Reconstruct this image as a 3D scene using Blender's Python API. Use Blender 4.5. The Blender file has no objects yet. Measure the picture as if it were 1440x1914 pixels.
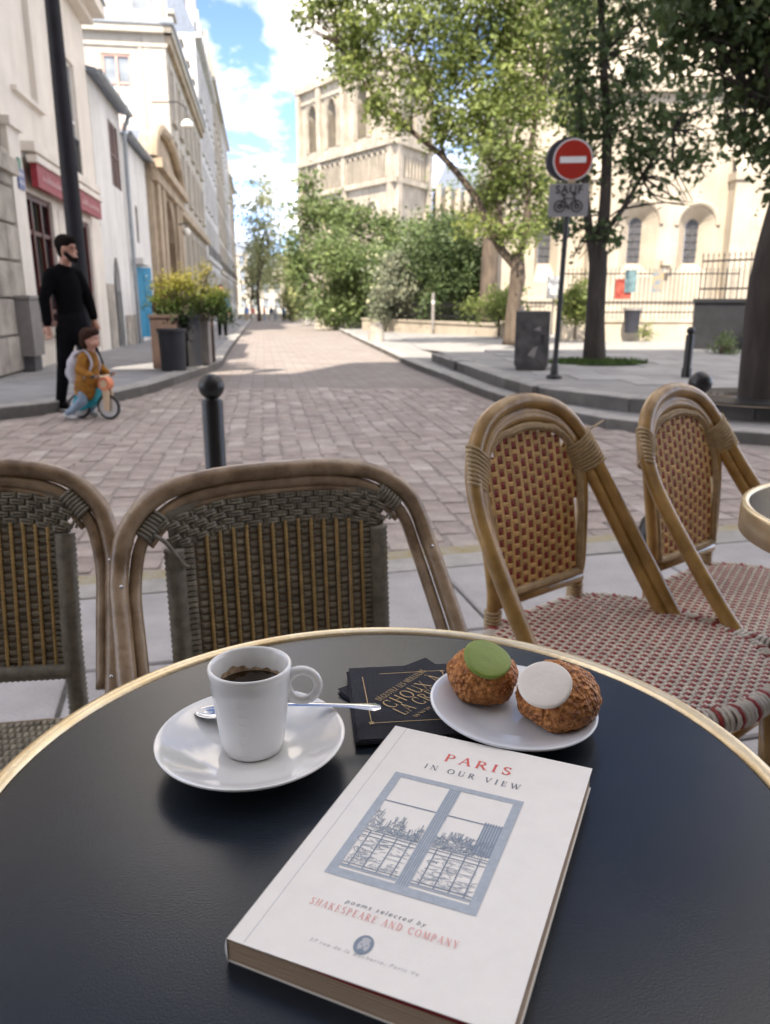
import bpy, math, random
import numpy as np
from mathutils import Vector, Matrix
R = math.radians
random.seed(7); rng = np.random.default_rng(7)
scene = bpy.context.scene
col = scene.collection

# ---------------------------------------------------------------- camera
F = 1442.0; HY = 565.0; CZ = 1.15           # focal length in photo pixels, horizon row, lens height
TH = math.atan((957 - HY) / F)
cam_d = bpy.data.cameras.new('camera'); cam = bpy.data.objects.new('camera', cam_d); col.objects.link(cam)
cam.location = (0, 0, CZ); cam.rotation_euler = (math.pi/2 - TH, 0, 0)
cam_d.sensor_fit = 'HORIZONTAL'; cam_d.sensor_width = 36; cam_d.lens = 36 * F / 1440
cam_d.clip_start = 0.02; cam_d.clip_end = 4000
cam_d.dof.use_dof = True; cam_d.dof.focus_distance = 0.56; cam_d.dof.aperture_fstop = cam_d.lens / 2.3
scene.camera = cam

# ---------------------------------------------------------------- sun and sky
SA = R(8.75)                                 # the street runs this much left of the lens axis
SUN_EL = R(50); SUN_AZ = R(196)              # azimuth clockwise from +Y
world = bpy.data.worlds.new('World'); scene.world = world; world.use_nodes = True
wt = world.node_tree; wt.nodes.clear()
def wn(t, **k):
    n = wt.nodes.new(t)
    for a, b in k.items(): setattr(n, a, b)
    return n
sky = wn('ShaderNodeTexSky', sky_type='NISHITA', sun_disc=False, sun_elevation=SUN_EL, sun_rotation=SUN_AZ,
         air_density=0.22, dust_density=0.0, ozone_density=1.0)
tc = wn('ShaderNodeTexCoord'); sep = wn('ShaderNodeSeparateXYZ'); wt.links.new(tc.outputs['Generated'], sep.inputs[0])
add = wn('ShaderNodeMath', operation='ADD'); add.inputs[1].default_value = 0.22; wt.links.new(sep.outputs['Z'], add.inputs[0])
mx = wn('ShaderNodeMath', operation='MAXIMUM'); mx.inputs[1].default_value = 0.05; wt.links.new(add.outputs[0], mx.inputs[0])
dx = wn('ShaderNodeMath', operation='DIVIDE'); dy = wn('ShaderNodeMath', operation='DIVIDE')
wt.links.new(sep.outputs['X'], dx.inputs[0]); wt.links.new(mx.outputs[0], dx.inputs[1])
wt.links.new(sep.outputs['Y'], dy.inputs[0]); wt.links.new(mx.outputs[0], dy.inputs[1])
cmb = wn('ShaderNodeCombineXYZ'); wt.links.new(dx.outputs[0], cmb.inputs[0]); wt.links.new(dy.outputs[0], cmb.inputs[1])
cmb.inputs[2].default_value = 6.1
noi = wn('ShaderNodeTexNoise'); noi.inputs['Scale'].default_value = 2.0; noi.inputs['Detail'].default_value = 7
noi.inputs['Roughness'].default_value = 0.58; noi.inputs['Distortion'].default_value = 0.25
wt.links.new(cmb.outputs[0], noi.inputs['Vector'])
rmp = wn('ShaderNodeValToRGB'); rmp.color_ramp.elements[0].position = 0.42; rmp.color_ramp.elements[1].position = 0.62
wt.links.new(noi.outputs['Fac'], rmp.inputs[0])
mixc = wn('ShaderNodeMix', data_type='RGBA'); mixc.inputs['B'].default_value = (4.35, 3.9, 3.4, 1)
wt.links.new(rmp.outputs[0], mixc.inputs['Factor']); wt.links.new(sky.outputs[0], mixc.inputs['A'])
bg = wn('ShaderNodeBackground'); bg.inputs['Strength'].default_value = 0.15
wout = wn('ShaderNodeOutputWorld')
wt.links.new(mixc.outputs['Result'], bg.inputs['Color']); wt.links.new(bg.outputs[0], wout.inputs[0])
sun_d = bpy.data.lights.new('sun', 'SUN'); sun_d.energy = 2.0; sun_d.angle = R(0.53); sun_d.color = (1.0, 0.89, 0.74)
sun = bpy.data.objects.new('sun', sun_d); col.objects.link(sun)
_sv = Vector((math.sin(SUN_AZ)*math.cos(SUN_EL), math.cos(SUN_AZ)*math.cos(SUN_EL), math.sin(SUN_EL)))
sun.rotation_euler = (-_sv).to_track_quat('-Z', 'Y').to_euler()
vs = scene.view_settings; vs.view_transform = 'Standard'; vs.look = 'None'; vs.gamma = 1; vs.use_curve_mapping = False
vs.exposure = 2.5
scene.render.engine = 'CYCLES'; scene.cycles.use_denoising = True
scene.cycles.max_bounces = 6; scene.cycles.diffuse_bounces = 3; scene.cycles.glossy_bounces = 3
scene.cycles.transmission_bounces = 3; scene.cycles.transparent_max_bounces = 6
scene.cycles.caustics_reflective = False; scene.cycles.caustics_refractive = False
scene.cycles.sample_clamp_indirect = 6

# ---------------------------------------------------------------- pixels of the photo -> rays
CT, ST = math.cos(TH), math.sin(TH)
def ray(px, py):
    x = (px - 720) / F; u = -(py - 957) / F
    return Vector((x, CT + u*ST, -ST + u*CT))
def at_z(px, py, z):
    r = ray(px, py); return Vector((0, 0, CZ)) + r * ((z - CZ) / r.z)
def at_y(px, py, y):
    r = ray(px, py); return Vector((0, 0, CZ)) + r * (y / r.y)
def slope(y):                                  # the street falls towards the river
    return -0.012 * max(0.0, min(y, 140) - 12)

# ---------------------------------------------------------------- mesh collector
def V(*a): return Vector(a)
class MB:
    def __init__(s): s.v = []; s.f = []; s.t = []; s.tone = 0.5
    def add(s, vs, fs, tone=None):
        b = len(s.v); s.v.extend([tuple(p) for p in vs]); s.f.extend([tuple(i + b for i in f) for f in fs])
        s.t.extend([s.tone if tone is None else tone] * len(fs)); return s
    def box(s, x0, x1, y0, y1, z0, z1, tone=None):
        vs = [(x, y, z) for z in (z0, z1) for y in (y0, y1) for x in (x0, x1)]
        return s.add(vs, [(0,2,3,1),(4,5,7,6),(0,1,5,4),(2,6,7,3),(0,4,6,2),(1,3,7,5)], tone)
    def pillow(s, quad, z0, z1, ins, drop, tone=None, side=None):
        # four corners (xy) -> block whose top edges are rounded off
        c = [sum(q[i] for q in quad)/4 for i in (0, 1)]
        def sh(q, d):
            l = math.hypot(q[0]-c[0], q[1]-c[1]); k = max(0, 1 - d/l); return (c[0]+(q[0]-c[0])*k, c[1]+(q[1]-c[1])*k)
        vs = [(q[0], q[1], z0) for q in quad] + [(q[0], q[1], z1-drop) for q in quad] + [(*sh(q, ins*1.4), z1) for q in quad]
        fs = []
        for k in (0, 4):
            for i in range(4): j = (i+1) % 4; fs.append((k+i, k+j, k+4+j, k+4+i))
        fs.append((8, 9, 10, 11)); n0 = len(s.t); s.add(vs, fs, tone)
        if side is not None: s.t[n0:n0+4] = [side]*4
        return s
    def prism(s, poly, z0, z1, tone=None):
        n = len(poly); vs = [(*p, z0) for p in poly] + [(*p, z1) for p in poly]
        fs = [(i, (i+1) % n, n+(i+1) % n, n+i) for i in range(n)] + [tuple(range(n, 2*n)), tuple(range(n-1, -1, -1))]
        return s.add(vs, fs, tone)
    def extr(s, pts, d, tone=None):
        # closed 3D outline swept by vector d
        n = len(pts); d = Vector(d); vs = [Vector(p) for p in pts] + [Vector(p) + d for p in pts]
        fs = [(i, (i+1) % n, n+(i+1) % n, n+i) for i in range(n)] + [tuple(range(n, 2*n)), tuple(range(n-1, -1, -1))]
        return s.add(vs, fs, tone)
    def tube(s, path, r, n=8, cap=True, tone=None, flat=1.0, closed=False):
        P = [Vector(p) for p in path]; m = len(P)
        rr = [r]*m if isinstance(r, (int, float)) else list(r)
        T = []
        for i in range(m):
            a = P[(i-1) % m] if (closed or i > 0) else P[0]; b = P[(i+1) % m] if (closed or i < m-1) else P[-1]
            t = (b - a); T.append(t.normalized() if t.length > 1e-9 else Vector((0, 0, 1)))
        ref = Vector((0, 0, 1)) if abs(T[0].z) < 0.9 else Vector((0, 1, 0))
        nn = (ref - T[0]*ref.dot(T[0])).normalized(); vs = []
        for i in range(m):
            nn = nn - T[i]*nn.dot(T[i])
            nn = nn.normalized() if nn.length > 1e-6 else Vector((1, 0, 0))
            bb = T[i].cross(nn)
            for k in range(n):
                a = 2*math.pi*k/n; vs.append(P[i] + (nn*math.cos(a)*flat + bb*math.sin(a))*rr[i])
        fs = []
        for i in range(m if closed else m-1):
            for k in range(n):
                j = (i+1) % m; fs.append((i*n+k, i*n+(k+1) % n, j*n+(k+1) % n, j*n+k))
        if cap and not closed: fs += [tuple(range(n-1, -1, -1)), tuple((m-1)*n+k for k in range(n))]
        return s.add(vs, fs, tone)
    def lathe(s, prof, n=32, c=(0, 0, 0), tone=None, close=False):
        vs = []; m = len(prof)
        for r, z in prof:
            for k in range(n):
                a = 2*math.pi*k/n; vs.append((c[0]+r*math.cos(a), c[1]+r*math.sin(a), c[2]+z))
        fs = []
        for i in range(m if close else m-1):
            for k in range(n):
                j = (i+1) % m; fs.append((i*n+k, i*n+(k+1) % n, j*n+(k+1) % n, j*n+k))
        return s.add(vs, fs, tone)
    def ball(s, c, r, n=12, m=8, tone=None, rot=None):
        c = Vector(c); r = Vector((r, r, r)) if isinstance(r, (int, float)) else Vector(r); vs = []
        for i in range(m+1):
            p = math.pi*i/m
            for k in range(n):
                a = 2*math.pi*k/n; q = Vector((r.x*math.sin(p)*math.cos(a), r.y*math.sin(p)*math.sin(a), r.z*math.cos(p)))
                vs.append(c + (rot @ q if rot else q))
        fs = [(i*n+k, (i+1)*n+k, (i+1)*n+(k+1) % n, i*n+(k+1) % n) for i in range(m) for k in range(n)]
        return s.add(vs, fs, tone)
    def xf(s, M, start=0):
        for i in range(start, len(s.v)): s.v[i] = tuple(M @ Vector(s.v[i]))
        return s
    def mesh(s, name, mat, smooth=False):
        me = bpy.data.meshes.new(name); me.from_pydata(s.v, [], s.f)
        if s.t and (min(s.t) != max(s.t) or s.t[0] != 0.5):
            at = me.attributes.new('tone', 'FLOAT', 'FACE'); at.data.foreach_set('value', s.t)
        if smooth: me.polygons.foreach_set('use_smooth', [True]*len(s.f))
        for m in (mat if isinstance(mat, (list, tuple)) else [mat]): me.materials.append(MATS[m] if isinstance(m, str) else m)
        me.update(); return me
    def islands(s):
        par = list(range(len(s.v)))
        def fd(i):
            while par[i] != i: par[i] = par[par[i]]; i = par[i]
            return i
        for f in s.f:
            for k in f[1:]: par[fd(k)] = fd(f[0])
        grp = {}
        for i, f in enumerate(s.f): grp.setdefault(fd(f[0]), []).append(i)
        out = []
        for fi in grp.values():
            m_ = MB(); mp = {}
            for i in fi:
                for k in s.f[i]:
                    if k not in mp: mp[k] = len(m_.v); m_.v.append(s.v[k])
                m_.f.append(tuple(mp[k] for k in s.f[i])); m_.t.append(s.t[i])
            out.append(m_)
        return out
    def pieces(s, name, mat, parent, smooth=False): return [m_.build(name, mat, parent, smooth) for m_ in s.islands()]
    def build(s, name, mat, parent=None, smooth=False, world_xy=False):
        if world_xy and parent is not None:
            L = parent.matrix_basis.inverted(); s.xf(L)
        me = s.mesh(name, mat, smooth); o = bpy.data.objects.new(name, me); col.objects.link(o)
        if parent is not None: o.parent = parent
        if smooth and smooth != 'all': split_sharp(o)
        return o
def split_sharp(o, ang=38):
    m = o.modifiers.new('edges', 'EDGE_SPLIT'); m.split_angle = R(ang)
def new(name, me, parent=None, loc=(0, 0, 0), rz=0):
    o = bpy.data.objects.new(name, me); col.objects.link(o); o.location = loc; o.rotation_euler = (0, 0, rz)
    if parent is not None: o.parent = parent
    return o
def tag(o, label=None, cat=None, group=None, kind=None):
    if label: o['label'] = label
    if cat: o['category'] = cat
    if group: o['group'] = group
    if kind: o['kind'] = kind
    return o
def thing(name, label, cat, loc=(0, 0, 0), rz=0, group=None):
    o = bpy.data.objects.new(name, None); col.objects.link(o); o.empty_display_size = 0.1
    o.location = loc; o.rotation_euler = (0, 0, rz)
    o.matrix_basis = Matrix.Translation(Vector(loc)) @ Matrix.Rotation(rz, 4, 'Z')
    return tag(o, label, cat, group)
def copy_tree(o, parent=None):
    c = o.copy(); col.objects.link(c); c.parent = parent
    for ch in list(o.children): copy_tree(ch, c)
    return c
def bez(pts, n=8):
    # smooth curve through the points
    P = [Vector(p) for p in pts]; out = []
    for i in range(len(P)-1):
        p0 = P[max(i-1, 0)]; p1 = P[i]; p2 = P[i+1]; p3 = P[min(i+2, len(P)-1)]
        for k in range(n):
            t = k/n
            out.append(0.5*((2*p1) + (p2-p0)*t + (2*p0-5*p1+4*p2-p3)*t*t + (3*p1-p0-3*p2+p3)*t**3))
    out.append(P[-1]); return out

# ---------------------------------------------------------------- materials
MATS = {}
def M(name, c, rough=0.6, var=0.12, scale=6.0, bump=0.0, bscale=40.0, metal=0.0, spec=0.5, c2=None, tone=None, coat=0.0,
      stretch=None, transl=0.0, sheen=0.0, streak=0.0, ramp=(0.35, 0.65), sss=0.0):
    m = bpy.data.materials.new(name); m.use_nodes = True; nt = m.node_tree; nt.nodes.clear()
    N = lambda t: nt.nodes.new(t); L = nt.links.new
    out = N('ShaderNodeOutputMaterial'); b = N('ShaderNodeBsdfPrincipled'); L(b.outputs[0], out.inputs[0])
    b.inputs['Roughness'].default_value = rough; b.inputs['Metallic'].default_value = metal
    b.inputs['Specular IOR Level'].default_value = spec; b.inputs['Coat Weight'].default_value = coat
    if sss:
        b.inputs['Subsurface Weight'].default_value = sss; b.inputs['Subsurface Radius'].default_value = (0.6, 0.35, 0.2)
        b.inputs['Subsurface Scale'].default_value = 0.004
    t = N('ShaderNodeTexCoord'); vec = t.outputs['Object']
    if stretch:
        mp = N('ShaderNodeMapping'); mp.inputs['Scale'].default_value = stretch; L(vec, mp.inputs[0]); vec = mp.outputs[0]
    n1 = N('ShaderNodeTexNoise'); n1.inputs['Scale'].default_value = scale; n1.inputs['Detail'].default_value = 6
    n1.inputs['Roughness'].default_value = 0.62; L(vec, n1.inputs['Vector'])
    rp = N('ShaderNodeValToRGB'); rp.color_ramp.elements[0].position = ramp[0]; rp.color_ramp.elements[1].position = ramp[1]
    L(n1.outputs['Fac'], rp.inputs[0])
    mixn = N('ShaderNodeMix'); mixn.data_type = 'RGBA'; L(rp.outputs[0], mixn.inputs['Factor'])
    lo = [x*(1-var) for x in c]; hi = list(c2) if c2 else [min(1, x*(1+var)) for x in c]
    mixn.inputs['A'].default_value = (*lo, 1); mixn.inputs['B'].default_value = (*hi, 1)
    colr = mixn.outputs['Result']
    if tone:                                     # per-piece tint: dark colour .. light colour
        at = N('ShaderNodeAttribute'); at.attribute_name = 'tone'
        m2 = N('ShaderNodeMix'); m2.data_type = 'RGBA'; m2.blend_type = 'MULTIPLY'; m2.inputs['Factor'].default_value = 1
        r2 = N('ShaderNodeValToRGB'); els = r2.color_ramp.elements
        els[0].color = (*tone[0], 1); els[1].color = (*tone[-1], 1)
        for k, tn in enumerate(tone[1:-1]): e = els.new((k+1)/(len(tone)-1)); e.color = (*tn, 1)
        L(at.outputs['Fac'], r2.inputs[0]); L(colr, m2.inputs['A']); L(r2.outputs[0], m2.inputs['B']); colr = m2.outputs['Result']
    if streak:
        mp2 = N('ShaderNodeMapping'); mp2.inputs['Scale'].default_value = (1.6, 1.6, 0.16); L(t.outputs['Object'], mp2.inputs[0])
        n3 = N('ShaderNodeTexNoise'); n3.inputs['Scale'].default_value = 1.4; n3.inputs['Detail'].default_value = 8; L(mp2.outputs[0], n3.inputs['Vector'])
        r3 = N('ShaderNodeValToRGB'); r3.color_ramp.elements[0].position = 0.36; r3.color_ramp.elements[1].position = 0.62
        r3.color_ramp.elements[0].color = (1-streak, 1-streak, 1-streak*1.05, 1)
        L(n3.outputs['Fac'], r3.inputs[0]); m3 = N('ShaderNodeMix'); m3.data_type = 'RGBA'; m3.blend_type = 'MULTIPLY'
        m3.inputs['Factor'].default_value = 1; L(colr, m3.inputs['A']); L(r3.outputs[0], m3.inputs['B']); colr = m3.outputs['Result']
    L(colr, b.inputs['Base Color'])
    if bump:
        n2 = N('ShaderNodeTexNoise'); n2.inputs['Scale'].default_value = bscale; n2.inputs['Detail'].default_value = 5; L(vec, n2.inputs['Vector'])
        bp = N('ShaderNodeBump'); bp.inputs['Strength'].default_value = bump; bp.inputs['Distance'].default_value = 0.02
        L(n2.outputs['Fac'], bp.inputs['Height']); L(bp.outputs[0], b.inputs['Normal'])
    if transl:
        tr = N('ShaderNodeBsdfTranslucent'); L(colr, tr.inputs['Color']); ms = N('ShaderNodeMixShader'); ms.inputs[0].default_value = transl
        L(b.outputs[0], ms.inputs[1]); L(tr.outputs[0], ms.inputs[2]); L(ms.outputs[0], out.inputs[0])
    MATS[name] = m; return m
def glass_mat(name, c, rough=0.08):
    return M(name, c, rough=rough, var=0.3, scale=1.3, spec=0.7)

M('asphalt', (0.26, 0.26, 0.27), 0.85, 0.16, 3, 0.25, 160)
M('sett', (0.36, 0.325, 0.305), 0.72, 0.22, 5, 0.5, 60, tone=[(0.84, 0.78, 0.76), (0.98, 0.92, 0.90), (1.06, 1.03, 1.01), (1.28, 1.27, 1.25)])
M('sett_joint', (0.305, 0.278, 0.258), 0.9, 0.2, 20, 0.4, 90)
M('slab', (0.36, 0.36, 0.37), 0.7, 0.13, 5, 0.3, 120, tone=[(0.8, 0.8, 0.8), (1.15, 1.13, 1.12)])
M('slab_joint', (0.15, 0.145, 0.14), 0.9, 0.2, 20, 0.3, 90)
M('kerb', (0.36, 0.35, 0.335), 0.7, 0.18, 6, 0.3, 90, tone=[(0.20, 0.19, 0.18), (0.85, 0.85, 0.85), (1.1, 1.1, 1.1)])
M('kerb_yellow', (0.42, 0.35, 0.17), 0.75, 0.25, 12, 0.3, 90, c2=(0.36, 0.33, 0.27))
M('plaza', (0.33, 0.325, 0.32), 0.8, 0.14, 2.2, 0.2, 80, tone=[(0.85, 0.85, 0.85), (1.1, 1.1, 1.1)])
M('earth', (0.17, 0.13, 0.09), 0.95, 0.3, 3, 0.4, 40)
M('grass', (0.06, 0.10, 0.025), 0.9, 0.3, 3, 0, 40, tone=[(0.7, 0.8, 0.7), (1.4, 1.3, 1.1)])
M('ground', (0.22, 0.21, 0.19), 0.9, 0.2, 0.05)
M('plaster_cream', (0.80, 0.74, 0.66), 0.85, 0.07, 1.2, 0.15, 60, streak=0.07)
M('plaster_white', (0.78, 0.77, 0.74), 0.88, 0.10, 0.9, 0.3, 30, c2=(0.82, 0.81, 0.79), streak=0.10)
M('plaster_grey', (0.64, 0.63, 0.62), 0.88, 0.10, 0.7, 0.2, 30, streak=0.14)
M('stone_warm', (0.44, 0.35, 0.25), 0.85, 0.22, 1.1, 0.4, 18, streak=0.16)
M('stone_pale', (0.53, 0.485, 0.415), 0.85, 0.10, 1.0, 0.2, 25, streak=0.08, tone=[(0.92, 0.92, 0.92), (1.06, 1.06, 1.06)])
M('stone_rough', (0.40, 0.36, 0.31), 0.9, 0.28, 2.2, 0.6, 14, streak=0.15)
M('church_stone', (0.49, 0.43, 0.35), 0.9, 0.13, 0.8, 0.3, 12, streak=0.10, tone=[(0.93, 0.93, 0.92), (1.05, 1.04, 1.02)])
M('cathedral_stone', (0.44, 0.385, 0.31), 0.9, 0.18, 0.3, 0.0, 2, streak=0.28)
M('slate', (0.17, 0.20, 0.25), 0.5, 0.15, 4, 0.1, 20)
M('zinc', (0.30, 0.33, 0.36), 0.4, 0.12, 3, 0, 20, metal=0.3)
M('red_sign', (0.27, 0.018, 0.03), 0.5, 0.15, 6)
M('sign_script', (0.72, 0.50, 0.50), 0.6, 0.05)
M('burgundy', (0.085, 0.018, 0.02), 0.35, 0.3, 5)
M('brown_wood', (0.13, 0.07, 0.05), 0.6, 0.25, 8, 0.2, 30, stretch=(1, 1, 0.2))
M('blue_door', (0.03, 0.24, 0.42), 0.5, 0.12, 5)
M('dark_void', (0.02, 0.018, 0.016), 0.9, 0.2)
M('leaded_glass', (0.07, 0.07, 0.075), 0.5, 0.3, 8); glass_mat('window_glass', (0.04, 0.045, 0.05)); glass_mat('glass_light', (0.25, 0.28, 0.31), 0.12)
M('frame_white', (0.72, 0.70, 0.67), 0.5, 0.05)
M('frame_pink', (0.55, 0.36, 0.30), 0.6, 0.1)
M('curtain', (0.75, 0.74, 0.70), 0.9, 0.08, 20, stretch=(8, 8, 0.4))
M('iron_black', (0.018, 0.018, 0.02), 0.45, 0.2, 20, 0.05, 60)
M('iron_paint', (0.006, 0.006, 0.007), 0.36, 0.25, 30, 0.06, 90)
M('post_dark', (0.012, 0.011, 0.015), 0.6, 0.25, 8, spec=0.3)
M('plastic_grey', (0.10, 0.10, 0.105), 0.55, 0.2, 8, 0.1, 30)
M('cabinet_grey', (0.055, 0.054, 0.055), 0.65, 0.35, 5, 0.15, 25, c2=(0.10, 0.095, 0.09))
M('enamel_red', (0.33, 0.016, 0.008), 0.35, 0.05)
M('enamel_white', (0.72, 0.72, 0.73), 0.35, 0.04)
M('panel_grey', (0.27, 0.27, 0.28), 0.45, 0.05)
M('print_black', (0.02, 0.02, 0.022), 0.5, 0.05)
M('sign_back', (0.03, 0.032, 0.045), 0.5, 0.1)
M('enamel_blue', (0.03, 0.06, 0.22), 0.35, 0.08); M('enamel_green', (0.05, 0.20, 0.12), 0.4, 0.08)
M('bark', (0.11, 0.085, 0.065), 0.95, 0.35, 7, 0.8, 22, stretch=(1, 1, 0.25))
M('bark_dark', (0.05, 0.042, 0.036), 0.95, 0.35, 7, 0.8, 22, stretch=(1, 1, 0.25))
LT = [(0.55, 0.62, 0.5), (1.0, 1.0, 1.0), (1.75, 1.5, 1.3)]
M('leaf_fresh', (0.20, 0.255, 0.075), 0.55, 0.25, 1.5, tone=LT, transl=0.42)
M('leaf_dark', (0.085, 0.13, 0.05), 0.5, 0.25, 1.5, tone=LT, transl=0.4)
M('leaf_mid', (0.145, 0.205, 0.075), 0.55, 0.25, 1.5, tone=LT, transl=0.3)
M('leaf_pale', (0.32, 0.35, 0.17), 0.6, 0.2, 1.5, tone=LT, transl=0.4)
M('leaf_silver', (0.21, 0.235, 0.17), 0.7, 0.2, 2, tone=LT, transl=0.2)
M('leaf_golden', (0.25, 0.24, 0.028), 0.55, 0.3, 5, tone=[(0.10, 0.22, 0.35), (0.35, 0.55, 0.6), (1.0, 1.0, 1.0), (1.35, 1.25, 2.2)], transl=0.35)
M('blossom', (0.62, 0.60, 0.40), 0.8, 0.1, transl=0.3)
M('skin', (0.46, 0.25, 0.18), 0.5, 0.08, 20, sss=0.1)
M('hair_dark', (0.012, 0.009, 0.008), 0.95, 0.3, 40, 0.8, 50, spec=0.1)
M('hair_brown', (0.04, 0.02, 0.013), 0.9, 0.3, 40, 0.8, 50, spec=0.15)
M('cloth_black', (0.004, 0.004, 0.005), 1.0, 0.2, 20, 0.6, 14, spec=0.1)
M('denim_black', (0.006, 0.006, 0.008), 1.0, 0.2, 20, 0.6, 14, spec=0.1)
M('denim_blue', (0.22, 0.29, 0.38), 0.9, 0.2, 12, 0.3, 30)
M('coat_mustard', (0.28, 0.12, 0.012), 0.85, 0.35, 14, 0.9, 22)
M('cloth_grey', (0.45, 0.44, 0.48), 0.9, 0.15, 10, 0.3, 25)
M('cloth_blue', (0.035, 0.10, 0.20), 0.9, 0.15); M('cloth_red', (0.20, 0.03, 0.045), 0.9, 0.15)
M('cloth_sky', (0.16, 0.27, 0.55), 0.9, 0.1); M('cloth_coral', (0.60, 0.22, 0.17), 0.9, 0.1); M('cloth_white', (0.7, 0.7, 0.68), 0.9, 0.1)
M('cloth_beige', (0.42, 0.33, 0.22), 0.9, 0.1); M('cloth_mint', (0.16, 0.45, 0.34), 0.9, 0.1)
M('shoe_white', (0.55, 0.55, 0.54), 0.6, 0.1); M('rubber', (0.025, 0.025, 0.025), 0.7, 0.2)
M('birch_ply', (0.62, 0.46, 0.30), 0.5, 0.1, 20, stretch=(1, 1, 0.2)); M('orange_paint', (0.70, 0.23, 0.10), 0.5, 0.05)
M('turquoise', (0.02, 0.32, 0.40), 0.45, 0.08); M('wheel_white', (0.55, 0.54, 0.53), 0.5, 0.05)
M('terracotta', (0.055, 0.032, 0.025), 0.8, 0.2, 6); M('planter_dark', (0.018, 0.019, 0.023), 0.6, 0.25, 5); M('planter_grey', (0.24, 0.225, 0.215), 0.7, 0.1, 6)
M('awning_cloth', (0.30, 0.20, 0.12), 0.9, 0.1, transl=0.3)
M('lamp_white', (0.85, 0.83, 0.76), 0.5, 0.03)
M('metal_panel', (0.50, 0.50, 0.51), 0.4, 0.08, metal=0.3)
M('poster_red', (0.50, 0.09, 0.06), 0.6, 0.2, 3); M('poster_teal', (0.12, 0.20, 0.22), 0.6, 0.35, 6)
M('poster_mix', (0.10, 0.26, 0.42), 0.6, 0.3, 5, c2=(0.45, 0.30, 0.12))
# ================================================================ the ground
U2 = V(-math.sin(SA), math.cos(SA), 0); N2 = V(math.cos(SA), math.sin(SA), 0); O2 = V(-5.35, 10, 0)
def street(n, s, z=0): return O2 + N2*n + U2*s + V(0, 0, z)
def interp(c, y):
    for (x0, y0), (x1, y1) in zip(c, c[1:]):
        if y0 <= y <= y1: return x0 + (x1-x0)*(y-y0)/(y1-y0)
    return c[0][0] if y < c[0][1] else c[-1][0]

b = MB(); ys = [-60, 12, 140, 900]
vs = [(x, y, slope(y)-0.09) for y in ys for x in (-500, 500)]
b.add(vs, [(2*i, 2*i+1, 2*i+3, 2*i+2) for i in range(3)]); tag(b.build('ground', 'ground'), kind='structure')

# far road surface: stones too small to pick apart
m = bpy.data.materials.new('road_far'); m.use_nodes = True; nt = m.node_tree; bs = nt.nodes['Principled BSDF']; bs.inputs['Roughness'].default_value = 0.75
t = nt.nodes.new('ShaderNodeTexCoord'); mp = nt.nodes.new('ShaderNodeMapping'); mp.inputs['Rotation'].default_value = (0, 0, -SA + math.pi/2)
br = nt.nodes.new('ShaderNodeTexBrick'); br.inputs['Scale'].default_value = 1; br.inputs['Brick Width'].default_value = 0.34; br.inputs['Row Height'].default_value = 0.19
br.inputs['Mortar Size'].default_value = 0.008; br.inputs['Color1'].default_value = (0.245, 0.21, 0.195, 1); br.inputs['Color2'].default_value = (0.295, 0.27, 0.255, 1)
br.inputs['Mortar'].default_value = (0.20, 0.175, 0.165, 1)
nz = nt.nodes.new('ShaderNodeTexNoise'); nz.inputs['Scale'].default_value = 0.8; nz.inputs['Detail'].default_value = 8
mm = nt.nodes.new('ShaderNodeMix'); mm.data_type = 'RGBA'; mm.blend_type = 'MULTIPLY'; mm.inputs['Factor'].default_value = 1
rr = nt.nodes.new('ShaderNodeValToRGB'); rr.color_ramp.elements[0].color = (0.72, 0.7, 0.7, 1); rr.color_ramp.elements[1].color = (1.15, 1.15, 1.15, 1)
nt.links.new(t.outputs['Object'], mp.inputs[0]); nt.links.new(mp.outputs[0], br.inputs['Vector']); nt.links.new(t.outputs['Object'], nz.inputs['Vector'])
nt.links.new(nz.outputs['Fac'], rr.inputs[0]); nt.links.new(br.outputs['Color'], mm.inputs['A']); nt.links.new(rr.outputs[0], mm.inputs['B']); nt.links.new(mm.outputs['Result'], bs.inputs['Base Color'])
MATS['road_far'] = m

road = tag(bpy.data.objects.new('road', None), kind='structure'); col.objects.link(road)
b = MB(); b.add([(-16, 2.0, -0.009), (14, 2.0, -0.009), (14, 10.6, -0.009), (-16, 10.6, -0.009)], [(0, 1, 2, 3)]); b.build('road_bed', 'sett_joint', road)
b = MB(); ys = [10.5, 12, 20, 40, 80, 118]
vs = [(x, y, slope(y)-0.004) for y in ys for x in (-30, 16)]
b.add(vs, [(2*i, 2*i+1, 2*i+3, 2*i+2) for i in range(len(ys)-1)]); b.build('road_surface', 'road_far', road)
KL = [(-9, 6.25), (-5.6, 6.85), (-4.5, 7.3), (-3.85, 7.75), (-3.5, 8.5), (-3.15, 9.6), (-3.04, 11.3), (-3.15, 15.2), (-4.2, 21.4), (-12.3, 71.8), (-19.6, 117)]
KR = [(6.5, 5.1), (4.8, 5.7), (3.2, 6.36), (2.65, 6.7), (2.1, 7.25), (1.62, 8.3), (1.25, 9.75), (0.85, 12.3), (0.4, 15.6), (-0.35, 23), (-5.6, 71.8), (-9.5, 96)]
UP = [(8.0, 6.6), (4.4, 6.95), (3.0, 7.35), (2.25, 7.9), (1.68, 8.9), (1.3, 11.3), (0.9, 15.2)]
def kl_x(y): return interp(sorted(KL, key=lambda p: p[1]), y)
def kr_x(y): return interp(sorted(KR, key=lambda p: p[1]), y)
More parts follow.
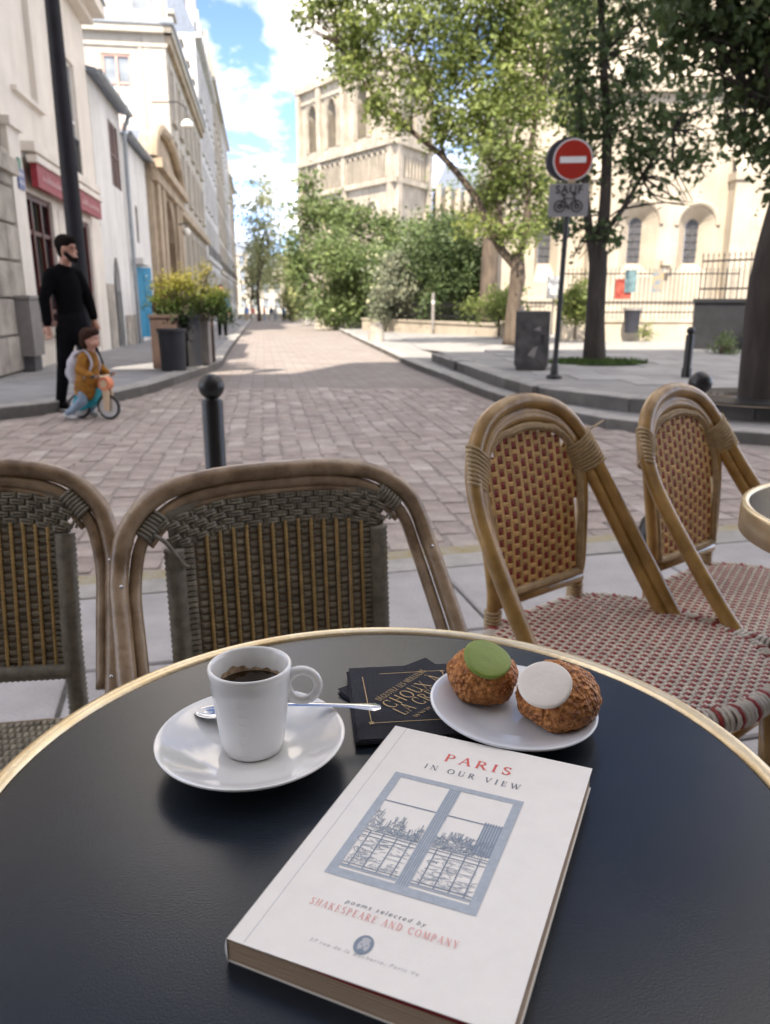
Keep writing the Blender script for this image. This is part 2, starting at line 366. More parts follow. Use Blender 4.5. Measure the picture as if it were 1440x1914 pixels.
# stones of the road, laid along the street
def near_kerb_y(x): return 3.27 + 0.255*x
setts = []
SW, SL = 0.152, 0.235
for i in range(-75, 75):
    off = random.random()*SL
    for j in range(-38, 52):
        n = i*SW; s = -9 + j*SL + off
        p = street(n+random.uniform(-.012, .012), s+random.uniform(-.012, .012))
        if p.y < near_kerb_y(p.x)+0.10 or p.y > 10.75 or p.x < -7 or p.x > 6.5: continue
        if p.y > 6.2 and (p.x < kl_x(p.y)+0.02 or (p.x > kr_x(p.y)-0.02 and p.y > 5.2)): continue
        if p.x > 3.0 and p.y > 5.9: continue
        d = p - V(0, 0, CZ); fw = d.y*CT - d.z*ST
        px = 720 + F*d.x/fw; py = 957 - F*(d.y*ST + d.z*CT)/fw
        setts.append((p, (0 if -40 < px < 1480 and py < 1130 else 1), p.length, px, py))
sett_me = []
for k in range(10):
    b = MB(); jx, jy = [random.uniform(-0.006, 0.006) for _ in range(2)]
    w, l = SW/2-0.006+jx*0.5, SL/2-0.006+jy*0.5
    b.tone = random.choice([0.1, 0.2, 0.3, 0.35, 0.45, 0.5, 0.6, 0.75, 0.95, 0.25]) if k else 0.3
    b.tone = [0.08, 0.18, 0.26, 0.34, 0.42, 0.5, 0.58, 0.7, 0.85, 1.0][k]
    b.pillow([(-w, -l), (w+jx, -l+jy), (w, l), (-w-jy, l)], -0.05, 0.0, 0.010, 0.0032); sett_me.append((b, b.mesh('sett', 'sett', True)))
setts.sort(key=lambda q: (q[1], q[2]))
wts = [5, 8, 9, 9, 8, 7, 5, 4, 3, 1.5]
rest = MB(); nrest = 0
for k, (p, vis, d, px, py) in enumerate(setts):
    ki = random.choices(range(10), wts)[0]; dz = random.uniform(-0.003, 0.0025); rz = SA + random.uniform(-0.03, 0.03)
    if k < 300:
        o = new('sett', sett_me[ki][1], road, (p.x, p.y, dz), rz)
        o.rotation_euler = (random.uniform(-0.02, 0.02), random.uniform(-0.02, 0.02), rz)
    else:
        Mx = Matrix.Translation((p.x, p.y, dz)) @ Matrix.Rotation(rz, 4, 'Z')
        rest.add([Mx @ Vector(q) for q in sett_me[ki][0].v], sett_me[ki][0].f, sett_me[ki][0].tone)
o = rest.build('setts', 'sett', road, True); o['kind'] = 'stuff'

# pavement where the café tables stand
pav = tag(bpy.data.objects.new('pavement', None), kind='structure'); col.objects.link(pav)
PZ = 0.09
b = MB(); b.prism([(-9, -3), (9, -3), (9, near_kerb_y(9)-0.3), (-9, near_kerb_y(-9)-0.3)], -0.06, PZ-0.014); b.build('pavement_bed', 'slab_joint', pav)
ka = math.atan(0.255)
def kpt(a, d): return (V(0, 3.27, 0) + V(math.cos(ka), math.sin(ka), 0)*a + V(math.sin(ka), -math.cos(ka), 0)*d)
def slab(name, a0, a1, d0, d1, z1, mat, g=0.006, drop=0.006, tone=None, z0=0.0):
    q = [kpt(a0+g, d1-g), kpt(a1-g, d1-g), kpt(a1-g, d0+g), kpt(a0+g, d0+g)]; j = 0.004
    bb = MB(); bb.tone = (0.5+0.5*random.random()) if tone is None else tone
    bb.pillow([(p.x+random.uniform(-j, j), p.y+random.uniform(-j, j)) for p in q], z0, z1+random.uniform(-0.002, 0.002), 0.007, drop)
    return bb.build(name, mat, pav)
a = -4.6
while a < 4.6:
    w = random.uniform(0.9, 1.25); slab('kerbstone', a, a+w, 0.135, 0.30, PZ, 'kerb', z0=-0.05)
    slab('painted_kerb_edge', a, a+w, 0.0, 0.135, PZ-0.012, 'kerb_yellow', drop=0.02, z0=-0.05); a += w
d = 0.30
for row, (dep, off) in enumerate([(0.62, 0.15), (0.80, -0.35), (0.7, 0.28), (0.8, 0.0), (0.8, 0.4)]):
    a = -3.9 + off
    while a < 3.9:
        w = random.uniform(0.75, 1.25)
        if row == 0 and abs(a) < 0.7: w = 0.95
        slab('paving_slab', a, a+w, d, d+dep, PZ, 'slab'); a += w
    d += dep

# pavement along the houses
sw = tag(bpy.data.objects.new('house_pavement', None), kind='structure'); col.objects.link(sw)
kl = bez([(x, y, 0) for x, y in KL], 6)
b = MB(); vs = []
for p in kl:
    q = p - O2; n = q.dot(N2); s = q.dot(U2); inner = street(-0.5, max(s, -8))
    z = slope(p.y)+0.115
    vs += [(p.x-0.2*N2.x, p.y-0.2*N2.y, z), (inner.x, inner.y if p.y > 9 else min(inner.y, 10.5), slope(inner.y)+0.115)]
b.add(vs, [(2*i, 2*i+2, 2*i+3, 2*i+1) for i in range(len(kl)-1)])
b.build('pavement_surface', 'asphalt', sw)
def kerb_run(parent, pts, wid, z0, z1, side, step=1.0, mat='kerb', g=0.004):
    L = [0]
    for a, c in zip(pts, pts[1:]): L.append(L[-1] + (c-a).length)
    def at(d):
        for i in range(len(L)-1):
            if L[i] <= d <= L[i+1]:
                k = (d-L[i])/max(L[i+1]-L[i], 1e-6); p = pts[i].lerp(pts[i+1], k); t = (pts[i+1]-pts[i]).normalized(); return p, t
        return pts[-1], (pts[-1]-pts[-2]).normalized()
    d = 0
    while d < L[-1]-0.05:
        st = step if at(d)[0].y < 30 else step*5
        p, t = at(d+g); q, t2 = at(min(d+st, L[-1])-g); nn = V(-t.y, t.x, 0)*side; n2 = V(-t2.y, t2.x, 0)*side
        qd = [p, q, q+n2*wid, p+nn*wid]
        if side < 0: qd = qd[::-1]
        b = MB(); b.tone = 0.5+0.5*random.random(); zz = slope((p.y+q.y)/2)
        b.pillow([(c.x, c.y) for c in qd], -0.1+zz, z1+zz, 0.012, 0.012, None, 0.02+0.12*random.random()); b.build('kerbstone', mat, parent); d += st  # side faces darker: grime and shade together put into the tone
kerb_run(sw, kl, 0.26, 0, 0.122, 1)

# the square beside the church: two shallow levels
plz = tag(bpy.data.objects.new('plaza', None), kind='structure'); col.objects.link(plz)
krp = bez([(x, y, 0) for x, y in KR], 6)
b = MB(); vs = []
for p in krp: vs += [(p.x+0.1, p.y+0.05, slope(p.y)+0.088), (40, p.y+10, slope(p.y)-0.05)]
b.add(vs, [(2*i, 2*i+1, 2*i+3, 2*i+2) for i in range(len(krp)-1)]); b.build('lower_level', 'plaza', plz)
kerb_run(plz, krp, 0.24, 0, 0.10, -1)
upp = bez([(x, y, 0) for x, y in UP], 6)
b = MB(); vs = []
for p in upp: vs += [(p.x+0.1, p.y+0.06, 0.222), (45, p.y+2, 0.222)]
vs += [(1.3, 16.6, 0.14), (45, 17.5, 0.2), (0.9, 20, slope(20)+0.1), (45, 22, 0.12), (0.6, 30, slope(30)+0.1), (60, 34, 0.1), (-1.5, 70, slope(70)+0.1), (60, 70, -0.3)]
b.add(vs, [(2*i, 2*i+1, 2*i+3, 2*i+2) for i in range(len(vs)//2-1)]); b.build('upper_level', 'plaza', plz)
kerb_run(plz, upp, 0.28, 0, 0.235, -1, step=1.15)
for i in range(13):
    for j in range(9):
        x0 = 2.0 + j*0.92 + (0.4 if i % 2 else 0); y0 = 7.75 + i*0.62
        if x0 < interp(sorted(UP, key=lambda p: p[1]), y0)+0.42 or x0+0.9 > 9.6: continue
        if i == 0 and x0 < 3.3: continue
        if (abs(x0+0.45-3.7) < 1.0 and abs(y0+0.3-7.75) < 0.75) or (2.5 < x0+0.45 < 4.2 and 11.3 < y0+0.3 < 13.2): continue
        b = MB(); b.tone = random.random()
        b.pillow([(x0, y0), (x0+0.908, y0), (x0+0.908, y0+0.608), (x0, y0+0.608)], 0.19, 0.234+random.uniform(-0.002, 0.002), 0.006, 0.005)
        b.build('paving_slab', 'plaza', plz)
for px, py, rz in ((862, 690, 0.15), (1010, 743, 0.2)):
    p = at_z(px, py, 0.1); b = MB()
    b.pillow([(-0.17, -0.17), (0.17, -0.17), (0.17, 0.2), (-0.17, 0.2)], 0, 0.16, 0.02, 0.02, 0.7, 0.12)  # sides darkened like the kerb faces, shade mixed in with grime
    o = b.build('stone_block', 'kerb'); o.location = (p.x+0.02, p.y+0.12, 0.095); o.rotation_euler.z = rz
    tag(o, 'low granite block on the step, %s' % ('in front of the grey street cabinet' if px < 900 else 'before the no-entry sign post'), 'stone block')

# lawn of the garden square and earth bed
b = MB(); b.add([(1.5, 40, -0.15), (30, 40, 0.0), (30, 95, -0.6), (-4, 95, -0.7)], [(0, 1, 2, 3)])
tag(b.build('lawn', 'grass'), 'green lawn of the garden square beyond the fence', 'lawn', kind='structure')

# ================================================================ walls with real openings
def cuts(a0, a1, hs, k): return sorted({a0, a1, *[h[k] for h in hs], *[h[k+1] for h in hs]})
def holed(mb, mapf, u0, u1, v0, v1, holes, depth):
    us = [u for u in cuts(u0, u1, holes, 0) if u0 <= u <= u1]; vs_ = [v for v in cuts(v0, v1, holes, 2) if v0 <= v <= v1]
    for a, c in zip(us, us[1:]):
        for e, f in zip(vs_, vs_[1:]):
            m_, n_ = (a+c)/2, (e+f)/2
            if any(h[0] < m_ < h[1] and h[2] < n_ < h[3] for h in holes): continue
            mb.add([mapf(a, e, 0), mapf(c, e, 0), mapf(c, f, 0), mapf(a, f, 0)], [(0, 1, 2, 3)])
    for a, c, e, f in [h[:4] for h in holes]:
        P = [mapf(*q) for q in ((a, e, 0), (c, e, 0), (c, f, 0), (a, f, 0), (a, e, depth), (c, e, depth), (c, f, depth), (a, f, depth))]
        mb.add(P, [(0, 4, 5, 1), (1, 5, 6, 2), (2, 6, 7, 3), (3, 7, 4, 0)])
def bar(mb, mapf, a, c, e, f, d0, d1):
    P = [mapf(u, v, d) for d in (d0, d1) for v in (e, f) for u in (a, c)]
    mb.add(P, [(0, 2, 3, 1), (4, 5, 7, 6), (0, 1, 5, 4), (2, 6, 7, 3), (0, 4, 6, 2), (1, 3, 7, 5)])
def window(parent, mapf, h, depth, frame='frame_white', glass='window_glass', mull=1, trans=(0.7,), fw=0.06, name='window', surround=None):
    a, c, e, f = h; b = MB(); d0, d1 = depth-0.07, depth-0.01
    bar(b, mapf, a, a+fw, e, f, d0, d1); bar(b, mapf, c-fw, c, e, f, d0, d1)
    bar(b, mapf, a+fw, c-fw, e, e+fw, d0, d1); bar(b, mapf, a+fw, c-fw, f-fw, f, d0, d1)
    for k in range(mull): u = a + (c-a)*(k+1)/(mull+1); bar(b, mapf, u-fw*0.5, u+fw*0.5, e+fw, f-fw, d0-0.01, d1-0.005)
    for tr in trans: v = e + (f-e)*tr; bar(b, mapf, a+fw, c-fw, v-fw*0.4, v+fw*0.4, d0+0.004, d1-0.008)
    w = b.build(name, frame, parent)
    b = MB(); b.add([mapf(a, e, depth), mapf(c, e, depth), mapf(c, f, depth), mapf(a, f, depth)], [(0, 1, 2, 3)]); b.build('pane', glass, w)
    if surround:
        b = MB(); bar(b, mapf, a-0.16, a, e-0.1, f+0.16, -0.09, 0.01); bar(b, mapf, c, c+0.16, e-0.1, f+0.16, -0.09, 0.01); bar(b, mapf, a, c, f, f+0.16, -0.09, 0.01); bar(b, mapf, a-0.2, c+0.2, e-0.22, e-0.1, -0.18, 0.0); b.build('surround', surround, w)
    return w
def arch_pts(xc, w, zs, h, n=10): return [(xc - w*math.cos(math.pi*k/n), zs + h*math.sin(math.pi*k/n)) for k in range(n+1)]
def arched(mb, mapf, xc, w, z0, zs, h, depth, w2=None, z02=None):
    # spandrels of an arched opening whose rectangle was left out of the wall, and its reveal; gives back the rear outline
    A = arch_pts(xc, w, zs, h); zt = zs + h
    for p, q in zip(A, A[1:]):
        if max(p[1], q[1]) < zt-1e-6 or p[1] != q[1]:
            mb.add([mapf(p[0], p[1], 0), mapf(q[0], q[1], 0), mapf(q[0], zt+0.0005, 0), mapf(p[0], zt+0.0005, 0)], [(0, 1, 2, 3)])
    k = (w2 or w)/w; zb = z0 if z02 is None else z02
    fr = [(xc-w, z0)] + A + [(xc+w, z0)]; bk = [(xc-w*k, zb)] + arch_pts(xc, w*k, zs, h*k) + [(xc+w*k, zb)]
    n = len(fr); P = [mapf(*p, 0) for p in fr] + [mapf(*p, depth) for p in bk]
    mb.add(P, [(i, (i+1) % n, n+(i+1) % n, n+i) for i in range(n)])
    return bk
def pane_poly(parent, mapf, outline, depth, mat='window_glass', name='pane'):
    b = MB(); b.add([mapf(*p, depth) for p in outline], [tuple(range(len(outline)))]); return b.build(name, mat, parent)

def house(name, label, s0, cat='building'):
    return thing(name, label, cat, street(0, s0), SA)
def shell(parent, L, H, D, holes, mat, depth=0.22, z0=-0.4, gable_holes=(), front_pre=None, name='wall'):
    # street front x=0 (y 0..L), end walls, back; openings as (y0, y1, z0, z1)
    b = MB(); fm = lambda u, v, d: (-d, u, v)
    holed(b, fm, 0, L, z0, H, list(holes), depth)
    gm = lambda u, v, d: (u, d, v)            # end wall towards the viewer, u = x
    holed(b, gm, -D, 0, z0, H, list(gable_holes), depth)
    b.add([(0, L, z0), (-D, L, z0), (-D, L, H), (0, L, H)], [(0, 1, 2, 3)])
    b.add([(-D, 0, z0), (-D, L, z0), (-D, L, H), (-D, 0, H)], [(3, 2, 1, 0)])
    b.add([(0, 0, H), (0, L, H), (-D, L, H), (-D, 0, H)], [(0, 1, 2, 3)])
    if front_pre: front_pre(b, fm)
    return b.build(name, mat, parent), fm, gm

# ---------------- the cream corner house with the red shop sign
h = house('corner_house', 'cream plastered house with a red shop sign and burgundy windows', 2.75)
W1 = [(0.75, 2.55, 0.72, 2.92), (4.35, 5.75, 0.15, 2.85)]
UW = [(4.55, 5.65, 3.72, 6.0)]; BL = [(0.9, 2.35, 4.45, 6.45)]
wall, fm, gm = shell(h, 7.0, 7.35, 9, W1+UW+BL, 'plaster_cream', 0.16)
for k, q in enumerate(W1): window(h, fm, q, 0.13, 'burgundy', 'window_glass', 2 if k == 0 else 1, (0.12, 0.72) if k == 0 else (0.35,), 0.09, 'shop_window')
window(h, fm, UW[0], 0.14, 'frame_white', 'window_glass', 1, (0.5,), 0.07)
b = MB(); q = BL[0]; b.add([fm(q[0], q[2], 0.1), fm(q[1], q[2], 0.1), fm(q[1], q[3], 0.1), fm(q[0], q[3], 0.1)], [(0, 1, 2, 3)]); b.build('blind_window', 'plaster_cream', h)
b = MB(); bar(b, fm, 0.7, 2.5, 4.38, 4.45, -0.09, 0.05); b.build('sill', 'plaster_cream', h)
b = MB(); bar(b, fm, 0.65, 2.65, 0.58, 0.72, -0.12, 0.05); b.build('window_ledge', 'stone_pale', h)
b = MB(); bar(b, fm, 4.35, 5.85, 3.62, 3.72, -0.1, 0.05); b.build('sill', 'plaster_cream', h)
b = MB()
for k in range(8): bar(b, fm, 4.6+k*0.143, 4.62+k*0.143, 3.72, 4.5, 0.03, 0.05)
bar(b, fm, 4.55, 5.65, 4.5, 4.54, 0.02, 0.06); b.build('window_railing', 'iron_black', h)
b = MB(); bar(b, fm, -0.1, 7.05, 7.2, 7.35, -0.25, 0.0); bar(b, fm, -0.15, 7.1, 7.35, 7.62, -0.5, 0.0); b.pieces('cornice', 'plaster_cream', h)
b = MB(); b.add([(0.55, -0.2, 7.62), (0.55, 7.15, 7.62), (-4.5, 7.15, 10.6), (-4.5, -0.2, 10.6), (-9.3, 7.15, 7.62), (-9.3, -0.2, 7.62)], [(0, 1, 2, 3), (3, 2, 4, 5), (0, 3, 5), (1, 4, 2)]); b.build('roof', 'zinc', h)
b = MB(); bar(b, fm, 0.8, 6.2, 3.52, 3.66, -0.24, 0.0); bar(b, fm, 0.8, 6.2, 3.35, 3.46, -0.26, -0.1); b.build('sign_canopy', 'plaster_cream', h)
b = MB(); bar(b, fm, 0.88, 6.12, 2.98, 3.35, -0.22, -0.12); sg = b.build('sign_board', 'red_sign', h)
b = MB()
for y0, y1 in ((1.2, 2.3), (4.2, 5.8)):       # loose handwriting, too far to read
    y = y0
    while y < y1:
        hgt = random.uniform(0.05, 0.13)
        b.tube([(0.225, y, 3.11), (0.227, y+0.03, 3.11+hgt), (0.225, y+0.07, 3.12), (0.225, y+0.11, 3.11+hgt*0.6), (0.225, y+0.15, 3.10)], 0.011, 5); y += random.uniform(0.16, 0.26)
b.build('lettering', 'sign_script', sg)
b = MB(); bar(b, fm, -0.12, 0.5, -0.3, 3.72, -0.10, 0.0); bar(b, fm, -0.15, 0.55, 3.72, 3.84, -0.16, 0.0); b.pieces('pilaster', 'plaster_cream', h)
b = MB(); bar(b, fm, 2.9, 3.2, -0.3, 2.85, -0.02, 0.0); bar(b, fm, 5.85, 7.0, -0.3, 2.9, -0.02, 0.0); bar(b, fm, 0.5, 4.3, -0.3, 0.4, -0.05, 0.0); b.pieces('plinth', 'plaster_cream', h)
# street name plate on its pilaster
b = MB(); b.box(0.105, 0.125, 0.12, 0.44, 2.86, 3.16); pl = b.build('street_plate', 'enamel_blue')
pl.parent = h
b = MB(); b.box(0.105, 0.122, 0.2, 0.36, 3.16, 3.32); b.build('plate_number', 'enamel_green', h)
b = MB()
for zz in (3.08, 2.96):
    for k in range(4): y = 0.17+k*0.062; b.box(0.125, 0.128, y, y+0.03, zz-0.03, zz+0.03)
b.build('lettering', 'enamel_white', pl)
# older stone house at the edge
h = house('stone_house', 'old rusticated stone house front next to the cream corner house', 0.2)
b = MB()
z = -0.4; k = 0
wall, fm, gm = shell(h, 2.42, 9.5, 8, [], 'stone_rough', 0.2)
while z < 3.0:
    for y0, y1 in (((0.02, 1.2), (1.22, 2.4)) if k % 2 else ((0.02, 0.6), (0.62, 1.8), (1.82, 2.4))):
        b = MB(); b.pillow([(y0, z), (y1, z), (y1, z+0.52), (y0, z+0.52)], 0, 0.12, 0.03, 0.03)
        b.v = [(p[2]-0.02, p[0], p[1]) for p in b.v]; b.f = [f[::-1] for f in b.f]; b.build('stone', 'stone_rough', wall)
    z += 0.54; k += 1
b = MB(); b.box(0.0, 0.2, -0.05, 2.45, 3.0, 3.22); b.build('ledge', 'stone_rough', h)
p = street(0.16, 2.3)
b = MB(); b.box(-0.14, 0.14, -0.28, 0.28, 0.35, 1.2); b.box(-0.16, 0.16, -0.3, 0.3, 1.2, 1.25); o = thing('meter_box', 'grey metal meter box standing against the stone house front', 'meter box', p, SA); b.build('box', 'planter_grey', o)
b = MB(); b.box(-0.1, 0.1, -0.2, 0.2, 0.1, 0.35); b.build('foot', 'plastic_grey', o)

# ---------------- white lime-washed house with brown shutter
h = house('white_house', 'low white lime-washed house with a brown shutter and pointed doorway', 9.82)
HO = [(2.2, 3.6, 4.15, 5.75), (1.15, 2.15, -0.3, 2.3)]
def pre(b, fm_): h['_bk'] = 0; pre.bk = arched(b, fm_, 1.65, 0.5, -0.3, 1.45, 0.85, 0.14)
wall, fm, gm = shell(h, 4.2, 6.25, 8, HO, 'plaster_white', 0.12, front_pre=pre)
pane_poly(h, fm, pre.bk, 0.13, 'dark_void', 'doorway')
b = MB()
for k in range(18): z = 4.2+k*0.085; bar(b, fm, 2.25, 2.88, z, z+0.06, 0.02, 0.06); bar(b, fm, 2.92, 3.55, z, z+0.06, 0.02, 0.06)
sh = b.build('shutter_slats', 'brown_wood', h)
b = MB()
for y in (2.2, 2.86, 3.53): bar(b, fm, y, y+0.07, 4.15, 5.75, 0.0, 0.07)
bar(b, fm, 2.2, 3.6, 4.9, 4.98, 0.0, 0.07); b.build('shutter', 'brown_wood', h)
b = MB(); b.add([(0.24, -0.1, 6.22), (0.24, 4.22, 6.22), (-4.2, 4.22, 7.2), (-4.2, -0.1, 7.2), (0.24, -0.1, 6.32), (0.24, 4.22, 6.32), (-4.2, 4.22, 7.3), (-4.2, -0.1, 7.3)], [(0, 3, 2, 1), (4, 5, 6, 7), (0, 1, 5, 4), (0, 4, 7, 3), (1, 2, 6, 5)]); b.build('roof', 'slate', h)
b = MB(); b.tube([(0.31, -0.1, 6.24), (0.31, 4.22, 6.24)], 0.075, 8); b.pieces('gutter', 'zinc', h)
b = MB(); b.tube([(0.31, 3.9, 6.2), (0.14, 3.95, 5.8), (0.12, 3.95, 4.5), (0.12, 3.95, -0.2)], 0.06, 8); b.build('drainpipe', 'zinc', h)
b = MB(); bar(b, fm, 0.0, 0.95, -0.3, 1.6, -0.03, 0.0); bar(b, fm, 2.35, 4.1, -0.3, 0.8, -0.025, 0.0); b.pieces('worn_plinth', 'stone_rough', h)

# ---------------- small house with the blue door
h = house('small_house', 'small white house with a bright blue door and narrow window', 14.05)
HO = [(0.15, 1.2, -0.3, 2.2), (1.6, 2.1, 2.95, 4.05)]
wall, fm, gm = shell(h, 4.58, 5.75, 7, HO, 'plaster_white', 0.12)
window(h, fm, HO[1], 0.11, 'brown_wood', 'dark_void', 0, (), 0.05)
pane_poly(h, fm, [(0.15, -0.3), (1.2, -0.3), (1.2, 2.2), (0.15, 2.2)], 0.11, 'dark_void', 'doorway')
dm_ = Matrix.Translation((0.02, 0.17, 0)) @ Matrix.Rotation(R(-24), 4, 'Z')      # the leaf stands a little open
fm2 = lambda u, v, d: dm_ @ V(-d, u, v)
b = MB(); bar(b, fm2, 0.0, 0.95, 0.12, 2.18, 0.0, 0.05); d = b.build('door', 'blue_door', h)
b = MB()
for z0, z1 in ((0.15, 0.9), (1.05, 2.0)):
    for y0, y1 in ((0.08, 0.42), (0.52, 0.87)): bar(b, fm2, y0, y1, z0, z1, -0.012, 0.01)
b.build('door_panel', 'blue_door', d)
b = MB(); bar(b, fm, 0.0, 1.6, 2.24, 2.42, -0.35, 0.0); b.build('door_canopy', 'plaster_white', h)
b = MB(); b.add([(0.2, -0.05, 5.75), (0.2, 4.65, 5.75), (-3.5, 4.65, 6.6), (-3.5, -0.05, 6.6)], [(0, 1, 2, 3)]); b.build('roof', 'slate', h)
b = MB(); b.tube([(0.27, -0.05, 5.77), (0.27, 4.65, 5.77)], 0.07, 8); b.pieces('gutter', 'zinc', h)

# ---------------- the old stone portal with a curved pediment
h = house('stone_portal', 'old brown stone gateway with curved pediment and tall wooden door', 18.65, 'gateway')
PL = 9.6; HO = [(3.1, 6.5, -0.4, 5.1)]
def pre2(b, fm_): pre2.bk = arched(b, fm_, 4.8, 1.7, -0.4, 3.6, 1.5, 0.5)
b = MB(); fm = lambda u, v, d: (0.2-d, u, v)
holed(b, fm, 0, PL, -0.4, 5.9, HO, 0.5); pre2(b, fm)
b.add([(0.2, 0, -0.4), (-1.5, 0, -0.4), (-1.5, 0, 5.9), (0.2, 0, 5.9)], [(3, 2, 1, 0)]); b.add([(0.2, 0, 5.9), (0.2, PL, 5.9), (-1.5, PL, 5.9), (-1.5, 0, 5.9)], [(0, 1, 2, 3)])
b.build('wall', 'stone_warm', h)
dr = pane_poly(h, fm, pre2.bk, 0.45, 'brown_wood', 'door')
b = MB()
for k in range(2):
    y0 = 3.25+k*1.6
    for z0, z1 in ((0.2, 1.4), (1.6, 3.3)): bar(b, fm, y0, y0+1.4, z0, z1, 0.38, 0.44)
b.build('door_panel', 'brown_wood', dr)
b = MB()
for y0 in (0.5, 1.9, 6.9, 8.3): bar(b, fm, y0, y0+0.8, -0.4, 5.2, -0.14, 0.0)
b.pieces('pilaster', 'stone_warm', h)
b = MB(); bar(b, fm, -0.05, PL+0.1, 5.2, 5.6, -0.2, 0.0); bar(b, fm, -0.1, PL+0.2, 5.6, 5.9, -0.4, 0.0); b.pieces('cornice', 'stone_warm', h)
A = [(PL/2 - (PL/2)*math.cos(math.pi*k/16), 5.9 + 1.55*math.sin(math.pi*k/16)) for k in range(17)]
b = MB(); b.extr([(0.15, y, z) for y, z in A], (-0.35, 0, 0)); b.build('tympanum', 'stone_warm', h)
b = MB(); b.tube([(0.3, y, z+0.02) for y, z in A], 0.2, 8); b.build('pediment_moulding', 'stone_warm', h, True)
b = MB(); Ao = [(y, z-0.02) for y, z in A]
for (y, z), (y2, z2) in zip(Ao, Ao[1:]): b.add([(0.1, y, z), (0.1, y2, z2), (-6, y2, z2), (-6, y, z)], [(3, 2, 1, 0)])
b.build('roof', 'slate', h, True)
b = MB(); b.ball((0.75, 5.9, 4.0), 0.17); b.build('globe_lamp', 'lamp_white', h, True)
b = MB(); b.tube([(0.45, 5.9, 4.3), (0.75, 5.9, 4.35), (0.75, 5.9, 4.15)], 0.03, 6); b.build('lamp_bracket', 'iron_black', h)

# ---------------- tall house whose end wall stands in the sun
h = house('tall_house', 'tall pale stone house with a sunlit end wall and slate mansard', 28.4)
rows = []; L = 20.5
for k in range(6):
    y = 0.9+k*3.3
    rows += [(y, y+1.2, 9.3, 11.4), (y, y+1.2, 6.4, 8.4), (y+0.1, y+1.3, 2.6, 4.6)]
low = [(1.0+k*2.6, 2.3+k*2.6, -0.3, 1.9) for k in range(7)]
GW = [(-2.75, -1.5, 8.6, 11.65)]
wall, fm, gm = shell(h, L, 12.6, 12, rows, 'stone_pale', 0.14, z0=-0.6, gable_holes=GW)
for q in rows: window(h, fm, q, 0.12, 'frame_white', 'window_glass', 1, (0.65,), 0.09, surround='stone_pale')
w = window(h, gm, GW[0], 0.12, 'frame_pink', 'glass_light', 1, (0.62,), 0.1)
b = MB()
for k in range(4): u = -2.7+k*0.31; b.add([gm(u, 8.7, 0.105), gm(u+0.24, 8.7, 0.11), gm(u+0.24, 10.4, 0.11), gm(u, 10.4, 0.105)], [(0, 1, 2, 3)])
b.build('curtain', 'curtain', w)
for k in range(15):                            # quoins and courses of the end wall
    z = 5.6+k*0.46
    b = MB(); b.tone = random.random(); bar(b, gm, -0.95, 0.0, z, z+0.44, -0.025, 0.02); b.build('quoin', 'stone_pale', wall)
b = MB(); bar(b, gm, -1.15, -1.0, 4, 12.4, -0.05, 0.02); b.build('pilaster_strip', 'stone_pale', h)
b = MB(); bar(b, gm, -4.2, 0.1, 11.95, 12.1, -0.08, 0.0); bar(b, gm, -4.2, 0.35, 12.45, 12.75, -0.35, 0.0); bar(b, fm, -0.35, L, 12.45, 12.8, -0.35, 0.0); b.pieces('cornice', 'stone_pale', h)
b = MB(); bar(b, fm, 0, L, 12.1, 12.45, -0.22, 0.0); bar(b, fm, 0, L, 5.1, 5.45, -0.3, 0.0); b.pieces('string_course', 'stone_warm', h)
b = MB(); bar(b, gm, -4.3, 0.45, 12.75, 12.95, -0.42, 0.1); bar(b, fm, -0.45, L, 12.8, 12.98, -0.45, 0.1); b.pieces('gutter', 'zinc', h)
b = MB()
b.add([(0, -0.05, 12.9), (0, L, 12.9), (-1.3, L, 16.2), (-1.3, 0.9, 16.2), (-12, -0.05, 12.9), (-12, 0.9, 16.2), (-12, L, 16.2)], [(0, 1, 2, 3), (4, 0, 3, 5), (5, 3, 2, 6)]); b.build('mansard', 'slate', h)
for k in range(5):
    y = 2.2+k*4; b = MB(); b.box(-1.2, -0.15, y, y+1.4, 12.95, 15.2); b.prism([(-1.3, y-0.1), (-0.05, y-0.1), (-0.05, y+1.5), (-1.3, y+1.5)], 15.2, 15.4); dm = b.build('dormer', 'stone_pale', h)
    b = MB(); b.box(-0.15, -0.13, y+0.25, y+1.15, 13.2, 14.9); b.build('pane', 'window_glass', dm)
for k in range(2):
    x = -3.2+k*1.7; b = MB(); b.box(x, x+1.0, 0.12, 0.9, 12.98, 14.8); dm = b.build('dormer', 'stone_pale', h)
    b = MB(); b.box(x+0.2, x+0.8, 0.10, 0.12, 13.2, 14.4); b.build('pane', 'glass_light', dm)

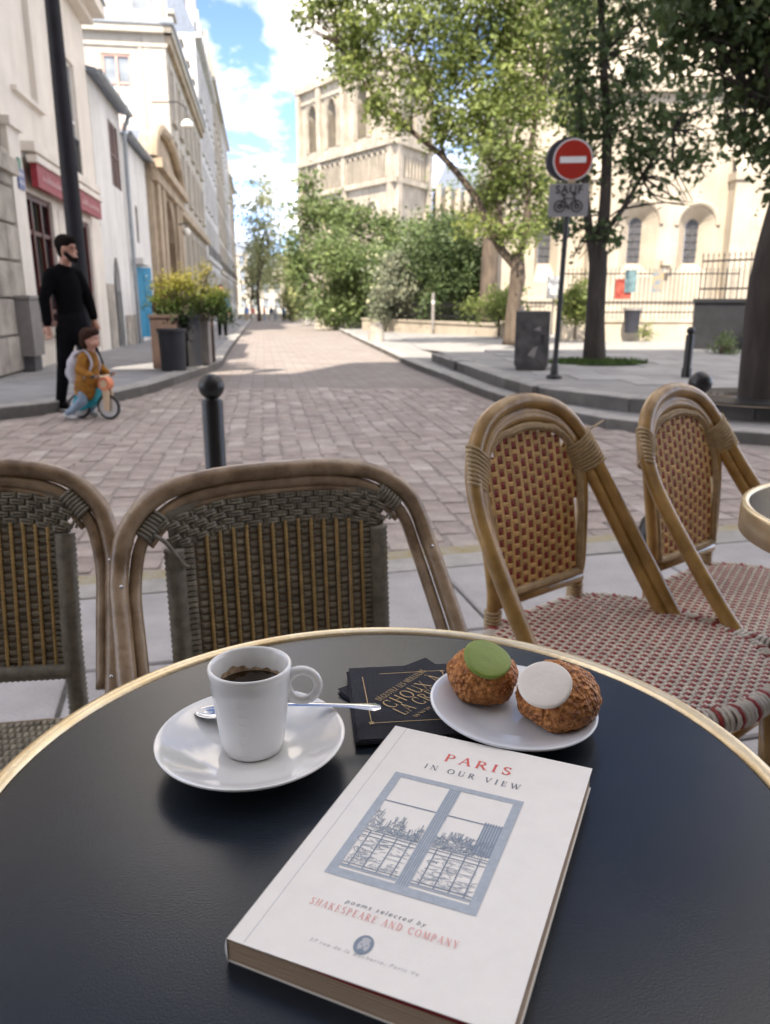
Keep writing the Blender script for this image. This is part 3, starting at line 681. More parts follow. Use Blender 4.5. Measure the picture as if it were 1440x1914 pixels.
# ---------------- the row continues towards the river
def row_house(name, label, s0, s1, H, mat, floors, nwin, roofh, chim=True, z0=-2.5):
    h = house(name, label, s0); L = s1-s0; hs = []
    fh = (H-0.6-0.5)/floors
    for f in range(floors):
        for k in range(nwin):
            y = L*(k+0.5)/nwin; hs.append((y-0.6, y+0.6, 0.7+f*fh+0.3, 0.7+f*fh+fh*0.8))
    wall, fm, gm = shell(h, L, H, 11, hs, mat, 0.12, z0=z0)
    for q in hs: window(h, fm, q, 0.11, 'frame_white', 'window_glass', 1, (), 0.1, surround=mat)
    b = MB(); bar(b, fm, -0.2, L+0.1, H-0.3, H, -0.45, 0.0); bar(b, fm, -0.1, L, fh+0.6, fh+0.8, -0.2, 0.0); b.pieces('cornice', mat, h)
    b = MB(); b.add([(0.1, 0, H), (0.1, L, H), (-1.6, L, H+roofh), (-1.6, 0, H+roofh), (-11, 0, H+roofh), (-11, L, H+roofh), (-11, 0, H)], [(0, 1, 2, 3), (3, 2, 5, 4), (6, 0, 3, 4)]); b.build('mansard', 'slate', h)
    for k in range(nwin):
        y = L*(k+0.5)/nwin; b = MB(); b.box(-1.3, -0.1, y-0.6, y+0.6, H+0.02, H+roofh*0.8); b.build('dormer', mat, h)
    if chim:
        b = MB(); b.box(-3.4, -0.9, 0.05, 0.7, H, H+roofh+1.6); b.build('chimney', 'stone_warm', h)
    b = MB()
    for q in hs[nwin:2*nwin]:
        bar(b, fm, q[0]-0.1, q[1]+0.1, q[2]+0.75, q[2]+0.8, -0.16, -0.12)
        for k in range(6): u = q[0]-0.05+k*0.26; bar(b, fm, u, u+0.03, q[2], q[2]+0.75, -0.15, -0.13)
    b.pieces('railing', 'iron_black', h)
row_house('grey_house', 'tall grey-white house front beyond the sunlit end wall', 48.95, 67, 18.6, 'plaster_grey', 5, 6, 4.5)
row_house('row_house', 'narrow beige house front further down the row, with brown chimney', 67.05, 84, 20.5, 'stone_pale', 6, 5, 5.0)
row_house('row_house', 'tall white house front second from the end of the row', 84.05, 101, 20.5, 'plaster_grey', 6, 5, 4.0)
row_house('row_house', 'last pale house of the row, at the river end', 101.05, 119, 17.5, 'stone_pale', 5, 5, 4.0)

# ---------------- lantern hung over the street
p = at_y(350, 228, 30)
o = thing('hanging_lantern', 'white street lantern on a bracket high on the tall house front', 'street lamp', (p.x, p.y, p.z-0.15))
b = MB(); b.lathe([(0.02, 0.24), (0.08, 0.23), (0.18, 0.15), (0.22, 0.04), (0.21, 0.0), (0.0, 0.0)], 20); b.build('shade', 'lamp_white', o, True)
b = MB(); b.tube([(0, 0, 0.22), (0, 0, 0.6)], 0.014, 6); b.build('hook', 'iron_black', o)
b = MB(); b.tube([(-1.2*N2.x, -1.2*N2.y, 0.75), (-0.3, 0, 0.8), (0, 0, 0.6)], 0.02, 5); b.build('bracket', 'iron_black', o)

# ---------------- the building the café belongs to, behind the lens; its shade lies over the tables
cafe = thing('cafe_building', 'tall café building behind the tables with rows of windows', 'building', (0, -1.9, 0), 0.2)
b = MB(); CH = 24.0
hs = [(-12.8+k*2.6, -11.4+k*2.6, 4.4+f*3.3, 6.8+f*3.3) for k in range(10) for f in range(5)] + [(-12+k*3.4, -9.4+k*3.4, 0.4, 3.0) for k in range(7)]
cm = lambda u, v, d: (u, -d, v)
XS = -6.4; CL = 20.4  # unseen roof steps down on the left, heights shaped to set the shadow edge
hs = [q for q in hs if q[3] < CL-0.5 or q[0] > XS+0.3]
holed(b, cm, -14, XS, 0, CL, [q for q in hs if q[1] <= XS], 0.3); holed(b, cm, XS, 13.2, 0, CH, [q for q in hs if q[0] >= XS], 0.3); hs = [q for q in hs if q[1] <= XS or q[0] >= XS]
b.add([(XS, 0, CL), (XS, -11, CL), (XS, -11, CH), (XS, 0, CH)], [(0, 1, 2, 3)])
b.add([(-14, 0, 0), (-14, -11, 0), (-14, -11, CL), (-14, 0, CL)], [(0, 1, 2, 3)]); b.add([(13.2, 0, 0), (13.2, -11, 0), (13.2, -11, CH), (13.2, 0, CH)], [(3, 2, 1, 0)])
b.add([(-14, -11, 0), (13.2, -11, 0), (13.2, -11, CL), (-14, -11, CL)], [(3, 2, 1, 0)]); b.add([(-14, 0, CL), (XS, 0, CL), (XS, -11, CL), (-14, -11, CL)], [(0, 1, 2, 3)]); b.add([(XS, 0, CH), (13.2, 0, CH), (13.2, -11, CH), (XS, -11, CH)], [(0, 1, 2, 3)])
b.build('wall', 'stone_pale', cafe)
for q in hs: window(cafe, cm, q, 0.28, 'frame_white', 'window_glass', 1, (0.65,), 0.08)
b = MB()
for k in range(6): x = -5+k*2.0; b.add([(x, 0.02, 3.2), (x+2.0, 0.02, 3.2), (x+2.0, 0.9, 2.95), (x, 0.9, 2.95), (x, 0.9, 2.75), (x+2.0, 0.9, 2.75)], [(0, 3, 2, 1), (3, 4, 5, 2)])
b.build('unseen_awning', 'awning_cloth', cafe)  # added out of view to hold back light from overhead
# ================================================================ the church
CY = 34.0
ch = thing('church', 'sunlit pale stone church wall with narrow round-arched windows', 'church', (9, CY, 0.1))
cmap = lambda u, v, d: (u-9, d, v-0.1)
b = MB(); bks = []
WN = [(10.55, 0.78, 2.2, 4.3, 0.8), (12.95, 0.74, 2.3, 4.25, 0.74), (6.75, 0.5, 2.0, 4.45, 0.5)]
hs = [(x-w, x+w, z0, zs+hh) for x, w, z0, zs, hh in WN]
holed(b, cmap, 4.7, 22, -0.3, 9.6, hs, 0.001)
for x, w, z0, zs, hh in WN: bks.append(arched(b, cmap, x, w, z0, zs, hh, 0.55, w2=0.27 if w > 0.6 else 0.25, z02=2.75))
b.add([cmap(4.7, -0.3, 0), cmap(4.7, -0.3, 8), cmap(4.7, 9.6, 8), cmap(4.7, 9.6, 0)], [(0, 1, 2, 3)])
b.add([cmap(4.7, 9.6, 0), cmap(22, 9.6, 0), cmap(22, 12.2, 4), cmap(4.7, 12.2, 4)], [(0, 1, 2, 3)])
b.build('wall', 'church_stone', ch)
b = MB(); holed(b, cmap, 5.2, 22, 11.5, 15.5, [], 0); b.v = [(p[0], p[1]+4, p[2]) for p in b.v]; b.add([cmap(5.2, 15.5, 4), cmap(22, 15.5, 4), cmap(22, 18, 7), cmap(5.2, 18, 7)], [(0, 1, 2, 3)]); b.build('upper_nave', 'church_stone', ch)
for bk in bks:
    w = pane_poly(ch, cmap, bk, 0.54, 'leaded_glass', 'window')
    b = MB(); xs = [p[0] for p in bk]; zs = [p[1] for p in bk]; x0, x1, z0, z1 = min(xs), max(xs), min(zs), max(zs)
    for k in range(1, 6): z = z0+(z1-z0)*k/6; bar(b, cmap, x0, x1, z-0.012, z+0.012, 0.50, 0.53)
    bar(b, cmap, (x0+x1)/2-0.012, (x0+x1)/2+0.012, z0, z1, 0.505, 0.525); b.build('glazing_bars', 'plastic_grey', w)
for x, w, z0, zs, hh in WN[:2]:
    A = arch_pts(x, w+0.12, zs, hh+0.12, 14); b = MB(); b.tube([cmap(p[0], p[1], -0.02) for p in A], 0.1, 6); b.build('arch_moulding', 'church_stone', ch, True)
b = MB()
for x0, x1 in ((8.35, 8.9), (14.1, 14.75), (18.4, 19.1)):
    bar(b, cmap, x0, x1, -0.3, 6.2, -0.7, 0.0)
    b.add([cmap(x0, 6.2, -0.7), cmap(x1, 6.2, -0.7), cmap(x1, 7.0, 0), cmap(x0, 7.0, 0)], [(0, 1, 2, 3)])
    bar(b, cmap, x0-0.08, x1+0.08, 5.9, 6.2, -0.8, 0.0)
b.pieces('buttress', 'church_stone', ch)
b = MB(); bar(b, cmap, 4.7, 22, 9.2, 9.6, -0.3, 0.0); bar(b, cmap, 4.7, 22, 1.2, 1.4, -0.12, 0.0); b.pieces('cornice', 'church_stone', ch)
b = MB(); bar(b, cmap, 11.55, 11.95, 2.65, 2.85, -0.35, 0.0); bar(b, cmap, 11.62, 11.88, 2.3, 2.65, -0.22, 0.0); b.build('corbel', 'church_stone', ch)
b = MB(); random.seed(3)
for r in range(16):                             # ashlar blocks standing a touch proud, where the wall shows them
    z = 0.2+r*0.56; x = 4.9
    while x < 17.5:
        w = random.uniform(0.7, 1.5)
        if random.random() < 0.5 and not any(hx[0]-0.3 < x+w and x < hx[1]+0.3 and hx[2]-0.3 < z+0.5 and z < hx[3]+0.3 for hx in hs) and not any(a-0.1 < x+w and x < c+0.1 for a, c in ((8.35, 8.9), (14.1, 14.75))):
            b.tone = random.random(); bar(b, cmap, x, x+w-0.02, z, z+0.54, -0.015, 0.0)
        x += w
o = b.build('ashlar', 'church_stone', ch); o['kind'] = 'stuff'

# low wall with iron railings before the church
def railing(name, label, p0, p1, wallh, railh, step, wmat, imat, group=None, z0=0.1):
    p0 = V(*p0, 0); p1 = V(*p1, 0); L = (p1-p0).length; a = math.atan2((p1-p0).y, (p1-p0).x)
    o = thing(name, label, 'fence', (p0.x, p0.y, z0), a, group)
    b = MB(); b.prism([(0, -0.2), (L, -0.2), (L, 0.2), (0, 0.2)], -0.4, wallh); b.prism([(-0.02, -0.25), (L+0.02, -0.25), (L+0.02, 0.25), (-0.02, 0.25)], wallh, wallh+0.08); b.build('base_wall', wmat, o)
    bb = MB(); bb.tube([(0, 0, 0), (0, 0, railh)], [0.011, 0.011], 5); bb.lathe([(0.018, railh), (0.016, railh+0.03), (0.0, railh+0.1)], 5)
    me = bb.mesh('bar', imat)
    n = int(L/step)
    for k in range(n+1): new('bar', me, o, (L*k/n, 0, wallh+0.06))
    b = MB()
    for z in (0.22, railh-0.12): b.box(0, L, -0.02, 0.02, wallh+0.06+z, wallh+0.10+z)
    b.build('rail', imat, o)
    return o
railing('iron_railing', 'tall black iron railing on a low wall before the church', (5.6, 25.2), (11.0, 25.0), 0.45, 1.5, 0.13, 'church_stone', 'iron_black')
railing('iron_railing', 'dark iron railing on a black wall beside the thick trunk', (7.3, 18.6), (10.6, 15.0), 0.95, 0.95, 0.12, 'planter_dark', 'iron_black', z0=0.2)
railing('garden_fence', 'low iron garden fence below the dark trees', (-1.0, 41), (5.5, 27.5), 0.2, 0.75, 0.25, 'church_stone', 'iron_black')
# posters on the railing
for x, w, z0, z1, mt, lb in ((7.42, 0.5, 1.25, 1.85, 'poster_red', 'red poster board hanging on the church railing'), (7.62, 0.36, 1.45, 2.12, 'poster_teal', 'dark teal poster hung beside the red board'), (8.48, 0.34, 1.45, 2.15, 'poster_mix', 'blue and orange poster on the church railing')):
    b = MB(); b.box(-w/2, w/2, -0.012, 0.012, 0, z1-z0); o = b.build('poster', mt); o.location = (x, 25.02-(0.06 if mt == 'poster_teal' else 0), z0); tag(o, lb, 'poster')
# a notice and a litter bin holder by the railing
o = thing('litter_bin', 'grey litter bin with a dark liner beside the railing', 'bin', (7.55, 24.3, 0.2))
b = MB(); b.lathe([(0.0, 0.05), (0.2, 0.05), (0.26, 0.75), (0.28, 0.78)], 16); b.build('liner', 'sign_back', o, True)
b = MB(); b.lathe([(0.28, 0.72), (0.3, 0.72), (0.3, 0.8), (0.28, 0.8)], 16, close=True); b.tube([(0, 0.27, 0), (0, 0.27, 0.8)], 0.03, 6); b.build('frame', 'planter_grey', o)
o = thing('notice_post', 'small white notice board on a thin post by the garden', 'notice', (5.05, 24.0, 0.2))
b = MB(); b.tube([(0, 0, 0), (0, 0, 1.75)], 0.025, 6); b.build('post', 'planter_grey', o)
b = MB(); b.box(-0.22, 0.22, -0.03, -0.01, 1.05, 1.7); b.build('board', 'enamel_white', o)
# board fence posts of the garden walk
for x, y, hgt in ((2.05, 34, 1.5), (3.9, 22.6, 1.0)):
    o = thing('marker_post', 'slim pale grey post at the edge of the garden' if y > 30 else 'short pale grey post beside the leaning tree', 'post', (x, y, 0.05))
    b = MB(); b.lathe([(0.07, -0.05), (0.07, hgt*0.9), (0.05, hgt), (0.0, hgt)], 10); b.build('post', 'planter_grey', o, True)
    b = MB(); b.lathe([(0.073, hgt*0.7), (0.075, hgt*0.7), (0.075, hgt*0.78), (0.073, hgt*0.78)], 10); b.build('band', 'enamel_white', o)

# ================================================================ the cathedral
cp = at_y(737, 565, 205); cl = at_y(570, 565, 241.5); cr = at_y(800, 565, 221)
cz = -2.0
cath = thing('cathedral', 'great pale gothic cathedral tower with tall belfry openings', 'cathedral', (cp.x, cp.y, cz))
ul = V(cl.x-cp.x, cl.y-cp.y, 0); LL = ul.length; ul.normalize(); ur = V(cr.x-cp.x, cr.y-cp.y, 0); LR = ur.length; ur.normalize()
nl = V(-ul.y, ul.x, 0); nl = nl if nl.y < 0 else -nl; nr = V(-ur.y, ur.x, 0); nr = nr if nr.y < 0 else -nr
def lm(u, v, d): return ul*u - nl*d + V(0, 0, v)
def rm(u, v, d): return ur*u - nr*d + V(0, 0, v)
def zpx(px, py, y): return at_y(px, py, y).z - cz
ZC = zpx(735, 262, 205); ZT = zpx(570, 172, 241); ZG = zpx(735, 335, 205)
b = MB(); lancets = [(LL*0.62, 2.3), (LL*0.84, 2.3), (LL*0.30, 2.3)]
hs = [(u-w, u+w, ZC+2.5, ZT-4.5) for u, w in lancets]
holed(b, lm, 0, LL, 0, ZT, hs, 3.2); 
for u, w in lancets: arched(b, lm, u, w, ZC+2.5, ZT-8.0, 3.5, 3.2)
hr = [(LR*0.5-1.7, LR*0.5+1.7, ZC+2.5, ZT-4.5)]
holed(b, rm, 0, LR, 0, ZT, hr, 3.2)
q0 = ul*LL + ur*LR
b.add([lm(LL, 0, 0), q0, q0+V(0, 0, ZT), lm(LL, ZT, 0)], [(0, 1, 2, 3)]); b.add([rm(LR, 0, 0), q0, q0+V(0, 0, ZT), rm(LR, ZT, 0)], [(3, 2, 1, 0)])
b.build('tower_wall', 'cathedral_stone', cath)
for u, w in lancets[:3]:
    b = MB(); holed(b, lm, u-w, u+w, ZC+2.5, ZT-4.5, [(u-0.8, u+0.8, ZC+4, ZT-9)], 0.5); b.v = [tuple(Vector(p) - nl*(2.6)) for p in b.v]; b.build('louvre_screen', 'stone_rough', cath)
b = MB()
for z0, z1, d in ((ZC-0.8, ZC+0.6, 1.5), (ZC+0.6, ZC+1.4, 0.9), (ZG-0.6, ZG+0.7, 1.2), (ZT-1.0, ZT+0.6, 1.3), (ZT-4.0, ZT-3.3, 0.6)):
    bar(b, lm, -d, LL+0.8, z0, z1, -d, 0.0); bar(b, rm, 0.0, LR, z0, z1, -d, 0.0)
b.build('cornice', 'cathedral_stone', cath)
b = MB()
for u in (0.0, LL*0.46, LL*0.73, LL*0.97):
    bar(b, lm, u, u+1.8, 0, ZT-1.2, -1.1, 0.0)
for u in (0.0, LR*0.86): bar(b, rm, u, u+2.2, 0, ZT-1.2, -1.1, 0.0)
b.build('buttress', 'cathedral_stone', cath)
b = MB()
for k in range(34):
    u = LL*0.03+k*LL*0.94/34; b.tube([lm(u, ZG+1.0, -0.7), lm(u, ZC-2.6, -0.7)], 0.26, 5)
for k in range(9):
    u = LR*0.08+k*LR*0.84/9; b.tube([rm(u, ZG+1.0, -0.7), rm(u, ZC-2.6, -0.7)], 0.26, 5)
o = b.build('gallery_columns', 'cathedral_stone', cath); o['kind'] = 'stuff'
b = MB()
for k in range(17):
    u = LL*(0.05+k*0.055); A = [lm(u-1.1*math.cos(math.pi*j/6), ZC-2.6+1.2*math.sin(math.pi*j/6), -0.7) for j in range(7)]; b.tube(A, 0.25, 5)
b.build('gallery_arches', 'cathedral_stone', cath)
b = MB()
for k in range(30): u = LL*k/29; b.tube([lm(u, ZT+0.6, -1.1), lm(u, ZT+2.0, -1.1)], 0.18, 5)
bar(b, lm, -1.2, LL+0.8, ZT+2.0, ZT+2.3, -1.3, -0.9); b.build('parapet', 'cathedral_stone', cath)
b = MB()
for k in range(12):                             # carved mouldings around the openings
    u, w = lancets[k % 3]; g = 0.5*(k//3)
    A = [lm(u-(w+g), ZC+2.5, -0.25)] + [lm(p, z, -0.25) for p, z in arch_pts(u, w+g, ZT-8.0, 3.5+g, 8)] + [lm(u+(w+g), ZC+2.5, -0.25)]; b.tube(A, 0.16, 5)
b.build('opening_moulding', 'cathedral_stone', cath)
b = MB()
for u in (LL*0.2, LL*0.55): A = [lm(u-4.2, 4, -0.4)] + [lm(p, z, -0.4) for p, z in arch_pts(u, 4.2, ZG-12, 8, 10)] + [lm(u+4.2, 4, -0.4)]; b.tube(A, 0.5, 6)
b.build('blind_arch', 'cathedral_stone', cath)
nv0 = at_y(806, 565, 225); nv1 = at_y(905, 565, 250); zn = zpx(840, 372, 235)
b = MB(); q = [nv0, nv1, nv1+V(8, 14, 0), nv0+V(8, 14, 0)]; b.prism([(p.x-cp.x, p.y-cp.y) for p in q], 0, zn)
b.build('nave_wall', 'cathedral_stone', cath)
b = MB(); m0 = (nv0+nv0+V(8, 14, 0))/2 - V(cp.x, cp.y, 0); m1 = (nv1+nv1+V(8, 14, 0))/2 - V(cp.x, cp.y, 0); zz = lambda p, z: V(p.x, p.y, z)
a0, a1 = V(nv0.x-cp.x, nv0.y-cp.y, 0), V(nv1.x-cp.x, nv1.y-cp.y, 0)
b.add([zz(a0, zn), zz(a1, zn), zz(m1, zn+9), zz(m0, zn+9), zz(a0+V(8, 14, 0), zn)], [(0, 1, 2, 3), (0, 3, 4)]); b.build('nave_roof', 'zinc', cath)
b = MB()
for k in range(6): p = a0.lerp(a1, (k+0.5)/6); b.box(p.x-0.7, p.x+0.7, p.y-3, p.y, 0, zn+2.5)
b.build('pinnacle_buttress', 'cathedral_stone', cath)

# pale buildings across the river
for x0, x1, y, hgt, lb in ((-52, -30, 190, 14, 'long pale building across the river at the street end'), (-30, -19, 175, 10, 'low cream building across the river behind the pale tree')):
    o = thing('riverside_building', lb, 'building', ((x0+x1)/2, y, -2.2)); w = (x1-x0)/2
    b = MB(); fmx = lambda u, v, d: (u, d, v); hs = [(-w+1+k*2.4, -w+2.2+k*2.4, 2+f*3.2, 4.2+f*3.2) for k in range(int(w*2/2.4)-1) for f in range(int(hgt/3.4))]
    holed(b, fmx, -w, w, 0, hgt, hs, 0.3); b.box(-w, w, 0.6, 8, 0, hgt-0.05); b.build('wall', 'stone_pale', o)
    b = MB(); b.prism([(-w-0.3, -0.3), (w+0.3, -0.3), (w+0.3, 8), (-w-0.3, 8)], hgt, hgt+0.4); b.build('cornice', 'stone_pale', o)
    b = MB(); b.add([(-w, 0, hgt+0.4), (w, 0, hgt+0.4), (w, 3, hgt+3.4), (-w, 3, hgt+3.4)], [(0, 1, 2, 3)]); b.build('roof', 'slate', o)
    me = None
    for q in hs:
        b = MB(); b.add([fmx(q[0], q[2], 0.28), fmx(q[1], q[2], 0.28), fmx(q[1], q[3], 0.28), fmx(q[0], q[3], 0.28)], [(0, 1, 2, 3)]); b.build('window', 'glass_light', o)
# quay parapet closing the street
b = MB(); b.box(-40, 0, -0.3, 0.3, -0.6, 0.75); o = b.build('quay_parapet', 'stone_pale'); o.location = (-6, 128, slope(128)); tag(o, 'long low stone parapet along the quay at the street end', 'wall')

# ================================================================ trees
def leaves_mesh(name, mat, C, Rd, n, size, seed, shell=0.35, up=0.25, aspect=0.62, tone_lo=0.0):
    # n leaf faces spread through ellipsoids C (k,3) with radii Rd (k,3); folded two-triangle leaves in small sprays
    g = np.random.default_rng(seed); C = np.array(C, float); Rd = np.array(Rd, float)
    wgt = (Rd.prod(1))**0.75; wgt /= wgt.sum()
    ns = max(1, n//5); K = max(30, int(len(C)*15)); si = g.choice(len(C), K, p=wgt)          # leafy twigs gathered in sub-clumps
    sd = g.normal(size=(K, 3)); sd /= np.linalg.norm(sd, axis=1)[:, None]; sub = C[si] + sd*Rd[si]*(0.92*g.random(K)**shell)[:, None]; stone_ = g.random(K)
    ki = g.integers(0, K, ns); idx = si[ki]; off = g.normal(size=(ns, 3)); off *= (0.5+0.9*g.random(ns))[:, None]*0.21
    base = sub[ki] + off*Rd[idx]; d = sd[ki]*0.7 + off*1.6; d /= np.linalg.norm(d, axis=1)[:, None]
    stn = 0.45*stone_[ki] + 0.35*g.random(ns) + 0.2*np.clip(0.5+off[:, 2]*2.2, 0, 1)  # upper leaves of each sub-clump lighter: light on the tops put into the tone
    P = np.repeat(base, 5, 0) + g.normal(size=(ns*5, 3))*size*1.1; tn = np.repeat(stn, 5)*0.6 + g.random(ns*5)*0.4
    m = len(P); nrm = g.normal(size=(m, 3)) + np.array([0, 0, up*2.2]) + np.repeat(d, 5, 0)*0.5; nrm /= np.linalg.norm(nrm, axis=1)[:, None]
    a = g.normal(size=(m, 3)); a -= nrm*(a*nrm).sum(1)[:, None]; a /= np.linalg.norm(a, axis=1)[:, None]; bv = np.cross(nrm, a)
    sz = size*(0.45+1.15*g.random(m)**1.5)[:, None]
    v0 = P - a*sz*0.5; v2 = P + a*sz*0.5 - nrm*sz*0.12; v1 = P + bv*sz*aspect*0.5 + nrm*sz*0.1; v3 = P - bv*sz*aspect*0.5 + nrm*sz*0.1
    vv = np.stack([v0, v1, v2, v3], 1).reshape(-1, 3)
    ff = np.arange(m*4).reshape(-1, 4); tri = np.concatenate([ff[:, [0, 1, 2]], ff[:, [0, 2, 3]]], 1).reshape(-1, 3)
    me = bpy.data.meshes.new(name); me.vertices.add(len(vv)); me.vertices.foreach_set('co', vv.ravel())
    me.loops.add(tri.size); me.loops.foreach_set('vertex_index', tri.ravel()); me.polygons.add(len(tri)); me.polygons.foreach_set('loop_start', np.arange(0, tri.size, 3))
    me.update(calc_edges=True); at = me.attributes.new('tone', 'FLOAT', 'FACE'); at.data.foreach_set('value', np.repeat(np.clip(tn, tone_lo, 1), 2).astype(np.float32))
    me.materials.append(MATS[mat]); return me
def tree(label, base, trunk, limbs, C, Rd, n, size, leafmat, barkmat, seed, cat='tree', name='tree', group=None, twigs=40, shell=0.4, extra=None):
    base = Vector(base); o = thing(name, label, cat, base, 0, group)
    b = MB(); b.tube([Vector(p)-base for p in bez([q[:3] for q in trunk], 5)], list(np.interp(np.linspace(0, len(trunk)-1, (len(trunk)-1)*5+1), range(len(trunk)), [q[3] for q in trunk])), 12)
    tk = b.build('trunk', barkmat, o, 'all')
    b = MB(); rg = random.Random(seed)
    for lb in limbs:
        pts = bez([Vector(q[:3])-base for q in lb], 5); rad = list(np.interp(np.linspace(0, len(lb)-1, len(pts)), range(len(lb)), [q[3] for q in lb])); b.tube(pts, rad, 8)
    tips = [Vector(q[:3]) for lb in limbs for q in lb[1:]] or [Vector(trunk[-1][:3])]
    for k in range(twigs):
        i = rg.randrange(len(C)); c = Vector(C[i]); s0 = min(tips, key=lambda t_: (t_-c).length + rg.random()*1.2)
        e = c + V(*(rg.uniform(-0.8, 0.8)*r for r in Rd[i])); mid = s0.lerp(e, 0.5) + V(rg.uniform(-.2, .2), rg.uniform(-.2, .2), rg.uniform(-.15, .25))*min(1, (e-s0).length)
        b.tube([p-base for p in bez([s0, mid, e], 4)], [max(0.008, size*0.22*(1-t_/9)) for t_ in range(9)], 5)
    if b.v: b.build('branches', barkmat, o, 'all')
    me = leaves_mesh('crown', leafmat, [tuple(Vector(c)-base) for c in C], Rd, n, size, seed, shell); new('crown', me, o)
    if extra:
        me = leaves_mesh('blossom', extra[0], [tuple(Vector(c)-base) for c in C], [tuple(x*1.05 for x in r) for r in Rd], extra[1], extra[2], seed+5, 0.15); new('blossom', me, o)
    return o
def pc(px, py, y, rx, rz, ry=None):
    # clump whose centre shows at a pixel, at distance y, with radii in photo pixels
    p = at_y(px, py, y); k = y/F; return tuple(p), (rx*k, (ry or (rx+rz)/2)*k, rz*k)
def clumps(lst, y):
    C, Rr = [], []
    for q in lst:
        yy = y + (q[4] if len(q) > 4 else random.uniform(-0.05, 0.05)*y*0.3); c, r = pc(q[0], q[1], yy, q[2], q[3]); C.append(c); Rr.append(r)
    return C, Rr
def P4(px, py, y, r): p = at_y(px, py, y); return (p.x, p.y, p.z, r)

# the leaning tree in the sun
random.seed(11)
Y = 20.4; bs_ = at_y(953, 642, Y); base = (bs_.x, bs_.y, 0.12)
C, Rd = clumps([(640, 40, 60, 45), (700, 110, 75, 60), (640, 110, 40, 35), (770, 40, 85, 70), (790, 160, 75, 65), (860, 90, 85, 80), (880, 200, 80, 70), (950, 50, 80, 80),
    (960, 170, 80, 80), (1040, 100, 80, 90), (1050, 220, 60, 65), (930, 290, 80, 60), (840, 265, 45, 40), (1000, 320, 50, 50), (920, 370, 65, 50), (960, 430, 50, 40), (1000, 400, 40, 40),
    (720, -60, 130, 80), (900, -70, 140, 90), (1080, -60, 110, 90), (610, -40, 50, 40), (700, 200, 35, 35), (745, 230, 30, 25), (1100, 30, 60, 60), (885, 420, 40, 30), (560, 30, 14, 9), (575, 60, 14, 10)], Y)
tree('broad leaning tree with sunlit green crown beside the garden', base,
     [P4(953, 645, Y, 0.20), P4(962, 560, Y, 0.17), P4(968, 520, Y, 0.20), P4(968, 470, Y, 0.15)],
     [[P4(968, 500, Y, 0.13), P4(930, 455, Y, 0.10), P4(890, 370, Y, 0.085), P4(830, 295, Y, 0.075), P4(770, 245, Y, 0.06), P4(700, 180, Y, 0.04), P4(640, 90, Y, 0.02)],
      [P4(968, 490, Y, 0.11), P4(985, 420, Y, 0.09), P4(990, 300, Y, 0.075), P4(1010, 180, Y, 0.055), P4(1040, 60, Y, 0.03)],
      [P4(940, 465, Y, 0.07), P4(930, 360, Y, 0.06), P4(900, 230, Y, 0.05), P4(880, 90, Y, 0.03)],
      [P4(830, 295, Y, 0.05), P4(810, 200, Y, 0.04), P4(770, 80, Y, 0.025)]],
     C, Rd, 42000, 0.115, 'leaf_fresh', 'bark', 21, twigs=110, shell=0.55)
# the dark-trunked tree behind the no-entry sign
Y = 12.8; base = (3.42, Y, 0.2)
C, Rd = clumps([(1085, 120, 40, 60), (1090, 220, 40, 60), (1090, 320, 35, 45), (1060, 420, 30, 25), (1150, 60, 55, 50), (1150, 200, 45, 55), (1190, 280, 60, 40), (1230, 350, 45, 25), (1200, 130, 45, 45),
    (1250, 220, 50, 40), (1300, 290, 40, 20), (1290, 380, 14, 9), (1170, 330, 30, 25), (1130, 440, 25, 15), (1120, -40, 90, 60), (1230, 20, 60, 40), (1350, 220, 50, 30), (1075, 480, 16, 12), (1255, 300, 50, 22), (1320, 160, 45, 35)], Y)
tree('slim dark-trunked tree growing from a grass patch behind the no-entry sign', base,
     [(3.42, Y, 0.15, 0.205), P4(1113, 600, Y, 0.155), P4(1118, 500, Y, 0.145), P4(1118, 470, Y, 0.16)],
     [[P4(1116, 480, Y, 0.13), P4(1130, 400, Y, 0.095), P4(1135, 250, Y, 0.075), P4(1128, 100, Y, 0.055), P4(1120, -60, Y, 0.05)],
      [P4(1112, 485, Y, 0.09), P4(1102, 430, Y, 0.07), P4(1090, 300, Y, 0.05), P4(1085, 150, Y, 0.03)],
      [P4(1130, 435, Y, 0.05), P4(1165, 390, Y, 0.04), P4(1200, 330, Y, 0.03), P4(1260, 240, Y, 0.02)]],
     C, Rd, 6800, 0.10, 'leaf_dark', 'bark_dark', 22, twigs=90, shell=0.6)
b = MB(); g_ = random.Random(4)
for k in range(900):
    a, r = g_.uniform(0, 6.28), math.sqrt(g_.random()); x, y = 0.78*r*math.cos(a)-0.05, 0.6*r*math.sin(a); hh = g_.uniform(0.03, 0.08)
    b.add([(x-0.012, y, 0), (x+0.012, y, 0), (x+g_.uniform(-.03, .03), y+g_.uniform(-.03, .03), hh)], [(0, 1, 2)], g_.random())
b.add([(0.8*math.cos(k*0.5236)-0.05, 0.62*math.sin(k*0.5236), 0.004) for k in range(12)], [tuple(range(12))], 0.3)
o = b.build('grass_patch', 'grass'); o.location = (3.4, 12.4, 0.236); tag(o, 'small patch of short grass around the slim dark trunk', 'grass', kind='stuff')
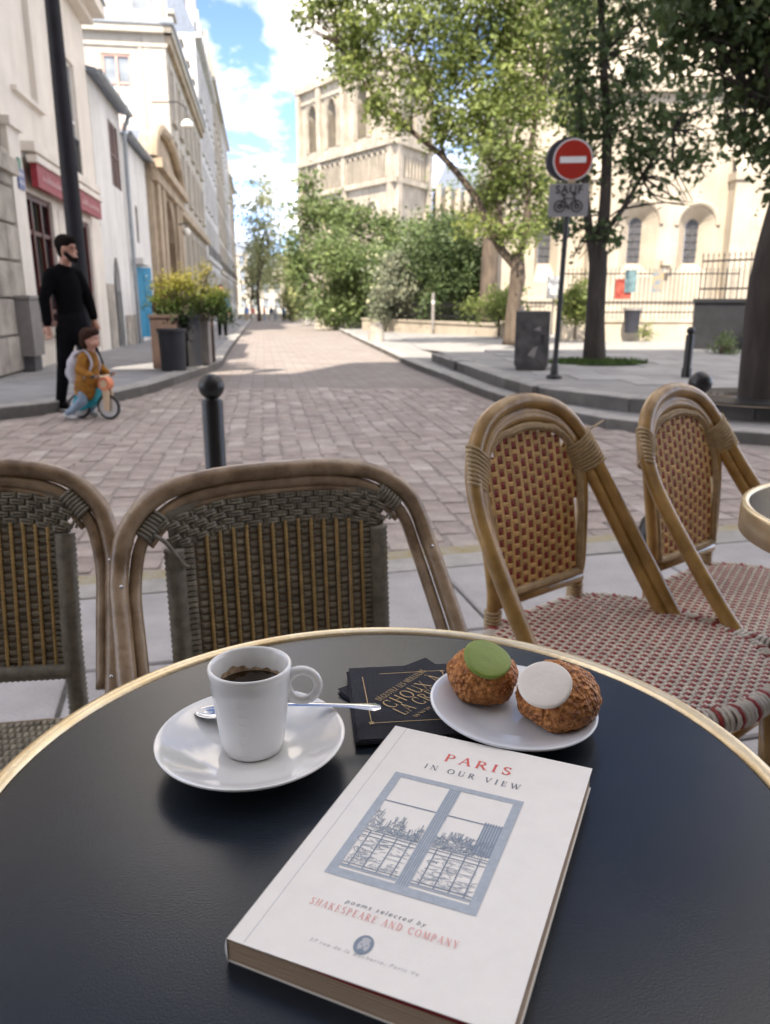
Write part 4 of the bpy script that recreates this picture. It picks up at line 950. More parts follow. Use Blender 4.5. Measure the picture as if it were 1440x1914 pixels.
# the thick trunk near the kerb
Y = 7.75; base = (3.72, Y, 0.2)
C, Rd = clumps([(1420, 60, 90, 60), (1340, 30, 60, 45), (1400, 170, 60, 50), (1440, 260, 45, 45), (1300, -30, 90, 50), (1450, 120, 70, 90), (1270, 60, 25, 40), (1360, 110, 40, 22), (1390, 260, 25, 30), (1480, 330, 50, 50), (1400, -70, 120, 60), (1280, 130, 22, 16)], Y)
tree('thick dark trunk with low dark foliage rooted in an iron grate', base,
     [(3.74, Y, 0.15, 0.20), P4(1422, 640, Y, 0.165), P4(1432, 540, Y, 0.16), P4(1455, 440, Y, 0.16), P4(1490, 330, Y, 0.17), P4(1530, 200, Y, 0.13)],
     [[P4(1452, 460, Y, 0.16), P4(1475, 340, Y, 0.12), P4(1450, 200, Y, 0.09), P4(1420, 60, Y, 0.06), P4(1390, -60, Y, 0.03)],
      [P4(1455, 450, Y, 0.12), P4(1520, 330, Y, 0.1), P4(1540, 150, Y, 0.06)], [P4(1455, 230, Y, 0.05), P4(1400, 170, Y, 0.035), P4(1330, 60, Y, 0.02)]],
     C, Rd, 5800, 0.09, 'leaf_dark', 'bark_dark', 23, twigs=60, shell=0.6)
o = thing('tree_grate', 'round iron tree grate on the paving at the thick trunk', 'tree grate', (3.72, 7.75, 0.236))
for k in range(7):
    b = MB(); r = 0.32+k*0.07; b.lathe([(r, 0), (r+0.035, 0), (r+0.035, 0.012), (r, 0.012)], 36, close=True); b.build('ring', 'iron_black', o)
b = MB(); b.lathe([(0.25, -0.004), (0.86, -0.004)], 24); b.build('pit', 'earth', o)

# greenery of the garden and the street end, from near to far
def bush(label, px0, px1, py0, py1, Y, n, size, mat, seed, trunk_px=None, name='bush', cat='bush', k=9, extra=None, ground=None, low=0.0, density_shell=0.45, group=None, skirt=False):
    rg = random.Random(seed); cx, hw = (px0+px1)/2, (px1-px0)/2; hh = (py1-py0)/2; cy = (py0+py1)/2; lst = []
    for i in range(k):
        a = 6.28*i/k+rg.uniform(-.4, .4); r = rg.uniform(0.25, 0.72) if i % 3 else rg.uniform(0, 0.3)
        lst.append((cx+hw*r*math.cos(a), cy+hh*r*math.sin(a), hw*rg.uniform(0.40, 0.62), hh*rg.uniform(0.38, 0.58), rg.uniform(-1, 1)*hw*Y/F*0.7))
    for i in range(4): lst.append((cx+hw*(-0.6+0.4*i), cy+hh*0.72, hw*0.34, hh*0.34, rg.uniform(-1, 1)*hw*Y/F*0.5))
    C, Rd = clumps(lst, Y) if cat == 'bush' or skirt else clumps(lst[:-4], Y); g0 = slope(Y) if ground is None else ground
    b0 = at_y(trunk_px or cx, 565, Y); top = at_y(cx, cy, Y)
    base = (b0.x, Y, g0); r0 = max(0.04, 0.018*(top.z-g0))
    limbs = [[(b0.x, Y, g0+(top.z-g0)*0.4, r0*0.7), (b0.x+(c[0]-b0.x)*0.5, c[1], (c[2]+top.z)/2-0.1*hh*Y/F, r0*0.4), (*c, r0*0.15)] for c in C[:5]]
    return tree(label, base, [(b0.x, Y, g0-0.1, r0*1.2), (b0.x, Y, g0+(top.z-g0)*0.5, r0*0.85), (top.x, Y, top.z, r0*0.5)], limbs, C, Rd, n, size, mat, 'bark', seed, cat, name, group, twigs=12, shell=density_shell, extra=extra)
bush('bright green rounded shrub in the sun below the sign post', 1048, 1110, 525, 600, 23.5, 3000, 0.11, 'leaf_fresh', 31, ground=0.2)
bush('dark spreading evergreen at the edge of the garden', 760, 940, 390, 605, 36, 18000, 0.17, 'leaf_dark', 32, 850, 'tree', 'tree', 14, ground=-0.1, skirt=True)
bush('silvery grey-green rounded shrub before the white-flowered bush', 685, 818, 448, 605, 38, 9000, 0.17, 'leaf_silver', 33, 745, k=12, ground=-0.2)
bush('green bush with white blossom at the garden corner', 585, 745, 415, 615, 46, 18000, 0.19, 'leaf_mid', 34, 690, extra=('blossom', 500, 0.22), k=12)
C, Rd = clumps([(582, 352, 30, 30), (572, 415, 38, 45), (622, 395, 42, 36), (664, 420, 42, 34), (712, 432, 38, 28), (600, 480, 48, 48), (660, 488, 55, 42), (720, 480, 38, 36), (562, 505, 24, 48), (640, 548, 60, 38), (590, 560, 34, 32), (700, 545, 50, 36)], 62)
tb_ = at_y(640, 565, 62); tree('round-headed green tree behind the white-flowered bush', (tb_.x, 62, slope(62)), [(tb_.x, 62, slope(62)-0.1, 0.22), (tb_.x, 62, 2.5, 0.16), P4(625, 430, 62, 0.1)], [[P4(640, 520, 62, 0.1), P4(600, 450, 62, 0.07), P4(582, 370, 62, 0.03)], [P4(640, 520, 62, 0.1), P4(690, 470, 62, 0.05)]], C, Rd, 15000, 0.28, 'leaf_mid', 'bark', 35, twigs=20, shell=0.5)
bush('darker green tree beneath the cathedral nave', 715, 905, 390, 540, 70, 11000, 0.32, 'leaf_mid', 36, 800, 'tree', 'tree', 10, skirt=True)
bush('pale airy tree at the end of the street', 432, 560, 298, 560, 95, 4300, 0.34, 'leaf_pale', 37, 484, 'tree', 'tree', 14, density_shell=0.6)
bush('second pale tree beside the airy one at the street end', 440, 520, 430, 590, 108, 2600, 0.36, 'leaf_pale', 44, 470, 'tree', 'tree', 9, density_shell=0.6)
bush('pale green tree before the far buildings left of the cathedral', 500, 580, 440, 585, 120, 3000, 0.40, 'leaf_pale', 45, 540, 'tree', 'tree', 9, density_shell=0.6)
bush('small round green tree by the quay', 515, 582, 515, 596, 92, 2200, 0.34, 'leaf_pale', 38, 548, 'tree', 'tree', 7)
bush('low green shrub along the garden railing', 735, 900, 540, 598, 42, 5000, 0.2, 'leaf_mid', 39, ground=-0.2)
bush('green shrub at the foot of the leaning tree', 870, 1000, 545, 600, 28, 3000, 0.12, 'leaf_fresh', 40, ground=0.1)
bush('tuft of weeds at the foot of the church railing', 1192, 1225, 600, 632, 24.2, 260, 0.07, 'leaf_fresh', 41, ground=0.2, k=5)
bush('dark green growth at the foot of the black wall', 1325, 1395, 622, 662, 14.5, 700, 0.05, 'leaf_mid', 42, ground=0.2, k=6)
# a bare pale trunk in the garden
Y = 33
tree('stout pale trunk standing in the garden behind the leaning tree', (at_y(912, 590, Y).x, Y, -0.1), [P4(912, 600, Y, 0.42), P4(914, 540, Y, 0.36), P4(918, 450, Y, 0.33), P4(925, 330, Y, 0.25)], [], [at_y(925, 250, Y)[:], at_y(880, 330, Y)[:]], [(1.6, 1.6, 1.4), (1.3, 1.3, 0.9)], 1200, 0.16, 'leaf_mid', 'bark', 43, twigs=8)
# ================================================================ street furniture
def bollard(label, x, y, z, hgt, r=0.041, tilt=(0, 0), group='black ball-topped bollards'):
    o = thing('bollard', label, 'bollard', (x, y, z), 0, group); o.rotation_euler = (tilt[0], tilt[1], 0)
    hb = hgt - 0.095
    b = MB(); b.lathe([(r*1.25, -0.03), (r*1.25, 0.1), (r, 0.12), (r, hb-0.012), (r*0.93, hb), (0, hb)], 24); b.build('post', 'iron_paint', o, True)
    b = MB(); b.lathe([(r*0.62, hb-0.005), (r*0.60, hb+0.012), (r*0.75, hb+0.018)], 24); b.build('neck', 'iron_paint', o, True)
    b = MB(); b.ball((0, 0, hgt-0.046), 0.05, 24, 16); b.build('ball', 'iron_paint', o, True); return o
p = at_y(388, 700, 3.02)
bollard('upright black ball-topped bollard behind the grey woven chair', p.x+0.012, 3.02, PZ, p.z-PZ)
bollard('leaning black ball-topped bollard behind the red and cream chairs', 1.19, 3.36, PZ, 0.79, tilt=(-0.03, 0.245))
p = at_z(1283, 705, 0.235)
o = bollard('thin dark bollard standing on the square beside the thick trunk', p.x, p.y, 0.235, 0.62, 0.05)
# tall dark lamp post
o = thing('lamp_post', 'tall dark iron lamp post at the kerb before the red shop sign', 'lamp post', (-3.47, 9.15, 0.115))
b = MB(); b.lathe([(0.16, 0), (0.16, 0.12), (0.12, 0.2), (0.11, 0.9), (0.095, 1.0), (0.092, 2.2), (0.075, 4.2), (0.06, 5.4), (0, 5.4)], 20); b.build('post', 'post_dark', o, True)
b = MB(); b.lathe([(0.10, 0.98), (0.115, 1.0), (0.115, 1.06), (0.097, 1.08)], 20); b.build('collar', 'post_dark', o, True)
b = MB(); b.lathe([(0.05, 5.4), (0.2, 5.5), (0.24, 6.1), (0.1, 6.3), (0, 6.4)], 8); b.build('lantern', 'glass_light', o)
# street cabinet
p = at_z(968, 692, 0.235)
o = thing('street_cabinet', 'scuffed dark grey street cabinet on the edge of the square', 'cabinet', (p.x+0.24, p.y+0.28, 0.235), R(-14))
b = MB(); b.pillow([(-0.23, -0.2), (0.23, -0.2), (0.23, 0.2), (-0.23, 0.2)], 0.05, 0.80, 0.015, 0.02); b.build('body', 'cabinet_grey', o)
b = MB(); b.box(-0.21, 0.21, -0.19, 0.19, 0, 0.05); b.build('plinth', 'kerb', o)
b = MB(); b.box(-0.20, 0.20, -0.207, -0.2, 0.09, 0.74); d = b.build('door', 'cabinet_grey', o)
b = MB(); b.box(0.13, 0.16, -0.22, -0.207, 0.36, 0.48); b.build('handle', 'iron_black', d)
b = MB(); b.add([(-0.05, -0.209, 0.2), (0.05, -0.209, 0.17), (0.09, -0.209, 0.33), (0.02, -0.209, 0.3)], [(0, 1, 2, 3)]); b.add([(0.02, -0.209, 0.55), (0.12, -0.209, 0.53), (0.11, -0.209, 0.6)], [(0, 1, 2)]); b.pieces('torn_sticker', 'planter_grey', d)

# no-entry sign
p = at_z(1036, 706, 0.235)
o = thing('no_entry_sign', 'round red no-entry sign on a black post with a grey bicycle panel', 'road sign', (p.x, p.y, 0.235), R(-6))
tx = at_y(1068, 300, p.y)
lean = (tx.x - p.x) / (tx.z - 0.235)
zs = tx.z - 0.235
b = MB(); b.tube([(0, 0, 0), (lean*(zs+0.25), 0, zs+0.25)], 0.032, 12); b.build('post', 'iron_black', o, True)
b = MB(); b.lathe([(0.10, 0.0), (0.10, 0.02), (0.05, 0.05), (0.045, 0.16), (0.033, 0.18)], 16); b.build('base', 'iron_black', o, True)
xs = lean*zs
def disc(r, y0, y1, mat, name, par, n=40):
    b = MB(); c = [(xs+0.015+r*math.cos(2*math.pi*k/n), y0, zs+r*math.sin(2*math.pi*k/n)) for k in range(n)]; b.extr(c, (0, y1-y0, 0)); return b.build(name, mat, par)
dk = disc(0.228, -0.055, -0.045, 'enamel_white', 'sign_disc', o)
disc(0.212, -0.058, -0.0551, 'enamel_red', 'red_face', dk)
disc(0.232, -0.0449, -0.036, 'sign_back', 'sign_rim', dk)
b = MB(); b.box(xs-0.135, xs+0.165, -0.0612, -0.0581, zs-0.034, zs+0.034); b.build('white_bar', 'enamel_white', dk)
# housing drum behind, seen at the left
b = MB(); c = [(xs-0.045+0.235*math.cos(2*math.pi*k/32), -0.035, zs+0.01+0.235*math.sin(2*math.pi*k/32)) for k in range(32)]; b.extr(c, (-0.02, 0.05, 0)); b.build('sign_drum', 'sign_back', dk)
z0, z1 = zs-0.62, zs-0.255; xm = lean*(zs-0.44)
b = MB(); hw = 0.232
rc = [(xm+sx*(hw-0.025)+0.025*math.cos(a), -0.046, zc+0.025*math.sin(a)) for sx, zc, a0 in ((1, z1-0.025, 0), (-1, z1-0.025, 90), (-1, z0+0.025, 180), (1, z0+0.025, 270)) for a in [R(a0+t_*30) for t_ in range(4)]]
b.extr(rc, (0, 0.012, 0)); pn = b.build('bicycle_panel', 'panel_grey', o)
def text_mesh(s, size, extrude=0.0, spacing=1.0, shear=0.0, bold=0.0):
    c = bpy.data.curves.new('t', 'FONT'); c.body = s; c.size = size; c.align_x = 'CENTER'; c.align_y = 'CENTER'; c.space_character = spacing; c.shear = shear; c.offset = bold
    c.extrude = extrude; c.resolution_u = 3
    o_ = bpy.data.objects.new('t', c); col.objects.link(o_); dg = bpy.context.evaluated_depsgraph_get(); me = bpy.data.meshes.new_from_object(o_.evaluated_get(dg))
    vs_ = [tuple(v.co) for v in me.vertices]; fs_ = [tuple(p_.vertices) for p_ in me.polygons]
    bpy.data.objects.remove(o_); bpy.data.curves.remove(c); bpy.data.meshes.remove(me); return vs_, fs_
v_, f_ = text_mesh('SAUF', 0.125, 0, 1.15, 0, 0.003)
b = MB(); b.add([(xm+q[0], -0.0485, z1-0.07+q[1]) for q in v_], f_); b.build('lettering', 'print_black', pn)
b = MB(); zc = z0+0.115; yb = -0.0485
def ring(cx, r): b.tube([(cx+r*math.cos(a), yb, zc+r*math.sin(a)) for a in [2*math.pi*k/20 for k in range(20)]], 0.0075, 5, closed=True)
ring(xm-0.1, 0.062); ring(xm+0.1, 0.062); ring(xm-0.1, 0.025); ring(xm+0.1, 0.025)
def ln(*pts, r=0.0075): b.tube([(xm+x, yb, zc+z) for x, z in pts], r, 5)
ln((-0.1, 0), (-0.055, 0.085), (0.065, 0.085), (0.0, -0.01), (-0.1, 0)); ln((-0.055, 0.085), (0.0, -0.01)); ln((0.1, 0), (0.06, 0.12), (0.085, 0.135)); ln((-0.05, 0.085), (-0.06, 0.125)); ln((-0.09, 0.128), (-0.035, 0.128), r=0.011); ln((0.04, 0.13), (0.09, 0.14), r=0.009); ln((0.0, -0.01), (0.0, -0.012), (0.01, -0.03), r=0.012)
b.build('bicycle_symbol', 'print_black', pn)
b = MB(); b.box(xs-0.03, xs+0.06, -0.058, -0.035, zs-0.255, zs-0.215); b.build('small_tag', 'cloth_beige', o)

# ---------------- planters along the kerb
pls = [(-3.32, 12.3, 'planter_dark', 0.64, 0.44), (-3.58, 12.95, 'terracotta', 0.84, 0.42), (-3.24, 13.2, 'planter_dark', 0.84, 0.36), (-3.22, 13.7, 'planter_grey', 0.8, 0.36), (-3.3, 14.3, 'terracotta', 0.8, 0.4), (-3.45, 15.0, 'planter_dark', 0.78, 0.42), (-3.8, 16.0, 'planter_grey', 0.78, 0.42)]
lb = ['dark grey round-edged planter tub at the head of the row', 'terracotta planter box just behind the dark grey tub', 'slim black tub between the terracotta box and the pale one', 'pale grey planter box beside the slim black tub', 'brown terracotta planter box in the middle of the row', 'dark planter box between brown and pale ones', 'pale planter box at the far end of the row']
for (x, y, mt, hh, w), l_ in zip(pls, lb):
    o = thing('planter', l_, 'planter', (x, y, 0.118), SA+random.uniform(-.1, .1), 'planters along the kerb'); w /= 2
    b = MB(); n = 4 if mt != 'planter_dark' else 12
    if n == 12: b.lathe([(0, 0), (w*0.86, 0), (w*0.95, hh-0.06), (w*1.04, hh-0.05), (w*1.04, hh), (w*0.9, hh), (w*0.88, hh-0.06), (0, hh-0.06)], 20); b.build('tub', mt, o, True)
    else:
        b.pillow([(-w, -w), (w, -w), (w, w), (-w, w)], 0, hh-0.05, 0.01, 0.01); b.build('box', mt, o)
        b = MB(); b.pillow([(-w-0.02, -w-0.02), (w+0.02, -w-0.02), (w+0.02, w+0.02), (-w-0.02, w+0.02)], hh-0.05, hh, 0.01, 0.01); b.build('rim', mt, o)
def shrub(label, cx, cy, z0, C, n, size, mat, seed):
    o = thing('potted_shrub', label, 'shrub', (cx, cy, z0), 0, 'shrubs in the planters'); rg = random.Random(seed)
    b = MB()
    for c, r in C:
        for k in range(4): b.tube(bez([(rg.uniform(-.05, .05), rg.uniform(-.05, .05), -0.06), (c[0]*0.5, c[1]*0.5, c[2]*0.5), (c[0]+rg.uniform(-r, r)*0.6, c[1]+rg.uniform(-r, r)*0.6, c[2]+rg.uniform(-r, r)*0.5)], 4), 0.008, 5)
    b.build('stems', 'bark', o)
    me = leaves_mesh('foliage', mat, [c for c, r in C], [(r, r, r*0.9) for c, r in C], n, size, seed, 0.5, 0.35, 0.42)
    # leaves golden towards the top, dark green lower down
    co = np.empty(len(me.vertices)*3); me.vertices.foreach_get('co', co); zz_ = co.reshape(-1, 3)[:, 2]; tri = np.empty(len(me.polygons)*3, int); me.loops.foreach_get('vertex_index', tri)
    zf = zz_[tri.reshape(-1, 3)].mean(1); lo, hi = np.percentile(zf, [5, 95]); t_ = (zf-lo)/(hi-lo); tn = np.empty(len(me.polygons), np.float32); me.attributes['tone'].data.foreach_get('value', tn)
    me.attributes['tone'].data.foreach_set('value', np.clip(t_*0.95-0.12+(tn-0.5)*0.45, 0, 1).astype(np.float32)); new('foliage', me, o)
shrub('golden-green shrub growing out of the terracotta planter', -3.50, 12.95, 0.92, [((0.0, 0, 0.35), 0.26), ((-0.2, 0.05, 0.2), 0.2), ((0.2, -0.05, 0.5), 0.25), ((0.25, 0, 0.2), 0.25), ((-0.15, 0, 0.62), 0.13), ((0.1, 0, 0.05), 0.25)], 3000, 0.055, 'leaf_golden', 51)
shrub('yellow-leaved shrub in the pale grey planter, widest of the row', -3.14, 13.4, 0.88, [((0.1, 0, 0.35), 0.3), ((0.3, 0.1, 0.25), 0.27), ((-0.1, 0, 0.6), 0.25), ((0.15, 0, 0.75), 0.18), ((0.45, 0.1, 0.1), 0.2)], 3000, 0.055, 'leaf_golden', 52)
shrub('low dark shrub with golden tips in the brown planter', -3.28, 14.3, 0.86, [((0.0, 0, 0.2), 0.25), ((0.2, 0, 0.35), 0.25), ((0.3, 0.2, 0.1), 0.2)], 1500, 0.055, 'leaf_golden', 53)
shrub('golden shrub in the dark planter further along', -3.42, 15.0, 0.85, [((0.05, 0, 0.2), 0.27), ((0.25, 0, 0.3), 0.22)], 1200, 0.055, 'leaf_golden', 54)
p = street(0.55, 16.5); bush('small grey-green pot plant against the wall beside the blue door', 268, 292, 575, 632, (p.y), 300, 0.05, 'leaf_silver', 55, ground=0.1, k=5)
# small dark flower pot under it is hidden by foliage; a stone stump at the kerb opposite
p = V(-0.29, 25.8, slope(25.8)+0.1)
o = tag(MB().lathe([(0.26, -0.1), (0.25, 0.3), (0.2, 0.5), (0.1, 0.6), (0, 0.62)], 14).build('stone_bollard', 'stone_rough', None, True), 'rounded old stone bollard at the edge of the sunny pavement', 'bollard'); o.location = p

# ---------------- barriers and vehicles at the street end
for px, y, w, lb_ in ((625, 62, 1.5, 'grey mesh barrier panel near the stone stump'), (655, 55, 1.6, 'pale barrier panel nearest the garden corner')):
    q = at_y(px, 600, y); o = thing('barrier', lb_, 'barrier', (q.x, y, slope(y)+0.1), 0.1, 'barriers at the roadside')
    b = MB(); b.box(-w/2, w/2, -0.02, 0.02, 0.15, 1.75); b.build('panel', 'metal_panel', o)
    b = MB()
    for x in (-w/2, w/2): b.tube([(x, 0, 0), (x, 0, 1.9)], 0.035, 6)
    b.tube([(-w/2, 0, 1.8), (w/2, 0, 1.8)], 0.03, 6); b.build('frame', 'zinc', o); b = MB()
    for x in (-w/2, w/2): b.box(x-0.15, x+0.15, -0.35, 0.35, 0, 0.1)
    b.build('foot', 'kerb', o)
# low stone wall at the kerb
b = MB(); b.box(-2.2, 2.2, -0.25, 0.25, -0.3, 0.85); b.box(-2.25, 2.25, -0.3, 0.3, 0.85, 0.95); o = b.build('low_wall', 'stone_pale'); q = at_y(655, 590, 50); o.location = (q.x, 50, slope(50)); tag(o, 'low pale stone wall below the barrier panels', 'wall')
# white delivery van
q = at_y(602, 600, 96)
o = thing('van', 'white delivery van parked at the street end', 'van', (q.x, 96, slope(96)), 0.25)
b = MB(); b.extr([(-1.0, -2.4, 0.45), (-1.0, 1.5, 0.45), (-1.0, 2.5, 0.5), (-1.0, 2.5, 1.2), (-1.0, 1.8, 1.35), (-1.0, 1.1, 2.3), (-1.0, -2.4, 2.35)], (2.0, 0, 0)); b.build('body', 'enamel_white', o)
b = MB(); b.box(-0.8, 0.8, -2.42, -2.40, 1.4, 2.1); b.build('rear_window', 'window_glass', o)
for x in (-0.95, 0.75):
    for y in (-1.6, 1.7): b = MB(); b.extr([(x, y+0.35*math.cos(a), 0.35+0.35*math.sin(a)) for a in [2*math.pi*k/16 for k in range(16)]], (0.2, 0, 0)); b.build('wheel', 'rubber', o)
for x in (-0.95, 0.8): b = MB(); b.box(x, x+0.15, -2.43, -2.40, 0.9, 1.3); b.build('tail_light', 'enamel_red', o)
q = at_y(560, 560, 100); o = thing('roadside_board', 'white information board on two posts at the street end', 'board', (q.x, 100, slope(100)))
b = MB(); b.box(-1.0, 1.0, -0.05, 0.05, 2.0, 3.3); b.build('board', 'enamel_white', o); b = MB()
for x in (-0.8, 0.8): b.tube([(x, 0.1, 0), (x, 0.1, 3.2)], 0.05, 6)
b.build('post', 'zinc', o)

# ================================================================ people
def flesh(name, mat, parent, caps, voxel=0.014, smooth=5, balls=()):
    # overlapping tapered limbs fused into one continuous skin
    b = MB()
    for path, rad in caps:
        P = [Vector(p) for p in path]; rr = [rad]*len(P) if isinstance(rad, (int, float)) else rad
        b.tube(P, rr, 12)
        for p_, r_ in zip(P, rr): b.ball(p_, r_, 10, 8)
    for c, r in balls: b.ball(c, r, 14, 10)
    o = b.build(name, mat, parent, 'all')
    m = o.modifiers.new('fuse', 'REMESH'); m.mode = 'VOXEL'; m.voxel_size = voxel; m.use_smooth_shade = True
    m = o.modifiers.new('soften', 'SMOOTH'); m.factor = 0.5; m.iterations = smooth
    return o
def hand_caps(w, d, s=1.0, curl=0.35, side=1, spread=V(0, 1, 0)):
    # palm and five fingers from the wrist w along direction d
    d = Vector(d).normalized(); n = d.cross(spread).normalized(); sp = n.cross(d).normalized(); w = Vector(w); caps = []
    caps.append(([w, w+d*0.05*s+sp*0.0, w+d*0.085*s], [0.022*s, 0.03*s, 0.028*s]))
    for k, ln_ in enumerate((0.065, 0.075, 0.07, 0.055)):
        a = w + d*0.085*s + sp*(k-1.5)*0.018*s; m_ = a + (d + n*curl*side)*ln_*0.5*s; e = m_ + (d*0.6 + n*curl*2.2*side).normalized()*ln_*0.5*s
        caps.append(([a, m_, e], [0.0095*s, 0.0088*s, 0.0072*s]))
    a = w + d*0.025*s - sp*0.024*s; caps.append(([a, a+(d*0.7-sp*0.6)*0.035*s, a+(d*1.0-sp*0.45)*0.062*s], [0.012*s, 0.011*s, 0.008*s])); return caps
# ---- the man in black, stepping off the kerb
mp_ = V(-3.54, 8.42, 0.0)
man = thing('person', 'bearded person in black sweater, black trousers and sneakers stepping off the kerb', 'person', mp_)
fx = 0.9; FY = -0.42                            # facing to the right and a little to the lens
hd = V(0.26, -0.03, 1.68)
body = flesh('body', 'skin', man, [([(0.03, -0.17, 0.92), (0.02, -0.17, 1.18), (0.10, -0.12, 1.40), (0.2, 0, 1.45), (0.28, 0.12, 1.40), (0.36, 0.16, 1.18), (0.42, 0.1, 0.98)], 0.03), ([(0.2, 0, 1.45), (0.22, -0.01, 1.58), (0.24, -0.02, 1.64)], [0.065, 0.058, 0.06])] +
   hand_caps((0.03, -0.17, 0.92), (0.08, -0.02, -1), 1.0, 0.4, 1, V(1, 0, 0)) + hand_caps((0.42, 0.1, 0.98), (0.3, -0.1, -0.9), 1.0, 0.4, 1, V(1, 0, 0)) +
   [([hd+V(0.075, -0.04, 0.0), hd+V(0.108, -0.055, -0.025), hd+V(0.115, -0.058, -0.035)], [0.012, 0.015, 0.014]),
    ([hd+V(0.03, -0.02, -0.07), hd+V(0.075, -0.035, -0.09)], [0.06, 0.042])],
   0.009, 3, [(hd, (0.088, 0.078, 0.115)), (hd+V(0.085, -0.045, 0.03), (0.02, 0.04, 0.015)), (hd+V(-0.01, -0.085, -0.005), (0.022, 0.012, 0.032))])
for s_ in (-1, 1):
    q = hd+V(0.082, -0.042, 0.008)+V(0.012, 0.03, 0)*s_; b = MB(); b.ball(q, 0.010, 8, 6); b.build('eye', 'print_black', man, True)
flesh('hair', 'hair_dark', man, [], 0.012, 2, [(hd+V(-0.025, 0.005, 0.055), (0.105, 0.098, 0.098)), (hd+V(-0.05, 0.01, -0.01), (0.06, 0.08, 0.09)), (hd+V(0.03, -0.01, 0.095), (0.075, 0.07, 0.04))])
flesh('beard', 'hair_dark', man, [([hd+V(0.01, -0.075, -0.05), hd+V(0.06, -0.06, -0.1), hd+V(0.09, -0.045, -0.105), hd+V(0.075, 0.02, -0.09)], [0.024, 0.032, 0.034, 0.026])], 0.009, 2)
flesh('sweater', 'cloth_black', man, [([(0.22, 0, 0.93), (0.21, 0, 1.15), (0.19, 0, 1.34), (0.19, 0, 1.46)], [0.14, 0.135, 0.145, 0.10]),
    ([(0.10, -0.12, 1.42), (0.02, -0.17, 1.18), (0.03, -0.17, 0.94)], [0.072, 0.058, 0.046]), ([(0.28, 0.12, 1.42), (0.36, 0.16, 1.18), (0.42, 0.1, 1.0)], [0.072, 0.058, 0.046]),
    ([(0.10, -0.12, 1.43), (0.19, 0, 1.47), (0.28, 0.12, 1.43)], [0.068, 0.08, 0.068])], 0.016, 4)
flesh('trousers', 'denim_black', man, [([(0.22, 0, 0.98), (0.22, 0, 0.86)], [0.15, 0.15]),
    ([(0.16, -0.03, 0.86), (0.10, -0.03, 0.5), (0.0, 0.03, 0.12)], [0.11, 0.075, 0.055]), ([(0.29, 0.03, 0.86), (0.44, 0.0, 0.5), (0.5, -0.02, 0.12)], [0.11, 0.078, 0.055])], 0.014, 3)
for x, y in ((0.0, 0.02), (0.5, -0.03)):
    sh_ = flesh('shoe', 'cloth_black', man, [([(x-0.03, y+0.01, 0.06), (x+0.06, y-0.03, 0.055), (x+0.15, y-0.07, 0.045)], [0.05, 0.045, 0.038])], 0.012, 2)
    b = MB(); b.tube([(x-0.06, y+0.02, 0.02), (x+0.18, y-0.085, 0.02)], 0.046, 10, flat=0.4); b.build('sole', 'shoe_white', sh_, 'all')
    b = MB(); b.ball((x+0.165, y-0.077, 0.045), (0.04, 0.04, 0.03), 10, 6); b.build('toe_cap', 'shoe_white', sh_, 'all')
# ---- the child on the balance bike
cp_ = V(-3.0, 7.88, 0.0); ca = R(-12)
bike = thing('balance_bike', 'wooden balance bike in turquoise and pale birch with white wheels', 'balance bike', cp_, ca)
for x in (-0.13, 0.20):
    b = MB(); b.tube([(x+0.112*math.cos(a), 0, 0.124+0.112*math.sin(a)) for a in [2*math.pi*k/24 for k in range(24)]], 0.016, 8, closed=True); w = b.build('wheel', 'rubber', bike, 'all')
    b = MB(); b.extr([(x+0.1*math.cos(a), -0.013, 0.124+0.1*math.sin(a)) for a in [2*math.pi*k/20 for k in range(20)]], (0, 0.026, 0)); b.build('wheel_disc', 'wheel_white', w)
    b = MB(); b.extr([(x+0.025*math.cos(a), -0.02, 0.124+0.025*math.sin(a)) for a in [2*math.pi*k/12 for k in range(12)]], (0, 0.04, 0)); b.build('hub', 'planter_grey', w)
b = MB()
for y in (-0.038, 0.022): b.extr([(0.165, y, 0.09), (0.225, y, 0.09), (0.235, y, 0.24), (0.215, y, 0.42), (0.15, y, 0.43), (0.165, y, 0.25)], (0, 0.016, 0))
b.build('fork', 'birch_ply', bike)
b = MB(); b.extr([(0.19+0.062*math.cos(a), -0.046, 0.36+0.068*math.sin(a)) for a in [2*math.pi*k/20 for k in range(20)]], (0, 0.092, 0)); hp = b.build('head_plate', 'orange_paint', bike)
b = MB(); b.extr([(0.19+0.036*math.cos(a), -0.05, 0.36+0.04*math.sin(a)) for a in [2*math.pi*k/16 for k in range(16)]], (0, 0.1, 0)); b.build('plate_center', 'birch_ply', hp)
b = MB(); b.extr([(-0.17, -0.03, 0.1), (-0.1, -0.03, 0.08), (0.06, -0.03, 0.14), (0.16, -0.03, 0.27), (0.16, -0.03, 0.34), (0.08, -0.03, 0.3), (-0.04, -0.03, 0.26), (-0.14, -0.03, 0.25), (-0.19, -0.03, 0.16)], (0, 0.06, 0)); b.build('frame', 'turquoise', bike)
b = MB(); b.ball((-0.05, 0, 0.29), (0.1, 0.06, 0.03), 12, 6); b.build('saddle', 'cloth_black', bike, True)
b = MB(); b.tube([(0.17, -0.16, 0.44), (0.18, 0, 0.43), (0.17, 0.16, 0.44)], 0.012, 8); hb_ = b.build('handlebar', 'birch_ply', bike)
b = MB(); b.tube([(0.167, -0.19, 0.442), (0.17, -0.1, 0.438)], 0.018, 8); b.tube([(0.167, 0.19, 0.442), (0.17, 0.1, 0.438)], 0.018, 8); b.build('grips', 'rubber', hb_)
kid = thing('person', 'child in mustard coat and pale jeans riding the balance bike', 'person', cp_, ca)
hd = V(0.07, 0.0, 0.80)
